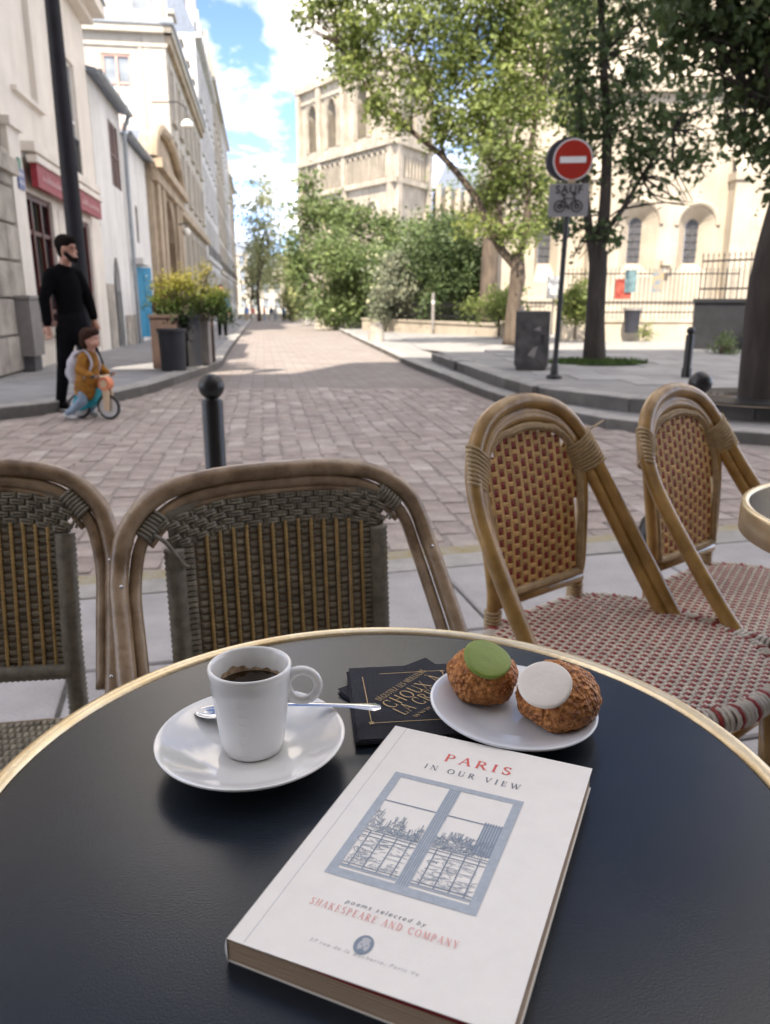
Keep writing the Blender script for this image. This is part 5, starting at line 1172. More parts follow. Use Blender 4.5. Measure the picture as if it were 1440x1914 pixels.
flesh('body', 'skin', kid, [([(0.13, -0.155, 0.45), (0.0, -0.15, 0.5), (0.02, -0.09, 0.61), (0.05, 0, 0.63), (0.02, 0.09, 0.61), (0.03, 0.15, 0.52), (0.13, 0.155, 0.45)], 0.02), ([(0.05, 0, 0.64), (0.065, 0, 0.73)], [0.04, 0.04]), ([hd+V(0.06, -0.01, -0.01), hd+V(0.094, -0.012, -0.022)], [0.012, 0.012])] +
   hand_caps((0.13, -0.155, 0.45), (0.7, 0.05, -0.2), 0.62, 0.8, 1, V(0, 1, 0.2)) + hand_caps((0.13, 0.155, 0.45), (0.7, -0.05, -0.2), 0.62, 0.8, 1, V(0, 1, 0.2)), 0.007, 3,
   [(hd, (0.082, 0.075, 0.092)), (hd+V(0.05, -0.02, -0.045), (0.045, 0.05, 0.04))])
for s_ in (-1, 1): b = MB(); b.ball(hd+V(0.076, 0.028*s_, 0.006), 0.008, 8, 6); b.build('eye', 'print_black', kid, True)
flesh('hair', 'hair_brown', kid, [], 0.010, 2, [(hd+V(-0.02, 0, 0.035), (0.095, 0.09, 0.08)), (hd+V(-0.055, 0, -0.03), (0.055, 0.085, 0.08)), (hd+V(0.03, 0, 0.07), (0.065, 0.07, 0.035))])
flesh('coat', 'coat_mustard', kid, [([(-0.03, 0, 0.30), (0.0, 0, 0.45), (0.03, 0, 0.62)], [0.125, 0.115, 0.085]), ([(0.02, -0.09, 0.62), (0.0, -0.15, 0.5), (0.12, -0.155, 0.455)], [0.05, 0.045, 0.034]), ([(0.02, 0.09, 0.62), (0.03, 0.15, 0.52), (0.12, 0.155, 0.455)], [0.05, 0.045, 0.034])], 0.011, 3)
flesh('jeans', 'denim_blue', kid, [([(-0.04, -0.05, 0.30), (-0.02, -0.11, 0.19), (-0.19, -0.12, 0.06)], [0.062, 0.05, 0.036]), ([(-0.04, 0.05, 0.30), (0.02, 0.11, 0.20), (-0.1, 0.12, 0.06)], [0.062, 0.05, 0.036])], 0.011, 3)
for x, y in ((-0.20, -0.12), (-0.1, 0.12)): flesh('shoe', 'shoe_white', kid, [([(x-0.02, y, 0.045), (x+0.05, y, 0.03), (x+0.09, y, 0.028)], [0.032, 0.03, 0.026])], 0.010, 2)
o = flesh('backpack', 'cloth_grey', None, [([(-0.14, 0, 0.42), (-0.13, 0, 0.55), (-0.1, 0, 0.63)], [0.08, 0.085, 0.06])], 0.012, 4, [((-0.19, 0, 0.46), (0.05, 0.07, 0.07))])
tag(o, "small pale grey backpack worn on the child's back", 'backpack'); o.location = cp_; o.rotation_euler.z = ca
b = MB()
for s_ in (-1, 1): b.tube(bez([(-0.1, 0.06*s_, 0.63), (0.03, 0.07*s_, 0.69), (0.1, 0.075*s_, 0.56), (0.02, 0.1*s_, 0.42), (-0.1, 0.07*s_, 0.4)], 5), 0.016, 6, flat=0.5)
b.build('strap', 'cloth_grey', o)
# ---- others further off
def walker(label, x, y, z, hgt, top, legs, rz=0.0, hair='hair_dark', group=None, stride=0.12, bag=None):
    k = hgt/1.75; o = thing('person', label, 'person', (x, y, z), rz, group)
    flesh('body', 'skin', o, [([(0.25*k, -0.02, 0.86*k), (0.23*k, 0, 1.15*k), (0.14*k, 0, 1.38*k), (0, 0, 1.4*k), (-0.14*k, 0, 1.38*k), (-0.23*k, 0, 1.15*k), (-0.25*k, 0.02, 0.86*k)], 0.035*k), ([(0, 0, 1.4*k), (0, 0, 1.58*k)], [0.06*k, 0.055*k]), ([(0.25*k, -0.02, 0.86*k), (0.255*k, -0.03, 0.78*k)], [0.04*k, 0.03*k]), ([(-0.25*k, 0.02, 0.86*k), (-0.255*k, 0.0, 0.78*k)], [0.04*k, 0.03*k])], 0.02, 2, [((0, -0.01, 1.63*k), (0.08*k, 0.09*k, 0.115*k))])
    flesh('hair', hair, o, [], 0.02, 2, [((0, 0.02*k, 1.69*k), (0.092*k, 0.1*k, 0.085*k))])
    flesh('top', top, o, [([(0, 0, 0.92*k), (0, 0, 1.15*k), (0, 0, 1.38*k)], [0.15*k, 0.15*k, 0.13*k]), ([(0.14*k, 0, 1.4*k), (0.23*k, 0, 1.15*k), (0.25*k, -0.02, 0.88*k)], [0.075*k, 0.06*k, 0.048*k]), ([(-0.14*k, 0, 1.4*k), (-0.23*k, 0, 1.15*k), (-0.25*k, 0.02, 0.88*k)], [0.075*k, 0.06*k, 0.048*k])], 0.025, 3)
    flesh('legs', legs, o, [([(0.08*k, 0, 0.95*k), (0.09*k, -stride*0.5, 0.5*k), (0.09*k, -stride, 0.08*k)], [0.11*k, 0.08*k, 0.055*k]), ([(-0.08*k, 0, 0.95*k), (-0.09*k, stride*0.3, 0.5*k), (-0.09*k, stride, 0.08*k)], [0.11*k, 0.08*k, 0.055*k])], 0.025, 2)
    for s_ in (1, -1): b = MB(); b.ball((0.09*k*s_, -stride*s_-0.05, 0.05*k), (0.045*k, 0.12*k, 0.05*k), 8, 6); b.build('shoe', 'shoe_white', o, True)
    return o
walker('person in blue sweater and black trousers walking past the planters', -5.72, 27.9, slope(27.9)+0.115, 1.8, 'cloth_blue', 'denim_black', 0.3)
q = at_y(303, 560, 22.5); walker('person in dark red top half hidden behind the golden shrubs', q.x, 22.5, slope(22.5)+0.11, 1.75, 'cloth_red', 'denim_black', 0.2)
far = [(462, 'cloth_sky', 'cloth_beige', 'in light blue top and beige trousers'), (474, 'cloth_coral', 'cloth_white', 'in coral top and white trousers'), (487, 'cloth_white', 'cloth_beige', 'in white top and beige trousers'), (495, 'cloth_coral', 'denim_blue', 'in coral top and pale jeans'), (508, 'cloth_blue', 'cloth_white', 'in blue top and white trousers'), (516, 'cloth_white', 'denim_blue', 'in white top and pale jeans'), (531, 'cloth_blue', 'denim_black', 'in dark blue top and black trousers'), (543, 'cloth_coral', 'denim_black', 'in coral top and black trousers'), (556, 'cloth_mint', 'cloth_white', 'in mint green top'), (572, 'cloth_white', 'cloth_white', 'dressed all in white')]
for k, (px, top, leg, ds) in enumerate(far):
    y = 88 + (k*37 % 11)*0.9; q = at_y(px, 600, y); walker('distant passer-by %s at the street end' % ds, q.x, y, slope(y), 1.72, top, leg, k*0.7, 'hair_brown' if k % 2 else 'hair_dark', 'passers-by at the street end')
# ================================================================ the café terrace
def table_mat(name, c):
    m = M(name, c, 0.42, 0.25, 5, 0.0, 40, spec=0.36); nt = m.node_tree; bs = [n for n in nt.nodes if n.type == 'BSDF_PRINCIPLED'][0]
    t = nt.nodes.new('ShaderNodeTexCoord'); n = nt.nodes.new('ShaderNodeTexNoise'); n.inputs['Scale'].default_value = 900; n.inputs['Detail'].default_value = 2
    bp = nt.nodes.new('ShaderNodeBump'); bp.inputs['Strength'].default_value = 0.25; bp.inputs['Distance'].default_value = 0.0004
    nt.links.new(t.outputs['Object'], n.inputs['Vector']); nt.links.new(n.outputs['Fac'], bp.inputs['Height']); nt.links.new(bp.outputs[0], bs.inputs['Normal'])
    n2 = nt.nodes.new('ShaderNodeTexNoise'); n2.inputs['Scale'].default_value = 9; n2.inputs['Detail'].default_value = 6
    mr = nt.nodes.new('ShaderNodeMapRange'); mr.inputs['To Min'].default_value = 0.19; mr.inputs['To Max'].default_value = 0.30
    nt.links.new(t.outputs['Object'], n2.inputs['Vector']); nt.links.new(n2.outputs['Fac'], mr.inputs['Value']); nt.links.new(mr.outputs[0], bs.inputs['Roughness'])
    return m
table_mat('table_black', (0.011, 0.0155, 0.022))
M('brass', (0.74, 0.58, 0.33), 0.34, 0.12, 14, 0.05, 200, metal=0.85, c2=(0.82, 0.71, 0.50))
M('rim_shadow', (0.01, 0.01, 0.01), 0.7)
M('ceramic', (0.76, 0.77, 0.77), 0.12, 0.02, 5, coat=0.5, spec=0.5)
M('ceramic_blue', (0.66, 0.70, 0.76), 0.14, 0.02, 5, coat=0.5)
M('coffee', (0.018, 0.009, 0.004), 0.08, 0.4, 60, c2=(0.10, 0.055, 0.02), ramp=(0.5, 0.75))
M('coffee_stain', (0.30, 0.16, 0.06), 0.3, 0.4, 150, c2=(0.62, 0.50, 0.36))
M('steel', (0.62, 0.62, 0.63), 0.16, 0.06, 20, metal=1.0)
M('napkin', (0.012, 0.014, 0.024), 0.85, 0.25, 40, 0.5, 900)
M('gold_print', (0.42, 0.29, 0.13), 0.55, 0.15, 300)
M('cover_white', (0.80, 0.785, 0.75), 0.62, 0.02, 90, 0.05, 900)
M('pages', (0.52, 0.39, 0.27), 0.85, 0.12, 8, 0.4, 5, stretch=(1, 1, 260))
M('endpaper_red', (0.24, 0.012, 0.02), 0.7, 0.1)
M('ink_grey', (0.17, 0.19, 0.22), 0.7, 0.1); M('ink_red', (0.66, 0.12, 0.11), 0.7, 0.05); M('ink_pale', (0.38, 0.43, 0.49), 0.7, 0.08, 300); M('ink_blue', (0.20, 0.25, 0.32), 0.7, 0.1); M('ink_light', (0.45, 0.47, 0.50), 0.7, 0.05); M('ink_rose', (0.72, 0.33, 0.31), 0.7, 0.05)
M('fondant_green', (0.19, 0.27, 0.04), 0.45, 0.06, 60, 0.05, 300); M('fondant_white', (0.76, 0.72, 0.66), 0.38, 0.03, 60, 0.05, 300)
M('cane_brown', (0.255, 0.165, 0.092), 0.36, 0.3, 22, 0.12, 60, c2=(0.39, 0.285, 0.185), coat=0.3)
M('cane_gold', (0.31, 0.175, 0.042), 0.36, 0.25, 16, 0.1, 60, c2=(0.45, 0.27, 0.082), coat=0.3)
M('wicker_grey', (0.28, 0.26, 0.21), 0.55, 0.25, 60, 0.1, 300, tone=[(0.75, 0.75, 0.75), (1.3, 1.3, 1.28)])
M('wicker_dark', (0.17, 0.125, 0.078), 0.6, 0.25, 60); M('wicker_gold', (0.58, 0.40, 0.17), 0.5, 0.2, 60, transl=0.2)
M('wicker_cream', (0.68, 0.44, 0.17), 0.5, 0.12, 40, transl=0.15, tone=[(0.8, 0.8, 0.8), (1.12, 1.12, 1.12)]); M('wicker_white', (0.66, 0.60, 0.51), 0.5, 0.12, 40, tone=[(0.8, 0.8, 0.8), (1.12, 1.12, 1.12)]); M('wicker_red', (0.26, 0.024, 0.02), 0.5, 0.15, 40)
M('wicker_bind', (0.42, 0.31, 0.17), 0.5, 0.2, 60)
def choux_mat():
    m = M('choux', (0.46, 0.135, 0.026), 0.48, 0.4, 190, c2=(0.82, 0.36, 0.10), ramp=(0.35, 0.72)); nt = m.node_tree; bs = [n for n in nt.nodes if n.type == 'BSDF_PRINCIPLED'][0]
    t = nt.nodes.new('ShaderNodeTexCoord'); v = nt.nodes.new('ShaderNodeTexVoronoi'); v.inputs['Scale'].default_value = 270; n = nt.nodes.new('ShaderNodeTexNoise'); n.inputs['Scale'].default_value = 260; n.inputs['Detail'].default_value = 6
    a = nt.nodes.new('ShaderNodeMath'); a.operation = 'ADD'; bp = nt.nodes.new('ShaderNodeBump'); bp.inputs['Strength'].default_value = 1.0; bp.inputs['Distance'].default_value = 0.0042
    for x in (v, n): nt.links.new(t.outputs['Object'], x.inputs['Vector'])
    nt.links.new(v.outputs['Distance'], a.inputs[0]); nt.links.new(n.outputs['Fac'], a.inputs[1]); nt.links.new(a.outputs[0], bp.inputs['Height']); nt.links.new(bp.outputs[0], bs.inputs['Normal'])
    return m
choux_mat()

TZ = 0.85
def bistro_table(label, cx, cy, r, z, rimh=0.034):
    o = thing('bistro_table', label, 'table', (cx, cy, PZ)); h = z-PZ
    b = MB(); b.lathe([(0, h), (r-0.013, h), (r-0.012, h-0.012), (0, h-0.012)], 128); b.build('tabletop', 'table_black', o, True)
    b = MB(); b.lathe([(r-0.0118, h-0.004), (r-0.0112, h+0.0012), (r-0.0085, h+0.0030), (r-0.004, h+0.0034), (r-0.001, h+0.002), (r, h-0.002), (r, h-rimh), (r-0.004, h-rimh), (r-0.0115, h-rimh+0.004)], 160); b.build('rim', 'brass', o, 'all')
    b = MB(); b.lathe([(0.0, h-0.013), (0.12, h-0.013), (0.12, h-0.02), (0.03, h-0.05), (0.022, h-0.1), (0.022, 0.1), (0.035, 0.06), (0, 0.06)], 32); b.build('column', 'iron_black', o, True)
    for k in range(3):
        a = 2*math.pi*k/3+0.5; b = MB(); b.tube([(0.02*math.cos(a), 0.02*math.sin(a), 0.09), (0.12*math.cos(a), 0.12*math.sin(a), 0.06), (0.22*math.cos(a), 0.22*math.sin(a), 0.016)], [0.018, 0.016, 0.014], 10); b.build('foot', 'iron_black', o, 'all')
    return o
bistro_table('round black bistro table with brass rim carrying coffee, pastries and a book', 0.0013, 0.4228, 0.2568, TZ)
bistro_table('neighbouring round table with tall brass rim, nothing on it', 0.80, 1.075, 0.26, TZ-0.002, 0.040)

# ---------------- saucer, cup, spoon
sx, sy = -0.0905, 0.4635
b = MB(); b.lathe([(0, 0.004), (0.020, 0.0042), (0.0225, 0.0052), (0.026, 0.0052), (0.036, 0.0068), (0.048, 0.0112), (0.058, 0.0165), (0.0622, 0.0188), (0.0633, 0.0187), (0.0632, 0.0176), (0.058, 0.0135), (0.046, 0.0075), (0.034, 0.0025), (0.030, 0.0), (0.0, 0.0)], 96)
o = b.build('saucer', 'ceramic', None, 'all'); o.location = (sx, sy, TZ+0.0004); tag(o, 'white glazed saucer under the espresso cup', 'saucer')
cx, cy = -0.0905, 0.4705; c0 = TZ+0.0048
cup = thing('espresso_cup', 'white porcelain espresso cup with ring handle, half full of coffee', 'cup', (cx, cy, c0)); CHt = 0.0625
def cup_r(z): return 0.0203 + 0.0078*(z/CHt)**0.85
prof = [(0, 0.0), (0.0185, 0.0), (0.0203, 0.0012)] + [(cup_r(CHt*k/10), CHt*k/10) for k in range(1, 10)] + [(cup_r(CHt)-0.0002, CHt-0.0012), (cup_r(CHt)-0.0008, CHt-0.0002), (cup_r(CHt)-0.0016, CHt), (cup_r(CHt)-0.0026, CHt-0.0006), (cup_r(CHt)-0.0032, CHt-0.003)] + [(cup_r(CHt*k/10)-0.0034, CHt*k/10) for k in range(8, 1, -1)] + [(0.012, 0.008), (0, 0.0075)]
b = MB(); b.lathe(prof, 96); b.build('cup_body', 'ceramic', cup, 'all')
zl = CHt*0.735; rl = cup_r(zl)-0.0034
b = MB(); b.lathe([(0, zl), (rl*0.55, zl), (rl+0.0001, zl+0.0003)], 64); b.build('coffee', 'coffee', cup, 'all')
b = MB(); n = 72; vs = []
for k in range(n):
    a = 2*math.pi*k/n; up = 0.0022+0.0035*max(0, math.sin(a*3.1+0.7))*max(0, math.sin(a-0.2))+0.0008*math.sin(a*17)
    for zz in (zl-0.0002, zl+up): rr_ = cup_r(zz)-0.0037; vs.append((rr_*math.cos(a), rr_*math.sin(a), zz))
b.add(vs, [(2*k, 2*((k+1) % n), 2*((k+1) % n)+1, 2*k+1) for k in range(n)]); b.build('coffee_ring', 'coffee_stain', cup, 'all')
b = MB(); ha = R(2); hr = 0.0108; hx = cup_r(CHt*0.72)+0.0085; hz = CHt*0.735
pts = [(hx+hr*math.cos(a), 0, hz+hr*1.02*math.sin(a)) for a in [2*math.pi*k/32 for k in range(32)]]
b.tube(pts, [0.0031+0.0009*max(0, -math.cos(2*math.pi*k/32)) for k in range(32)], 12, closed=True); b.tube([(cup_r(0.05)-0.001, 0, hz+0.0085), (hx-0.002, 0, hz+0.0112)], [0.0036, 0.003], 10); b.tube([(cup_r(0.035)-0.001, 0, hz-0.009), (hx-0.002, 0, hz-0.0108)], [0.0036, 0.003], 10)
b.xf(Matrix.Rotation(ha, 4, 'Z')); b.build('handle', 'ceramic', cup, 'all')
v_, f_ = text_mesh('RICHARD', 0.0088, 0.0, 1.25)
b = MB(); out = []
for (x, y, z) in v_:
    zz = 0.026 + x*0.98; a = R(-93) - y/0.024*1.0; rr_ = cup_r(zz)+0.00008; out.append((rr_*math.cos(a), rr_*math.sin(a), zz))
b.add(out, f_)
o = b.build('embossed_lettering', 'ceramic', cup); mo = o.modifiers.new('relief', 'SOLIDIFY'); mo.thickness = 0.00022; mo.offset = 0
# spoon
p0 = at_z(365, 1330, TZ+0.0165); p1 = at_z(712, 1322, TZ+0.0205); p0.z = TZ+0.0165; p1.z = TZ+0.0205
sp = thing('teaspoon', 'small polished steel teaspoon lying across the saucer behind the cup', 'spoon', (p0.x, p0.y, p0.z)); e = (p1-p0); SLn = e.length
b = MB(); vs = []; nb = 14; nc = 9                # bowl
for i in range(nb+1):
    t_ = i/nb; xx = 0.033*t_; w = 0.0098*math.sin(math.pi*min(1, t_*0.93+0.02))**0.62 if t_ < 0.99 else 0.0026; w = max(w, 0.0024)
    for j in range(nc):
        v = -1+2*j/(nc-1); vs.append((xx, w*v, 0.0022*t_*t_ - 0.0040*(1-v*v)*math.sin(math.pi*min(1, t_+0.03))))
b.add(vs, [(i*nc+j, (i+1)*nc+j, (i+1)*nc+j+1, i*nc+j+1) for i in range(nb) for j in range(nc-1)])
bo = b.build('bowl', 'steel', sp, 'all'); mo = bo.modifiers.new('thick', 'SOLIDIFY'); mo.thickness = 0.0008
b = MB(); vs = []; nb = 24
for i in range(nb+1):
    t_ = i/nb; xx = 0.032+(SLn-0.032)*t_; w = 0.0022+0.0010*t_ + 0.0032*max(0, (t_-0.72)/0.28)**1.4; w = w if t_ < 0.97 else w*math.sqrt(max(0, 1-((t_-0.97)/0.031)**2))+0.0008
    zz = 0.0022 + 0.0035*math.sin(math.pi*t_**0.8)*0.8
    for dy_, dz in ((-w, 0), (-w*0.55, 0.0008), (w*0.55, 0.0008), (w, 0), (w*0.5, -0.0008), (-w*0.5, -0.0008)): vs.append((xx, dy_, zz+dz))
b.add(vs, [(i*6+j, i*6+(j+1) % 6, (i+1)*6+(j+1) % 6, (i+1)*6+j) for i in range(nb) for j in range(6)] + [tuple(range(5, -1, -1)), tuple(nb*6+j for j in range(6))]); b.build('handle', 'steel', sp, True)
sp.rotation_euler = (0, -math.asin((p1.z-p0.z-0.0022)/SLn), math.atan2(e.y, e.x))

# ---------------- serif lettering drawn as strokes
TK, TN = 0.155, 0.06
def arc(cx, cy, rx, ry, a0, a1, n=14): return [(cx+rx*math.cos(R(a0+(a1-a0)*k/n)), cy+ry*math.sin(R(a0+(a1-a0)*k/n))) for k in range(n+1)]
GL = {'A': (0.82, [((0.1, 0), (0.42, 1), TN), ((0.42, 1), (0.74, 0), TK), ((0.22, 0.36), (0.62, 0.36), TN)], [(0.1, 0), (0.74, 0)]),
 'C': (0.82, [('c', arc(0.45, 0.5, 0.36, 0.47, 48, 312)), ((0.69, 0.62), (0.69, 1.0), TN), ((0.69, 0.0), (0.69, 0.3), TN)], []),
 'D': (0.86, [((0.17, 0), (0.17, 1), TK), ('c', [(0.17, 0.97)] + arc(0.36, 0.5, 0.38, 0.47, 90, -90) + [(0.17, 0.03)])], [(0.17, 0.02), (0.17, 0.98)]),
 'E': (0.7, [((0.17, 0), (0.17, 1), TK), ((0.1, 0.03), (0.6, 0.03), TN), ((0.1, 0.97), (0.57, 0.97), TN), ((0.17, 0.52), (0.45, 0.52), TN), ((0.6, 0), (0.6, 0.25), TN), ((0.57, 0.77), (0.57, 1), TN), ((0.45, 0.42), (0.45, 0.62), TN)], [(0.17, 0.02), (0.17, 0.98)]),
 'G': (0.86, [('c', arc(0.45, 0.5, 0.36, 0.47, 48, 330)), ((0.72, 0.0), (0.72, 0.42), TK), ((0.69, 0.65), (0.69, 1.0), TN)], [(0.72, 0.44)]),
 'H': (0.9, [((0.18, 0), (0.18, 1), TK), ((0.72, 0), (0.72, 1), TK), ((0.18, 0.52), (0.72, 0.52), TN)], [(0.18, 0.02), (0.18, 0.98), (0.72, 0.02), (0.72, 0.98)]),
 'I': (0.36, [((0.18, 0), (0.18, 1), TK)], [(0.18, 0.02), (0.18, 0.98)]),
 'K': (0.86, [((0.18, 0), (0.18, 1), TK), ((0.2, 0.4), (0.68, 0.98), TN), ((0.34, 0.56), (0.74, 0.02), TK)], [(0.18, 0.02), (0.18, 0.98), (0.68, 0.98), (0.76, 0.02)]),
 'L': (0.68, [((0.17, 0), (0.17, 1), TK), ((0.1, 0.03), (0.6, 0.03), TN), ((0.6, 0), (0.6, 0.28), TN)], [(0.17, 0.02), (0.17, 0.98)]),
 'M': (1.06, [((0.14, 0), (0.18, 1), TN), ((0.18, 1), (0.52, 0.06), TK), ((0.52, 0.06), (0.88, 1), TN), ((0.88, 1), (0.92, 0), TK)], [(0.14, 0.02), (0.16, 0.98), (0.92, 0.02), (0.9, 0.98)]),
 'N': (0.9, [((0.15, 0), (0.15, 1), TN), ((0.15, 1), (0.74, 0), TK), ((0.74, 0), (0.74, 1), TN)], [(0.15, 0.02), (0.13, 0.98), (0.74, 0.98)]),
 'O': (0.92, [('c', arc(0.46, 0.5, 0.37, 0.47, 0, 360, 24))], []),
 'P': (0.72, [((0.17, 0), (0.17, 1), TK), ('c', [(0.17, 0.97)] + arc(0.33, 0.73, 0.26, 0.24, 90, -90) + [(0.17, 0.49)])], [(0.17, 0.02), (0.17, 0.98)]),
 'R': (0.82, [((0.17, 0), (0.17, 1), TK), ('c', [(0.17, 0.97)] + arc(0.33, 0.74, 0.26, 0.23, 90, -90) + [(0.17, 0.51)]), ((0.36, 0.51), (0.7, 0.02), TK)], [(0.17, 0.02), (0.17, 0.98), (0.74, 0.02)]),
 'S': (0.66, [('c', arc(0.34, 0.74, 0.21, 0.23, 35, 200) + arc(0.32, 0.26, 0.23, 0.23, 60, -145)), ((0.51, 0.74), (0.51, 1.0), TN), ((0.12, 0.0), (0.12, 0.28), TN)], []),
 'T': (0.8, [((0.4, 0), (0.4, 1), TK), ((0.08, 0.97), (0.72, 0.97), TN), ((0.08, 0.75), (0.08, 1), TN), ((0.72, 0.75), (0.72, 1), TN)], [(0.4, 0.02)]),
 'U': (0.88, [((0.18, 0.28), (0.18, 1), TK), ('c', arc(0.45, 0.3, 0.27, 0.28, 180, 360)), ((0.72, 0.28), (0.72, 1), TN)], [(0.18, 0.98), (0.72, 0.98)]),
 'V': (0.8, [((0.08, 1), (0.4, 0), TK), ((0.4, 0), (0.7, 1), TN)], [(0.08, 0.98), (0.7, 0.98)]),
 'W': (1.16, [((0.08, 1), (0.36, 0), TK), ((0.36, 0), (0.58, 0.85), TN), ((0.58, 0.95), (0.82, 0), TK), ((0.82, 0), (1.08, 1), TN)], [(0.08, 0.98), (1.08, 0.98), (0.56, 0.98)]),
 'X': (0.82, [((0.1, 1), (0.7, 0), TK), ((0.1, 0), (0.7, 1), TN)], [(0.1, 0.98), (0.7, 0.98), (0.1, 0.02), (0.72, 0.02)]),
 'Y': (0.78, [((0.06, 1), (0.39, 0.45), TK), ((0.7, 1), (0.39, 0.45), TN), ((0.39, 0), (0.39, 0.5), TK)], [(0.06, 0.98), (0.7, 0.98), (0.39, 0.02)]),
 'Z': (0.74, [((0.1, 0.03), (0.64, 0.03), TN), ((0.1, 0.97), (0.62, 0.97), TN), ((0.6, 0.97), (0.12, 0.03), TK)], []), '.': (0.3, [((0.15, 0.0), (0.15, 0.14), TK)], []), ' ': (0.42, [], [])}
GL['À'] = (0.82, GL['A'][1] + [((0.28, 1.25), (0.44, 1.1), 0.09)], GL['A'][2]); GL['É'] = (0.7, GL['E'][1] + [((0.28, 1.1), (0.46, 1.25), 0.09)], GL['E'][2]); GL['È'] = (0.7, GL['E'][1] + [((0.22, 1.25), (0.4, 1.1), 0.09)], GL['E'][2])
def serif_text(mb, s, width, cx, cy, put, track=0.12, height=None, serifs=True, light=1.0):
    tot = sum(GL[ch][0]+track for ch in s)-track; k = width/tot; hx_ = k if height is None else height; x = cx-width/2; zc = [0]
    def quad(a, c, w0, w1):
        dx_, dy_ = c[0]-a[0], c[1]-a[1]; l = math.hypot(dx_, dy_) or 1; nx, ny = -dy_/l, dx_/l; zc[0] += 1
        mb.add([put(p_[0], p_[1], zc[0]) for p_ in ((a[0]+nx*w0/2, a[1]+ny*w0/2), (a[0]-nx*w0/2, a[1]-ny*w0/2), (c[0]-nx*w1/2, c[1]-ny*w1/2), (c[0]+nx*w1/2, c[1]+ny*w1/2))], [(0, 1, 2, 3)])
    for ch in s:
        w, st, se = GL[ch]
        tr = lambda p_: (x+p_[0]*k, cy-hx_/2+p_[1]*hx_)
        for q in st:
            if q[0] == 'c':
                P_ = [tr(p_) for p_ in q[1]]
                for a, c in zip(P_, P_[1:]):
                    l = math.hypot(c[0]-a[0], c[1]-a[1]) or 1; v = abs(c[1]-a[1])/l; wd = (TN + (TK-TN)*v**1.2)*k*light; quad(a, c, wd, wd)
            else: quad(tr(q[0]), tr(q[1]), q[2]*k*light, q[2]*k*light)
        if serifs:
            for p_ in se: p2 = tr(p_); quad((p2[0]-0.13*k, p2[1]), (p2[0]+0.13*k, p2[1]), 0.05*k, 0.05*k)
        x += (w+track)*k

# ---------------- the book
zt = TZ+0.0150
TLp, TRp, BLp = at_z(740, 1353, zt), at_z(1110, 1428, zt), at_z(412, 1745, zt)
e1 = (TRp-TLp); BW = e1.length; e1.normalize(); dn = (BLp-TLp); BH = dn.length
ang = 0.3*math.atan2(e1.y, e1.x) + 0.7*(math.atan2(dn.y, dn.x)+math.pi/2)
book = thing('book', 'white paperback poetry book with a drawn window on its cover', 'book', (TLp.x, TLp.y, TZ+0.0003), ang)
Bi = (Matrix.Translation((TLp.x, TLp.y, 0)) @ Matrix.Rotation(ang, 4, 'Z')).inverted()
def bl(px, py): p_ = at_z(px, py, zt); q_ = Bi @ p_; return q_.x, q_.y
def cz_(x, y): t_ = max(0, x/BW); return 0.0132 + 0.0042*t_**1.2*(0.35+0.65*min(1, max(0, -y/BH)))
def sheet(mb, zf, x0, x1, y0, y1, th, nx=14, ny=10):
    for s_ in (0, 1):
        vs = [(x0+(x1-x0)*i/nx, y0+(y1-y0)*j/ny, zf(x0+(x1-x0)*i/nx, y0+(y1-y0)*j/ny)-s_*(th(x0+(x1-x0)*i/nx, y0+(y1-y0)*j/ny) if callable(th) else th)) for i in range(nx+1) for j in range(ny+1)]
        fs = [(i*(ny+1)+j, (i+1)*(ny+1)+j, (i+1)*(ny+1)+j+1, i*(ny+1)+j+1) for i in range(nx) for j in range(ny)]; mb.add(vs, fs if s_ == 0 else [f[::-1] for f in fs])
    m0 = (nx+1)*(ny+1); base_ = len(mb.v)-2*m0; ed = [i*(ny+1) for i in range(nx+1)] + [nx*(ny+1)+j for j in range(1, ny+1)] + [i*(ny+1)+ny for i in range(nx-1, -1, -1)] + [j for j in range(ny-1, 0, -1)]
    for a, c in zip(ed, ed[1:]+ed[:1]): mb.f.append((base_+a, base_+a+m0, base_+c+m0, base_+c)); mb.t.append(mb.tone)
b = MB(); sheet(b, cz_, 0, BW, -BH, 0, 0.0005); b.build('front_cover', 'cover_white', book)
b = MB(); sheet(b, lambda x, y: cz_(x, y)-0.0007, 0.001, BW-0.003, -BH+0.0008, -0.001, lambda x, y: 0.0002+min(0.0022, max(0, (x-0.022)*0.05))*min(1, max(0, (-y/BH-0.6)*3))); b.build('endpaper', 'endpaper_red', book)
b = MB(); b.box(0.0001, BW-0.0010, -BH+0.0005, -0.0006, 0.0008, 0.0119); b.build('page_block', 'pages', book)
b = MB(); b.box(0, BW, -BH, 0, 0, 0.0007); b.build('back_cover', 'cover_white', book)
b = MB(); n = 8; vs = []
for y in (-BH, 0): vs += [(-0.0003-0.0011*math.sin(math.pi*k/n), y, 0.0003+0.0129*k/n) for k in range(n+1)]
b.add(vs, [(k, k+1, n+2+k, n+1+k) for k in range(n)] + [tuple(range(n, -1, -1)), tuple(range(n+1, 2*n+2))]); b.build('spine', 'cover_white', book, 'all')
b = MB(); b.add([(0.0085, -BH+0.001, cz_(0.0085, -BH)+0.00005), (0.0089, -BH+0.001, cz_(0.0089, -BH)+0.00005), (0.0089, -0.001, cz_(0.0089, 0)+0.00005), (0.0085, -0.001, cz_(0.0085, 0)+0.00005)], [(0, 1, 2, 3)]); b.build('cover_crease', 'ink_light', book)
def put(x, y, k=0): return (x, y, cz_(x, y)+0.00016+k*0.0000015)
def cover_text(s, pl, pr, mat, name, track, hk, light=1.0):
    xa, ya = bl(*pl); xb, yb_ = bl(*pr); b = MB(); w = xb-xa; serif_text(b, s, w, (xa+xb)/2, (ya+yb_)/2, put, track, hk, True, light); return b.build(name, mat, book)
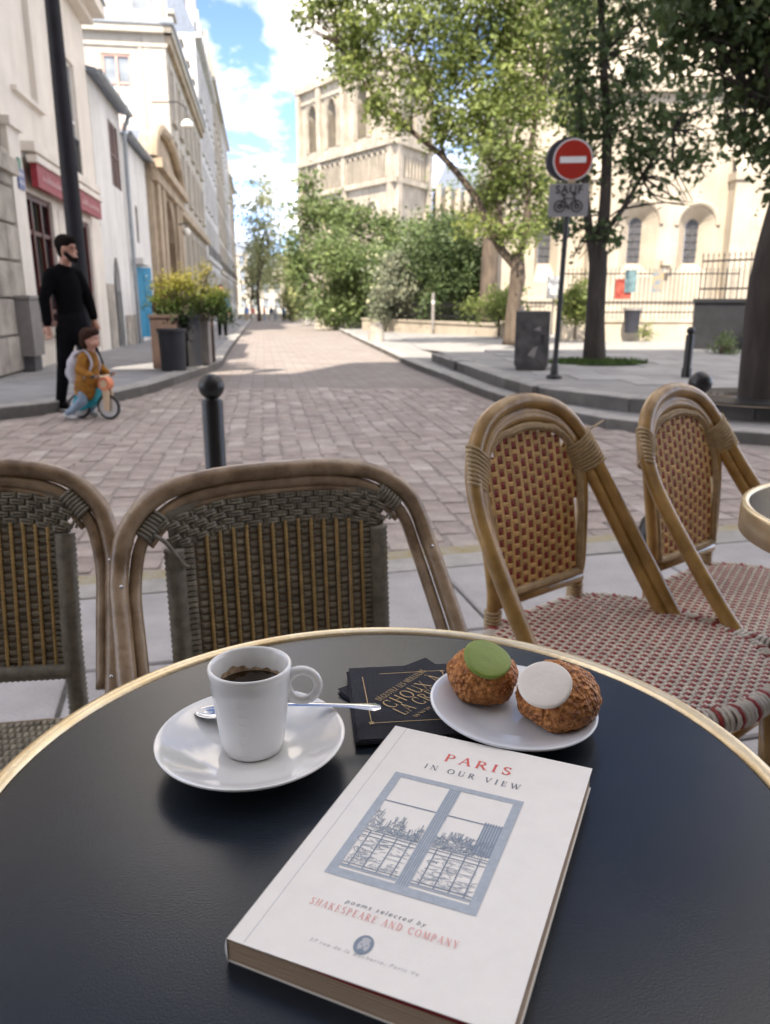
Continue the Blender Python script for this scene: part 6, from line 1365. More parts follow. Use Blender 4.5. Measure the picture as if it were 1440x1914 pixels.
cover_text('PARIS', (833, 1413), (957, 1443), 'ink_red', 'title', 0.30, 0.0085)
cover_text('IN OUR VIEW', (793, 1431), (974, 1470), 'ink_grey', 'subtitle', 0.42, 0.0052)
cover_text('SHAKESPEARE AND COMPANY', (580, 1682), (858, 1770), 'ink_rose', 'publisher_lettering', 0.30, 0.0046)
def small_text(s, pl, pr, mat, name, shear=0.25, spacing=1.35):
    xa, ya = bl(*pl); xb, yb_ = bl(*pr); v_, f_ = text_mesh(s, 1.0, 0, spacing, shear); x0 = min(q[0] for q in v_); x1 = max(q[0] for q in v_); k = (xb-xa)/(x1-x0); xm_ = (x0+x1)/2
    b = MB(); b.add([put((xa+xb)/2+(q[0]-xm_)*k, (ya+yb_)/2+q[1]*k, 1) for q in v_], f_); return b.build(name, mat, book)
small_text('poems selected by', (646, 1684), (798, 1731), 'ink_grey', 'byline')
small_text('37 rue de la Bûcherie, Paris Ve', (578, 1755), (784, 1825), 'ink_light', 'address')
# emblem: small engraved oval head
ex, ey = bl(680, 1767); b = MB(); b.add([put(ex+0.0046*math.cos(a), ey+0.0058*math.sin(a), 1) for a in [2*math.pi*k/28 for k in range(28)]], [tuple(range(28))]); em = b.build('emblem', 'ink_blue', book)
b = MB(); b.add([put(ex+0.0002+0.0028*math.cos(a), ey-0.0006+0.0036*math.sin(a), 20) for a in [2*math.pi*k/24 for k in range(24)]], [tuple(range(24))]); b.add([put(ex+0.0002+0.0022*math.cos(a), ey+0.0030+0.0014*math.sin(a), 24) for a in [2*math.pi*k/16 for k in range(16)]], [tuple(range(16))]); b.build('emblem_face', 'ink_light', em)
b = MB()
for dx_, dy_, w_, h_ in ((-0.0012, 0.0, 0.0006, 0.0004), (0.0016, 0.0, 0.0006, 0.0004), (0.0002, -0.0015, 0.0004, 0.0009), (0.0002, -0.0035, 0.0016, 0.0012)): b.add([put(ex+dx_+w_*math.cos(a), ey+dy_+h_*math.sin(a), 40) for a in [2*math.pi*k/10 for k in range(10)]], [tuple(range(10))])
b.build('emblem_features', 'ink_blue', em)
# the drawn window
q = [bl(*p_) for p_ in ((740, 1440), (985, 1500), (884, 1716), (606, 1626))]
wx0 = (q[0][0]+q[3][0])/2; wx1 = (q[1][0]+q[2][0])/2; wy1 = (q[0][1]+q[1][1])/2; wy0 = (q[2][1]+q[3][1])/2; WW = wx1-wx0; WH = wy1-wy0
fr, ln_p, ln_b = MB(), MB(), MB(); cnt = [0]
def ink(mb, x0, y0, x1, y1, w):
    dx_, dy_ = (x1-x0)*WW, (y1-y0)*WH; l = math.hypot(dx_, dy_) or 1e-9; nx, ny = -dy_/l*w/2, dx_/l*w/2; X0, Y0, X1, Y1 = wx0+x0*WW, wy0+y0*WH, wx0+x1*WW, wy0+y1*WH; cnt[0] += 1; k = 10+cnt[0] % 60
    mb.add([put(X0+nx, Y0+ny, k), put(X0-nx, Y0-ny, k), put(X1-nx, Y1-ny, k), put(X1+nx, Y1+ny, k)], [(0, 1, 2, 3)])
def rect(mb, x0, y0, x1, y1): cnt[0] += 1; k = cnt[0] % 60; mb.add([put(wx0+x*WW, wy0+y*WH, k) for x, y in ((x0, y0), (x1, y0), (x1, y1), (x0, y1))], [(0, 1, 2, 3)])
for r_ in ((0, 0, 0.065, 1), (0.935, 0, 1, 1), (0.065, 0.955, 0.935, 1), (0.065, 0, 0.935, 0.06), (0.455, 0.06, 0.545, 0.955)): rect(fr, *r_)
for x in (0.468, 0.482, 0.5, 0.515, 0.532): ink(ln_b, x, 0.02, x, 0.97, 0.0004)
for x0, x1 in ((0.065, 0.455), (0.545, 0.935)):
    ink(ln_b, x0, 0.70, x1, 0.70, 0.0009); ink(fr, x0, 0.085, x1, 0.085, 0.0012)
    for y in (0.405, 0.385, 0.355, 0.115, 0.095): ink(ln_b, x0, y, x1, y, 0.0006)
    for k in range(4): x = x0+(x1-x0)*(k+0.5)/4; ink(ln_b, x, 0.10, x, 0.40, 0.0007)
rg = random.Random(9)
for x0, x1, top in ((0.07, 0.45, lambda x: 0.50+0.05*math.sin(x*30)+(0.07 if x < 0.16 else 0)), (0.55, 0.82, lambda x: 0.49+0.04*math.sin((x-0.55)*12))):
    for k in range(230):                          # scribbled trees and roofs
        x = rg.uniform(x0, x1); y = rg.uniform(0.41, top(x)); a = rg.uniform(0, 3.14); l = rg.uniform(0.012, 0.03); ink(ln_b if rg.random() < 0.55 else ln_p, x-l*math.cos(a), y-l*math.sin(a)*0.7, min(x+l*math.cos(a), x1+0.02), y+l*math.sin(a)*0.7, 0.00035)
    for k in range(26): x = rg.uniform(x0+0.02, x1-0.02); y = top(x); a = rg.uniform(0.9, 2.3); ink(ln_b, x, y-0.02, x+0.03*math.cos(a), y+0.045*math.sin(a), 0.0003)
for k in range(7): x = 0.815+k*0.019; ink(ln_b, x, 0.43, x, 0.72, 0.0009)
rect(ln_p, 0.81, 0.43, 0.935, 0.71)
for k in range(90): x = rg.uniform(0.8, 0.93); y = rg.uniform(0.41, 0.55); a = rg.uniform(0, 3.14); ink(ln_b, x, y, min(0.935, x+0.03*math.cos(a)), y+0.03*math.sin(a), 0.00035)
for x0, x1 in ((0.08, 0.45), (0.55, 0.93)):
    for k in range(55): x = rg.uniform(x0, x1-0.03); y = rg.uniform(0.12, 0.36); l = rg.uniform(0.02, 0.1); ink(ln_p, x, y, min(x1, x+l), y+rg.uniform(-.02, .02), 0.0004)
    for k in range(90): x = rg.uniform(x0, x1-0.02); y = rg.uniform(0.11, 0.19); a = rg.choice((0.7, 2.4)); ink(ln_p, x, y, x+0.016*math.cos(a), y+0.016*math.sin(a), 0.0003)
    for k in range(5):
        x, y = rg.uniform(x0, x1-0.05), rg.uniform(0.2, 0.34); P_ = [(x+0.03*math.cos(t_)*(1+0.3*math.sin(3*t_)), y+0.02*math.sin(t_)) for t_ in [k2*0.7 for k2 in range(9)]]
        for a, c in zip(P_, P_[1:]): ink(ln_b, *a, *c, 0.0003)
wd = fr.build('window_drawing', 'ink_pale', book); ln_p.build('pale_lines', 'ink_pale', wd); ln_b.build('dark_lines', 'ink_blue', wd)

# ---------------- napkins
na, nb_ = at_z(650, 1253, TZ+0.006), at_z(667, 1384, TZ+0.006); dv = (nb_-na); NL = dv.length; nang = math.atan2(dv.y, dv.x)+math.pi/2
def napkin(label, loc, ang_, size, layers, z, seed, wav=0.0006):
    o = thing('napkin', label, 'napkin', (loc[0], loc[1], z), ang_, 'navy napkins under the plate'); rg = random.Random(seed)
    for L_ in range(layers):
        b = MB(); n = 12; ox, oy = rg.uniform(-.0012, .0012), rg.uniform(-.0012, .0012); z0 = 0.0009*L_
        f = lambda x, y: z0+0.0007 + wav*(L_ == layers-1)*(max(0, math.sin(x*70+1)*math.sin(y*50+seed)) + 1.6*max(0, y-size*0.8)/size*8)
        sheet(b, lambda x, y: f(x, y+size), ox, size+ox, -size+oy, oy, 0.0006, n, n); b.build('fold', 'napkin', o)
    return o
nk0 = napkin('lowest navy paper napkin, its corner poking out beside the spoon', (na.x-0.006, na.y-0.028), nang+0.55, NL*0.86, 2, TZ+0.0004, 3)
nk = napkin('navy paper napkin printed with gold lettering and a gold border', (na.x, na.y), nang, NL, 4, TZ+0.0024, 4)
Ni = (Matrix.Translation((na.x, na.y, 0)) @ Matrix.Rotation(nang, 4, 'Z')).inverted()
def npx(px, py): p_ = Ni @ at_z(px, py, TZ+0.0065); return p_.x, p_.y
ntop = 0.0009*3+0.0016
def nput(x, y, k=0): return (x, y, ntop+k*0.000002)
b = MB()
def nline(a, c, w, k=0):
    d_ = V(c[0]-a[0], c[1]-a[1], 0); l = d_.length; n_ = V(-d_.y, d_.x, 0)/l*w/2; b.add([nput(a[0]+n_.x, a[1]+n_.y, k), nput(a[0]-n_.x, a[1]-n_.y, k), nput(c[0]-n_.x, c[1]-n_.y, k), nput(c[0]+n_.x, c[1]+n_.y, k)], [(0, 1, 2, 3)])
ca_, cb_ = npx(677, 1262), npx(695, 1352); ex_ = NL-ca_[0]
box_ = [ca_, (ca_[0]+0.066, ca_[1]+0.001), (cb_[0]+0.066, cb_[1]), cb_]
for i in range(4): nline(box_[i], box_[(i+1) % 4], 0.0007, i)
for c in box_:
    for k in range(4): a = k*1.57+0.4; nline((c[0]-0.0016*math.cos(a), c[1]-0.0016*math.sin(a)), (c[0]+0.0024*math.cos(a+0.5), c[1]+0.0024*math.sin(a+0.5)), 0.0009, 6+k)
b.build('gold_border', 'gold_print', nk)
def diag_text(s, pa, pb, hk, light, track=0.1, serifs=False):
    a, c = npx(*pa), npx(*pb); w = math.hypot(c[0]-a[0], c[1]-a[1]); th = math.atan2(c[1]-a[1], c[0]-a[0]); mx_, my_ = (a[0]+c[0])/2, (a[1]+c[1])/2
    bb = MB(); serif_text(bb, s, w, 0, 0, lambda x, y, k=0: nput(mx_+x*math.cos(th)-y*math.sin(th), my_+x*math.sin(th)+y*math.cos(th), k), track, hk, serifs, light); return bb.build('gold_lettering', 'gold_print', nk)
diag_text('DÉGUSTEZ LES MEILLEURS', (706, 1309), (793, 1254), 0.0060, 0.9)
diag_text('CHOUX À', (722, 1320), (818, 1265), 0.0128, 0.75)
diag_text('LA CRÈME', (744, 1332), (838, 1279), 0.0128, 0.75)
diag_text('WWW.ODE', (775, 1340), (830, 1306), 0.0036, 0.8)

# ---------------- plate with two choux
pcx, pcy = 0.0935, 0.5105
pr = [(0, 0.0035), (0.030, 0.0036), (0.033, 0.0045), (0.040, 0.0060), (0.052, 0.0098), (0.0585, 0.0122), (0.0605, 0.0124), (0.0612, 0.0116), (0.060, 0.0100), (0.050, 0.0058), (0.038, 0.0018), (0.035, 0.0), (0.0, 0.0)]
b = MB(); b.lathe(pr, 96); plate = b.build('plate', 'ceramic_blue', None, 'all'); PT = Matrix.Translation((pcx, pcy, TZ+0.0043)) @ Matrix.Rotation(R(3.2), 4, 'Y') @ Matrix.Rotation(R(1.0), 4, 'X')
plate.matrix_world = PT; tag(plate, 'small pale blue-white plate holding two pastries', 'plate')
def choux(label, disc_mat, disc_name, px, py, r, squash, seed, dpx, drad, dn_, lift):
    c = at_y(px, py, lift[0]); o = thing('choux_pastry', label, 'pastry', (c.x, c.y, lift[1]), seed*1.1, 'choux on the plate'); g = np.random.default_rng(seed); ph = g.uniform(0, 6.28, 12)
    b = MB(); n, m_ = 72, 44; vs = []
    for i in range(m_+1):
        p_ = math.pi*i/m_
        for k in range(n):
            a = 2*math.pi*k/n; d = V(math.sin(p_)*math.cos(a), math.sin(p_)*math.sin(a), math.cos(p_))
            w = 1+0.04*math.sin(3*d.x*1.6+ph[0])*math.sin(3*d.y*1.7+ph[1]) + 0.028*math.sin(7*d.x+ph[2])*math.sin(6*d.z+ph[3]) + 0.028*math.sin(13*d.x+ph[4])*math.sin(14*d.y+ph[5])*math.sin(12*d.z+ph[6]) + 0.018*math.sin(24*d.x+ph[7])*math.sin(26*d.y+ph[8]+d.z*20) + 0.006*math.sin(47*d.x+ph[10])*math.sin(51*d.y+ph[11])*math.sin(44*d.z) + 0.004*g.normal()
            cl_ = abs(math.sin((a*1.0+ph[9])*1.5+0.6*d.z)); w -= 0.045*max(0, 1-cl_*6)*max(0, math.sin(p_))
            q_ = d*r*w; q_.z *= squash; q_.z = max(q_.z, -r*squash*0.62); vs.append(q_)
    b.add(vs, [(i*n+k, (i+1)*n+k, (i+1)*n+(k+1) % n, i*n+(k+1) % n) for i in range(m_) for k in range(n)])
    b.v = [(x, y, z+r*squash*0.62) for x, y, z in b.v]
    b.build('puff', 'choux', o, 'all')
    # flat fondant disc leaning on top
    dp = at_y(*dpx[:2], dpx[2]); Lm = (Matrix.Translation((c.x, c.y, lift[1])) @ Matrix.Rotation(seed*1.1, 4, 'Z')).inverted(); n_ = Vector(dn_).normalized(); rot = n_.to_track_quat('Z', 'Y').to_matrix().to_4x4()
    b = MB(); th_ = 0.0032; b.lathe([(0, th_*1.02), (drad*0.5, th_*1.0), (drad*0.90, th_*0.96), (drad*0.96, th_*0.86), (drad*0.99, th_*0.62), (drad, th_*0.3), (drad*0.98, th_*0.08), (drad*0.92, 0), (0, 0)], 48)
    b.v = [(x*(1.03+0.025*math.sin(3*math.atan2(y, x)+seed)), y*(1+0.02*math.sin(2*math.atan2(y, x)+seed*2)), z+0.0011*math.sin(x/drad*1.6+seed)*(y/drad)) for x, y, z in b.v]
    b.xf(Lm @ Matrix.Translation(dp) @ rot @ Matrix.Translation((0, 0, -th_/2))); b.build(disc_name, disc_mat, o, 'all'); return o
choux('golden choux pastry topped with a pistachio-green fondant disc', 'fondant_green', 'fondant_disc', 901, 1285, 0.0262, 0.86, 3, (911, 1231, 0.516), 0.0176, (0.2, -0.38, 0.9), (0.533, TZ+0.0122))
choux('browner choux pastry topped with a white fondant disc', 'fondant_white', 'fondant_disc', 1043, 1320, 0.0295, 0.84, 5, (1019, 1279, 0.476), 0.0180, (-0.25, -0.5, 0.8), (0.503, TZ+0.0098))

# ================================================================ chairs
def chair_map(ws, hs, ln_, fs): return lambda x, y, z: V(x*ws, y*fs+ln_*(z*hs-0.5), z*hs)
def ribbed(mb, path, r, pitch, amp=0.12, n=8):
    P = [Vector(p) for p in path]; L = sum((c-a).length for a, c in zip(P, P[1:])); m_ = max(4, int(L/pitch*2)); out = []; cum = [0]
    for a, c in zip(P, P[1:]): cum.append(cum[-1]+(c-a).length)
    for k in range(m_+1):
        d = L*k/m_
        for i in range(len(cum)-1):
            if cum[i] <= d+1e-9 <= cum[i+1]+1e-6: out.append(P[i].lerp(P[i+1], min(1, (d-cum[i])/max(1e-9, cum[i+1]-cum[i])))); break
        else: out.append(P[-1])
    mb.tube(out, [r*(1+(amp if k % 2 else -amp)) for k in range(len(out))], n)
def pad(mb, c, ux, uy, un, w, h, t_, tone=None):
    # little cushion: a strand passing over its neighbours
    c = Vector(c); vs = []
    for a, bq, d in ((-1, -1, 0), (1, -1, 0), (1, 1, 0), (-1, 1, 0), (-0.55, -0.6, 1), (0.55, -0.6, 1), (0.55, 0.6, 1), (-0.55, 0.6, 1)): vs.append(c + ux*(a*w/2) + uy*(bq*h/2) + un*(d*t_))
    mb.add(vs, [(4, 5, 6, 7), (0, 1, 5, 4), (1, 2, 6, 5), (2, 3, 7, 6), (3, 0, 4, 7)], tone)
archA = [(-.225, -.30, .36), (-.23, -.20, .46), (-.229, -.13, .56), (-.226, -.06, .65), (-.222, -.01, .715), (-.203, .01, .782), (-.155, .02, .826), (-.085, .02, .844), (0, .02, .847)]
archA = archA + [(-x, y, z) for x, y, z in archA[-2::-1]]
def arch_z(arch, x):
    t = [(p[0], p[2]) for p in arch if p[2] > 0.70]
    for (a, za), (c, zc) in zip(t, t[1:]):
        if a <= x <= c: return za+(zc-za)*(x-a)/(c-a)
    return t[0][1]
def seat_shape(w, d0, d1, rr=0.10, n=6):
    pts = []
    for sx_, sy_, a0 in ((1, d1, 0), (-1, d1, 90), (-1, d0, 180), (1, d0, 270)):
        r_ = rr if sy_ == d1 else rr*1.5
        for k in range(n+1): a = R(a0+90*k/n); pts.append((sx_*(w-r_)+r_*math.cos(a), (sy_-r_ if sy_ == d1 else sy_+r_)+r_*math.sin(a)))
    return pts
def inside(pts, x, y):
    c = False; j = len(pts)-1
    for i in range(len(pts)):
        if (pts[i][1] > y) != (pts[j][1] > y) and x < (pts[j][0]-pts[i][0])*(y-pts[i][1])/(pts[j][1]-pts[i][1])+pts[i][0]: c = not c
        j = i
    return c
def grey_chair(label, x, y, rz, ws, hs, ln_, fs):
    o = thing('wicker_chair', label, 'chair', (x, y, PZ), rz, 'grey woven chairs facing the table'); Q = chair_map(ws, hs, ln_, fs)
    S = chair_map(1, 1, 0, 1)
    b = MB(); A = bez([Q(*p) for p in archA], 6); b.tube(A, [0.0134*(1.07 if k % 19 == 9 else (1.02 if k % 19 in (8, 10) else 1+0.012*math.sin(k*1.7))) for k in range(len(A))], 14); b.build('back_frame', 'cane_brown', o, 'all')
    inner = [(p[0]*0.915, p[1]-0.001, p[2]-0.0205) for p in archA[2:-2]]
    b = MB(); b.tube(bez([Q(*p) for p in inner], 6), 0.0095, 10); b.build('inner_frame', 'cane_brown', o, 'all')
    rim = [(p[0]*0.875, p[1]-0.004, p[2]-0.032) for p in archA[5:-5]]
    b = MB(); b.tube(bez([Q(*p) for p in rim], 6), 0.0045, 8); b.build('edge_cord', 'cane_brown', o, 'all')
    for s_ in (-1, 1):
        b = MB()
        for z_ in (0.56, 0.70): p = min((q for q in A if q.x*s_ > 0), key=lambda q: abs(q.z-z_*hs)); b.ball(p+V(-0.003*s_, -0.0135, 0.003), 0.0032, 8, 6)
        b.build('screw', 'steel', o, 'all')
    HWp = 0.148; zb = 0.535
    def pn(x_, z_): return Q(x_, 0.012+0.012*(1-(x_/HWp)**2)-0.004, z_)
    for s_ in (-1, 1):
        b = MB(); ztop = arch_z(archA, s_*HWp)-0.085
        ribbed(b, [Q(s_*0.128, 0.06, 0.0), Q(s_*0.150, 0.03, 0.42), pn(s_*HWp, 0.57), pn(s_*HWp, ztop)], 0.0150, 0.0085, 0.07, 10); b.build('rear_leg', 'wicker_grey', o, 'all')
        b = MB()
        ip = bez([Q(*p) for p in inner], 6); cand = sorted([i for i in range(1, len(ip)-1) if ip[i].x*s_ > 0], key=lambda i: abs(abs(ip[i].x)-0.168*ws))[:2]; i0 = min(cand); t_ = (ip[i0+1]-ip[i0-1]).normalized(); u1 = t_.cross(V(0, 1, 0)).normalized(); u2 = t_.cross(u1)
        for k in range(-3, 4):
            p = ip[i0]+t_*k*0.0062; b.tube([p+u1*0.0125*math.cos(a)+u2*0.0125*math.sin(a) for a in [2*math.pi*j/10 for j in range(10)]], 0.0033, 5, closed=True)
        b.build('binding', 'wicker_grey', o, 'all')
    b = MB(); ribbed(b, [pn(-HWp, zb-0.008), pn(0, zb-0.008), pn(HWp, zb-0.008)], 0.013, 0.0085, 0.07, 8); b.build('lower_rail', 'wicker_grey', o, 'all')
    nc = 13; pitch = 2*(HWp-0.026)/nc; un = V(0, -1, 0.1).normalized(); ux = V(1, 0, 0); uz = V(0, 0, 1)
    bk, gd, tk = MB(), MB(), MB(); rg = random.Random(int(x*100))
    def ztop_at(x_): return arch_z(archA, x_)-0.080
    for i in range(nc+1):
        x_ = -HWp+0.026+i*pitch
        zt_ = ztop_at(x_)
        if 0 < i < nc+1:
            m_ = int((zt_-zb)/0.0066); bd = [pn(x_, zb+(zt_-zb)*k/(2*m_)) + un*0.0035 for k in range(2*m_+1)]
            gd.tube(bd, [0.0034 if k % 2 else 0.0021 for k in range(len(bd))], 6)
        if i < nc:
            xc = x_+pitch/2; wv = pitch*0.64; P_ = [pn(xc-wv/2, zb), pn(xc+wv/2, zb), pn(xc+wv/2, zt_+0.02), pn(xc-wv/2, zt_+0.02)]; bk.add(P_, [(0, 1, 2, 3)]); bk.add([p-un*0.004+ux*dd for p, dd in zip(P_, (-pitch*0.19, pitch*0.19, pitch*0.19, -pitch*0.19))], [(3, 2, 1, 0)])
            for k in range(int((zt_-zb)/0.0120)+1):
                z_ = zb+0.006+k*0.0120+(0.006 if i % 2 else 0)
                if z_ < zt_: pad(tk, pn(xc, z_)+un*0.0002, ux, uz, un, wv*1.16, 0.0076, 0.0026, rg.random()*0.6)
    for s_ in (-1, 1):                             # dense bands beside the posts
        zt_ = ztop_at(s_*0.13)
        P_ = [pn(s_*(HWp-0.034), zb), pn(s_*HWp, zb), pn(s_*HWp, zt_+0.03), pn(s_*(HWp-0.034), zt_+0.03)]; bk.add([p-un*0.001 for p in P_], [(0, 1, 2, 3)])
        for k in range(int((zt_+0.02-zb)/0.0088)): pad(tk, pn(s_*(HWp-0.016), zb+k*0.0088)+un*0.0006, ux, uz, un, 0.024, 0.0075, 0.003, rg.random()*0.6)
    for r_ in range(5):                            # open basket weave following the arch
        x_ = -HWp-0.012 + (0.0125 if r_ % 2 else 0); pw = 0.0250
        while x_ < HWp+0.014:
            zc = arch_z(archA, max(-0.17, min(0.17, x_)))-0.040-r_*0.0098; tl = (arch_z(archA, min(0.2, x_+0.012))-arch_z(archA, max(-0.2, x_-0.012)))/0.024
            u_ = (ux+uz*tl).normalized(); v_ = V(-u_.z, 0, u_.x)
            if abs(x_) < HWp+0.010 or r_ < 2:
                for dz_ in (-0.0022, 0.0022): pad(tk, pn(x_, zc)+v_*dz_+un*0.003, u_, v_, un, 0.0195, 0.0042, 0.0034, rg.random()*0.4+0.2)
                for dx_ in (-0.003, 0.003): pad(tk, pn(x_+pw/2, zc)+un*0.0012+u_*dx_, u_, v_, un, 0.0050, 0.0105, 0.0028, rg.random()*0.4)
            x_ += pw
    bp_ = MB(); n_ = 16                            # dark back layer of the basket weave
    for i in range(n_):
        xa, xb = -HWp-0.006+(2*HWp+0.012)*i/n_, -HWp-0.006+(2*HWp+0.012)*(i+1)/n_; P_ = [pn(xa, ztop_at(xa)-0.01), pn(xb, ztop_at(xb)-0.01), pn(xb, arch_z(archA, xb)-0.026), pn(xa, arch_z(archA, xa)-0.026)]; tk.add(P_, [(0, 1, 2, 3)], 0.0)
    pnl = bk.build('back_panel', 'wicker_dark', o); g_ = gd.build('golden_cords', 'wicker_gold', pnl, 'all'); g_['kind'] = 'stuff'; t_ = tk.build('woven_strands', 'wicker_grey', pnl); t_['kind'] = 'stuff'
    # seat
    sh = [(q[0]*ws, q[1]-0.02) for q in seat_shape(0.205, -0.40, 0.0)]; zs_ = 0.45
    b = MB(); b.prism(sh, zs_-0.03, zs_-0.004); st = b.build('seat', 'wicker_dark', o)
    b = MB(); 
    for i in range(-24, 25):
        for j in range(-26, 3):
            px_, py_ = i*0.0095+(0.0048 if j % 2 else 0), j*0.0155-0.02
            if inside(sh, px_, py_): pad(b, (px_, py_, zs_-0.004), ux, V(0, 1, 0), uz, 0.0085, 0.0165, 0.004, rg.random())
    t_ = b.build('seat_weave', 'wicker_grey', st); t_['kind'] = 'stuff'
    b = MB(); b.tube([(q[0], q[1], zs_-0.018) for q in sh], 0.014, 8, closed=True); b.build('seat_frame', 'cane_brown', o, 'all')
    for s_ in (-1, 1): b = MB(); b.tube([(s_*0.17*ws, -0.37, zs_-0.02), (s_*0.185*ws, -0.40, 0)], 0.0135, 10); b.build('front_leg', 'cane_brown', o, 'all')
    b = MB()
    for s_ in (-1, 1): b.tube([(s_*0.178*ws, -0.385, 0.16), (s_*0.14*ws, 0.02, 0.2)], 0.009, 8)
    b.tube([(-0.16, -0.18, 0.18), (0.16, -0.18, 0.18)], 0.009, 8); b.build('stretcher', 'cane_brown', o, 'all')
    return o, Q, pn
ca1, QA, pnA = grey_chair('grey woven cane chair behind the coffee cup, a loose strand at its upper corner', -0.151, 1.111, 0.397, 1.083, 0.961, 0.07, 0.961)
b = MB(); z0_ = arch_z(archA, -0.168)-0.045; b.tube(bez([QA(-0.172, 0.0, z0_), QA(-0.158, -0.012, z0_-0.012), QA(-0.140, -0.012, z0_-0.045), QA(-0.132, -0.006, z0_-0.052)], 6), 0.0034, 6); b.build('loose_strand', 'wicker_grey', ca1, 'all')
grey_chair('grey woven cane chair touching its twin, farther from the red and cream chairs', -0.618, 1.055, 0.183, 0.947, 0.968, 0.20, 0.70)

archB = [(-.215, -.30, .40), (-.20, -.22, .46), (-.195, -.12, .58), (-.185, -.03, .70), (-.165, .015, .78), (-.13, .035, .84), (-.08, .045, .875), (0, .05, .89)]
archB = archB + [(-x, y, z) for x, y, z in archB[-2::-1]]
frB = [(-.118, .075, 0.0), (-.122, .035, .46), (-.128, .02, .56), (-.142, .02, .70), (-.135, .03, .775), (-.105, .042, .825), (-.06, .05, .85), (0, .052, .859)]
frB = frB + [(-x, y, z) for x, y, z in frB[-2::-1]]
def red_chair(label, x, y, rz, ws, hs, ln_, fs, loose=False):
    o = thing('bistro_chair', label, 'chair', (x, y, PZ), rz, 'red and cream bistro chairs'); Q = chair_map(ws, hs, ln_, fs); rg = random.Random(int(x*77))
    b = MB(); A = bez([Q(*p) for p in archB], 6); b.tube(A, [0.0150*(1.07 if k % 17 == 6 else (1.02 if k % 17 in (5, 7) else 1+0.012*math.sin(k*1.9))) for k in range(len(A))], 14); b.build('back_frame', 'cane_gold', o, 'all')
    b = MB(); b.tube(bez([Q(p[0]*0.90, p[1]+0.004, p[2]-0.022) for p in archB[1:-1]], 6), 0.0115, 12); b.build('second_frame', 'cane_gold', o, 'all')
    b = MB(); b.tube(bez([Q(*p) for p in frB], 6), 0.0125, 12); b.build('panel_frame', 'cane_gold', o, 'all')
    zb = 0.535; pw = lambda z_: 0.121 + (0.138-0.121)*min(1, max(0, (z_-0.55)/0.17)) - (0.0 if z_ < 0.755 else 0.138*(1-math.sqrt(max(0, 1-((z_-0.755)/0.092)**2))))
    yp = lambda z_: 0.02+0.03*max(0, (z_-0.66)/0.2)
    un = V(0, -1, 0.1).normalized(); ux = V(1, 0, 0); uz = V(0, 0, 1)
    pn = lambda x_, z_: Q(x_, yp(z_)-0.002, z_)
    b = MB(); b.tube([Q(-0.125, yp(zb), zb-0.018), Q(0.125, yp(zb), zb-0.018)], 0.011, 10); b.build('lower_rail', 'cane_gold', o, 'all')
    # braided border
    b = MB(); loop = [(-pw(zb+k*0.0135)+0.004, zb+k*0.0135) for k in range(24)] ; loop = [q for q in loop if q[1] < 0.838]; top = loop + [(x_, 0.755+0.086*math.sqrt(max(0, 1-(x_/0.128)**2))) for x_ in [-0.05+0.1*k/8 for k in range(9)]] + [(-q[0], q[1]) for q in loop[::-1]] + [(0.112-0.224*k/12, zb-0.003) for k in range(1, 12)]
    P_ = [pn(*q)+un*0.004 for q in top]; b.tube(P_, 0.0085, 8, closed=True); br_ = b.build('border', 'wicker_bind', o, 'all')
    b = MB(); m_ = len(P_)
    for k in range(m_*3):
        i, f_ = divmod(k/3, 1); p = P_[int(i) % m_].lerp(P_[(int(i)+1) % m_], f_); t_ = (P_[(int(i)+1) % m_]-P_[int(i) % m_]).normalized(); pad(b, p+un*0.0078, (t_+un.cross(t_)*0.8).normalized(), un.cross((t_+un.cross(t_)*0.8).normalized()), un, 0.0115, 0.0042, 0.0022)
    t2 = b.build('braid', 'wicker_bind', br_); t2['kind'] = 'stuff'
    dxc, dzr = 0.0205, 0.0118; cr, rd = MB(), MB(); ncol = 13
    for i in range(-6, 7):
        xc = i*dxc
        zs_ = [zb+0.002+j*dzr for j in range(30)]
        zok = [z_ for z_ in zs_ if abs(xc) < pw(z_)-0.012 and z_ < 0.838-0.06*(xc/0.12)**2]
        if not zok: continue
        z0_, z1_ = min(zok)-0.004, max(zok)+0.008
        for k in range(6): za, zc = z0_+(z1_-z0_)*k/6, z0_+(z1_-z0_)*(k+1)/6; rd.add([pn(xc-dxc*0.56, za)-un*0.001, pn(xc+dxc*0.56, za)-un*0.001, pn(xc+dxc*0.56, zc)-un*0.001, pn(xc-dxc*0.56, zc)-un*0.001], [(0, 1, 2, 3)])
        for s_ in (-1, 1): cr.tube([pn(xc+s_*dxc*0.40, z0_+(z1_-z0_)*k/10)+un*0.0010 for k in range(11)], 0.0026, 5, tone=rg.random())
        for j, z_ in enumerate(zs_):
            if z_ not in zok: continue
            if (i+j) % 2 == 0: pad(cr, pn(xc, z_)+un*0.0005, ux, uz, un, dxc*1.0, dzr*0.86, 0.0036, rg.random())
            else: pad(rd, pn(xc, z_)-un*0.0002, ux, uz, un, dxc*0.62, dzr*1.1, 0.0026)
    w_ = rd.build('back_panel', 'wicker_red', o); t_ = cr.build('cream_strands', 'wicker_cream', w_, False); t_['kind'] = 'stuff'
    # cane bindings at the shoulders and lower down
    for s_ in (-1, 1):
        b = MB()
        for k in range(9):
            zz_ = 0.815-k*0.0072; a_ = Q(s_*(0.152+k*0.0028), 0.028-k*0.003, zz_); c_ = Q(s_*(0.122+k*0.0012), 0.038, zz_-0.022)
            d_ = (c_-a_).normalized(); up_ = V(0, 1, 0); L_ = (c_-a_).length/2+0.016; m0 = (a_+c_)/2
            b.tube([m0+d_*L_*math.cos(t_)+up_*0.0185*math.sin(t_) for t_ in [2*math.pi*j/14 for j in range(14)]], 0.0039, 5, closed=True)
        b.build('shoulder_binding', 'wicker_bind', o, 'all')
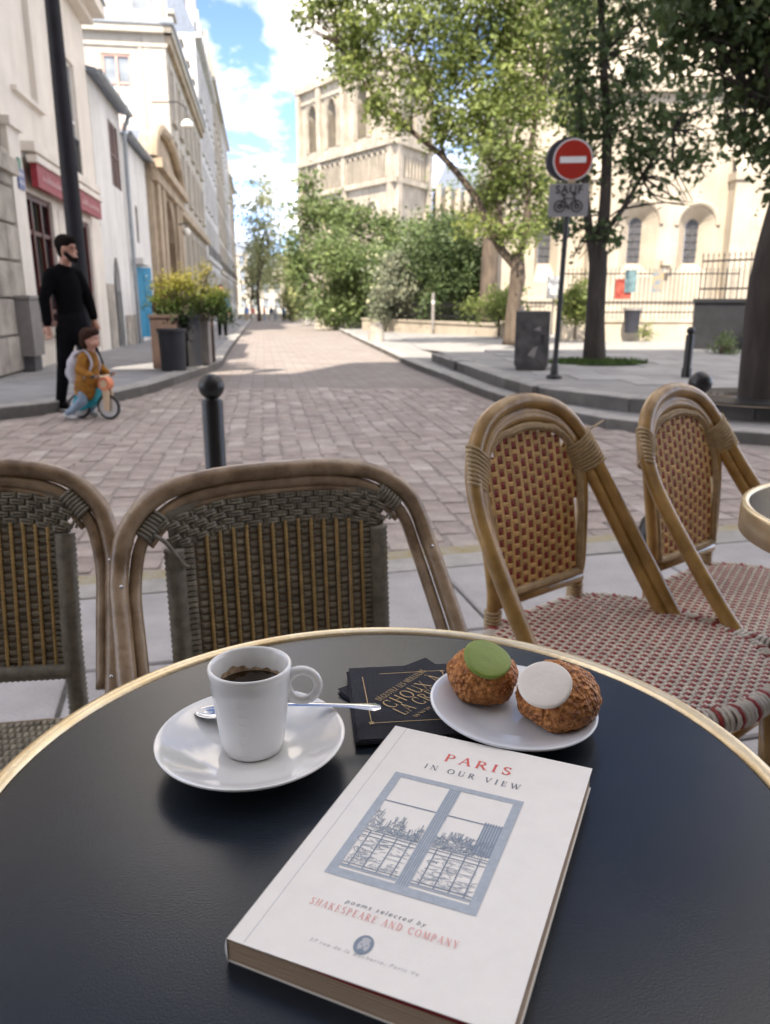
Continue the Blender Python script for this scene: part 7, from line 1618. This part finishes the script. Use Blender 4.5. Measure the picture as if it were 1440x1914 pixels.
        b = MB(); p = Q(s_*0.121, 0.033, 0.5)
        for k in range(5): b.tube([p+V(0.0145*math.cos(a), 0.0145*math.sin(a), -k*0.007) for a in [2*math.pi*j/12 for j in range(12)]], 0.0034, 5, closed=True)
        b.build('leg_binding', 'wicker_bind', o, 'all')
    if loose:
        p = Q(0.152, 0.02, 0.815); b = MB(); b.tube([p, p+V(0.03, -0.005, 0.012), p+V(0.052, -0.01, 0.022)], [0.0036, 0.0032, 0.0026], 5, flat=0.5); b.build('loose_strand', 'wicker_bind', o, 'all')
    # seat
    sh = [(q[0]*ws, q[1]-0.01) for q in seat_shape(0.205, -0.42, 0.03, 0.12)]; zs_ = 0.465
    b = MB(); b.prism(sh, zs_-0.028, zs_-0.002); st = b.build('seat', 'wicker_red', o)
    cr, rd = MB(), MB(); di, dj = 0.0165, 0.0165
    for i in range(-14, 15):
        for j in range(-30, 4):
            px_, py_ = i*di, j*dj + (i*0.0055) % dj
            if not inside(sh, px_*1.03, py_*1.0): continue
            pad(rd, (px_, py_, zs_-0.002), ux, V(0, 1, 0), uz, di*0.84, dj*0.60, 0.0060)
            for q_ in (-0.22, 0.22): pad(cr, (px_+di*q_*1.2, py_+dj*0.5, zs_-0.002), V(0.35, 0.94, 0), V(-0.94, 0.35, 0), uz, dj*0.72, di*0.46, 0.0048, rg.random())
            pad(cr, (px_+di*0.5, py_+dj*0.12, zs_-0.002), V(0.35, 0.94, 0), V(-0.94, 0.35, 0), uz, dj*0.95, di*0.42, 0.0054, rg.random())
    w_ = cr.build('cream_weave', 'wicker_white', st); w_['kind'] = 'stuff'; w_ = rd.build('red_weave', 'wicker_red', st); w_['kind'] = 'stuff'
    # rolled edge of the seat, bound in turns of cream and red
    n_ = len(sh); c1, c2 = MB(), MB(); ed = []
    for k in range(n_):
        a_, c_ = V(*sh[k], zs_-0.014), V(*sh[(k+1) % n_], zs_-0.014); L_ = (c_-a_).length; m_ = max(1, int(L_/0.0085))
        for j in range(m_): ed.append((a_.lerp(c_, j/m_), (c_-a_).normalized()))
    for k, (p, t_) in enumerate(ed):
        nn = t_.cross(V(0, 0, 1)); tgt = c2 if k % 4 == 3 else c1
        tgt.tube([p+nn*(0.0165*math.cos(a))+V(0, 0, 0.0165*math.sin(a)) for a in [2*math.pi*j/10 for j in range(10)]], 0.0044, 5, closed=True)
    w_ = c1.build('edge_binding_cream', 'wicker_white', st, 'all'); w_['kind'] = 'stuff'; w_ = c2.build('edge_binding_red', 'wicker_red', st, 'all'); w_['kind'] = 'stuff'
    for s_ in (-1, 1): b = MB(); b.tube([(s_*0.165*ws, -0.37, zs_-0.03), (s_*0.18*ws, -0.405, 0)], 0.0145, 10); b.build('front_leg', 'cane_gold', o, 'all')
    b = MB()
    for s_ in (-1, 1): b.tube([(s_*0.172*ws, -0.385, 0.17), (s_*0.12*ws, 0.03, 0.2)], 0.009, 8)
    b.tube([(-0.14, -0.18, 0.185), (0.14, -0.18, 0.185)], 0.009, 8); b.build('stretcher', 'cane_gold', o, 'all')
    return o
red_chair('red and cream woven chair with a loose binding strand, next to the laid table', 0.316, 1.423, 0.673, 1.014, 0.986, 0.121, 0.738, True)
red_chair('red and cream woven chair drawn up to the neighbouring empty table', 0.681, 1.625, 0.686, 0.958, 0.985, 0.099, 0.936)
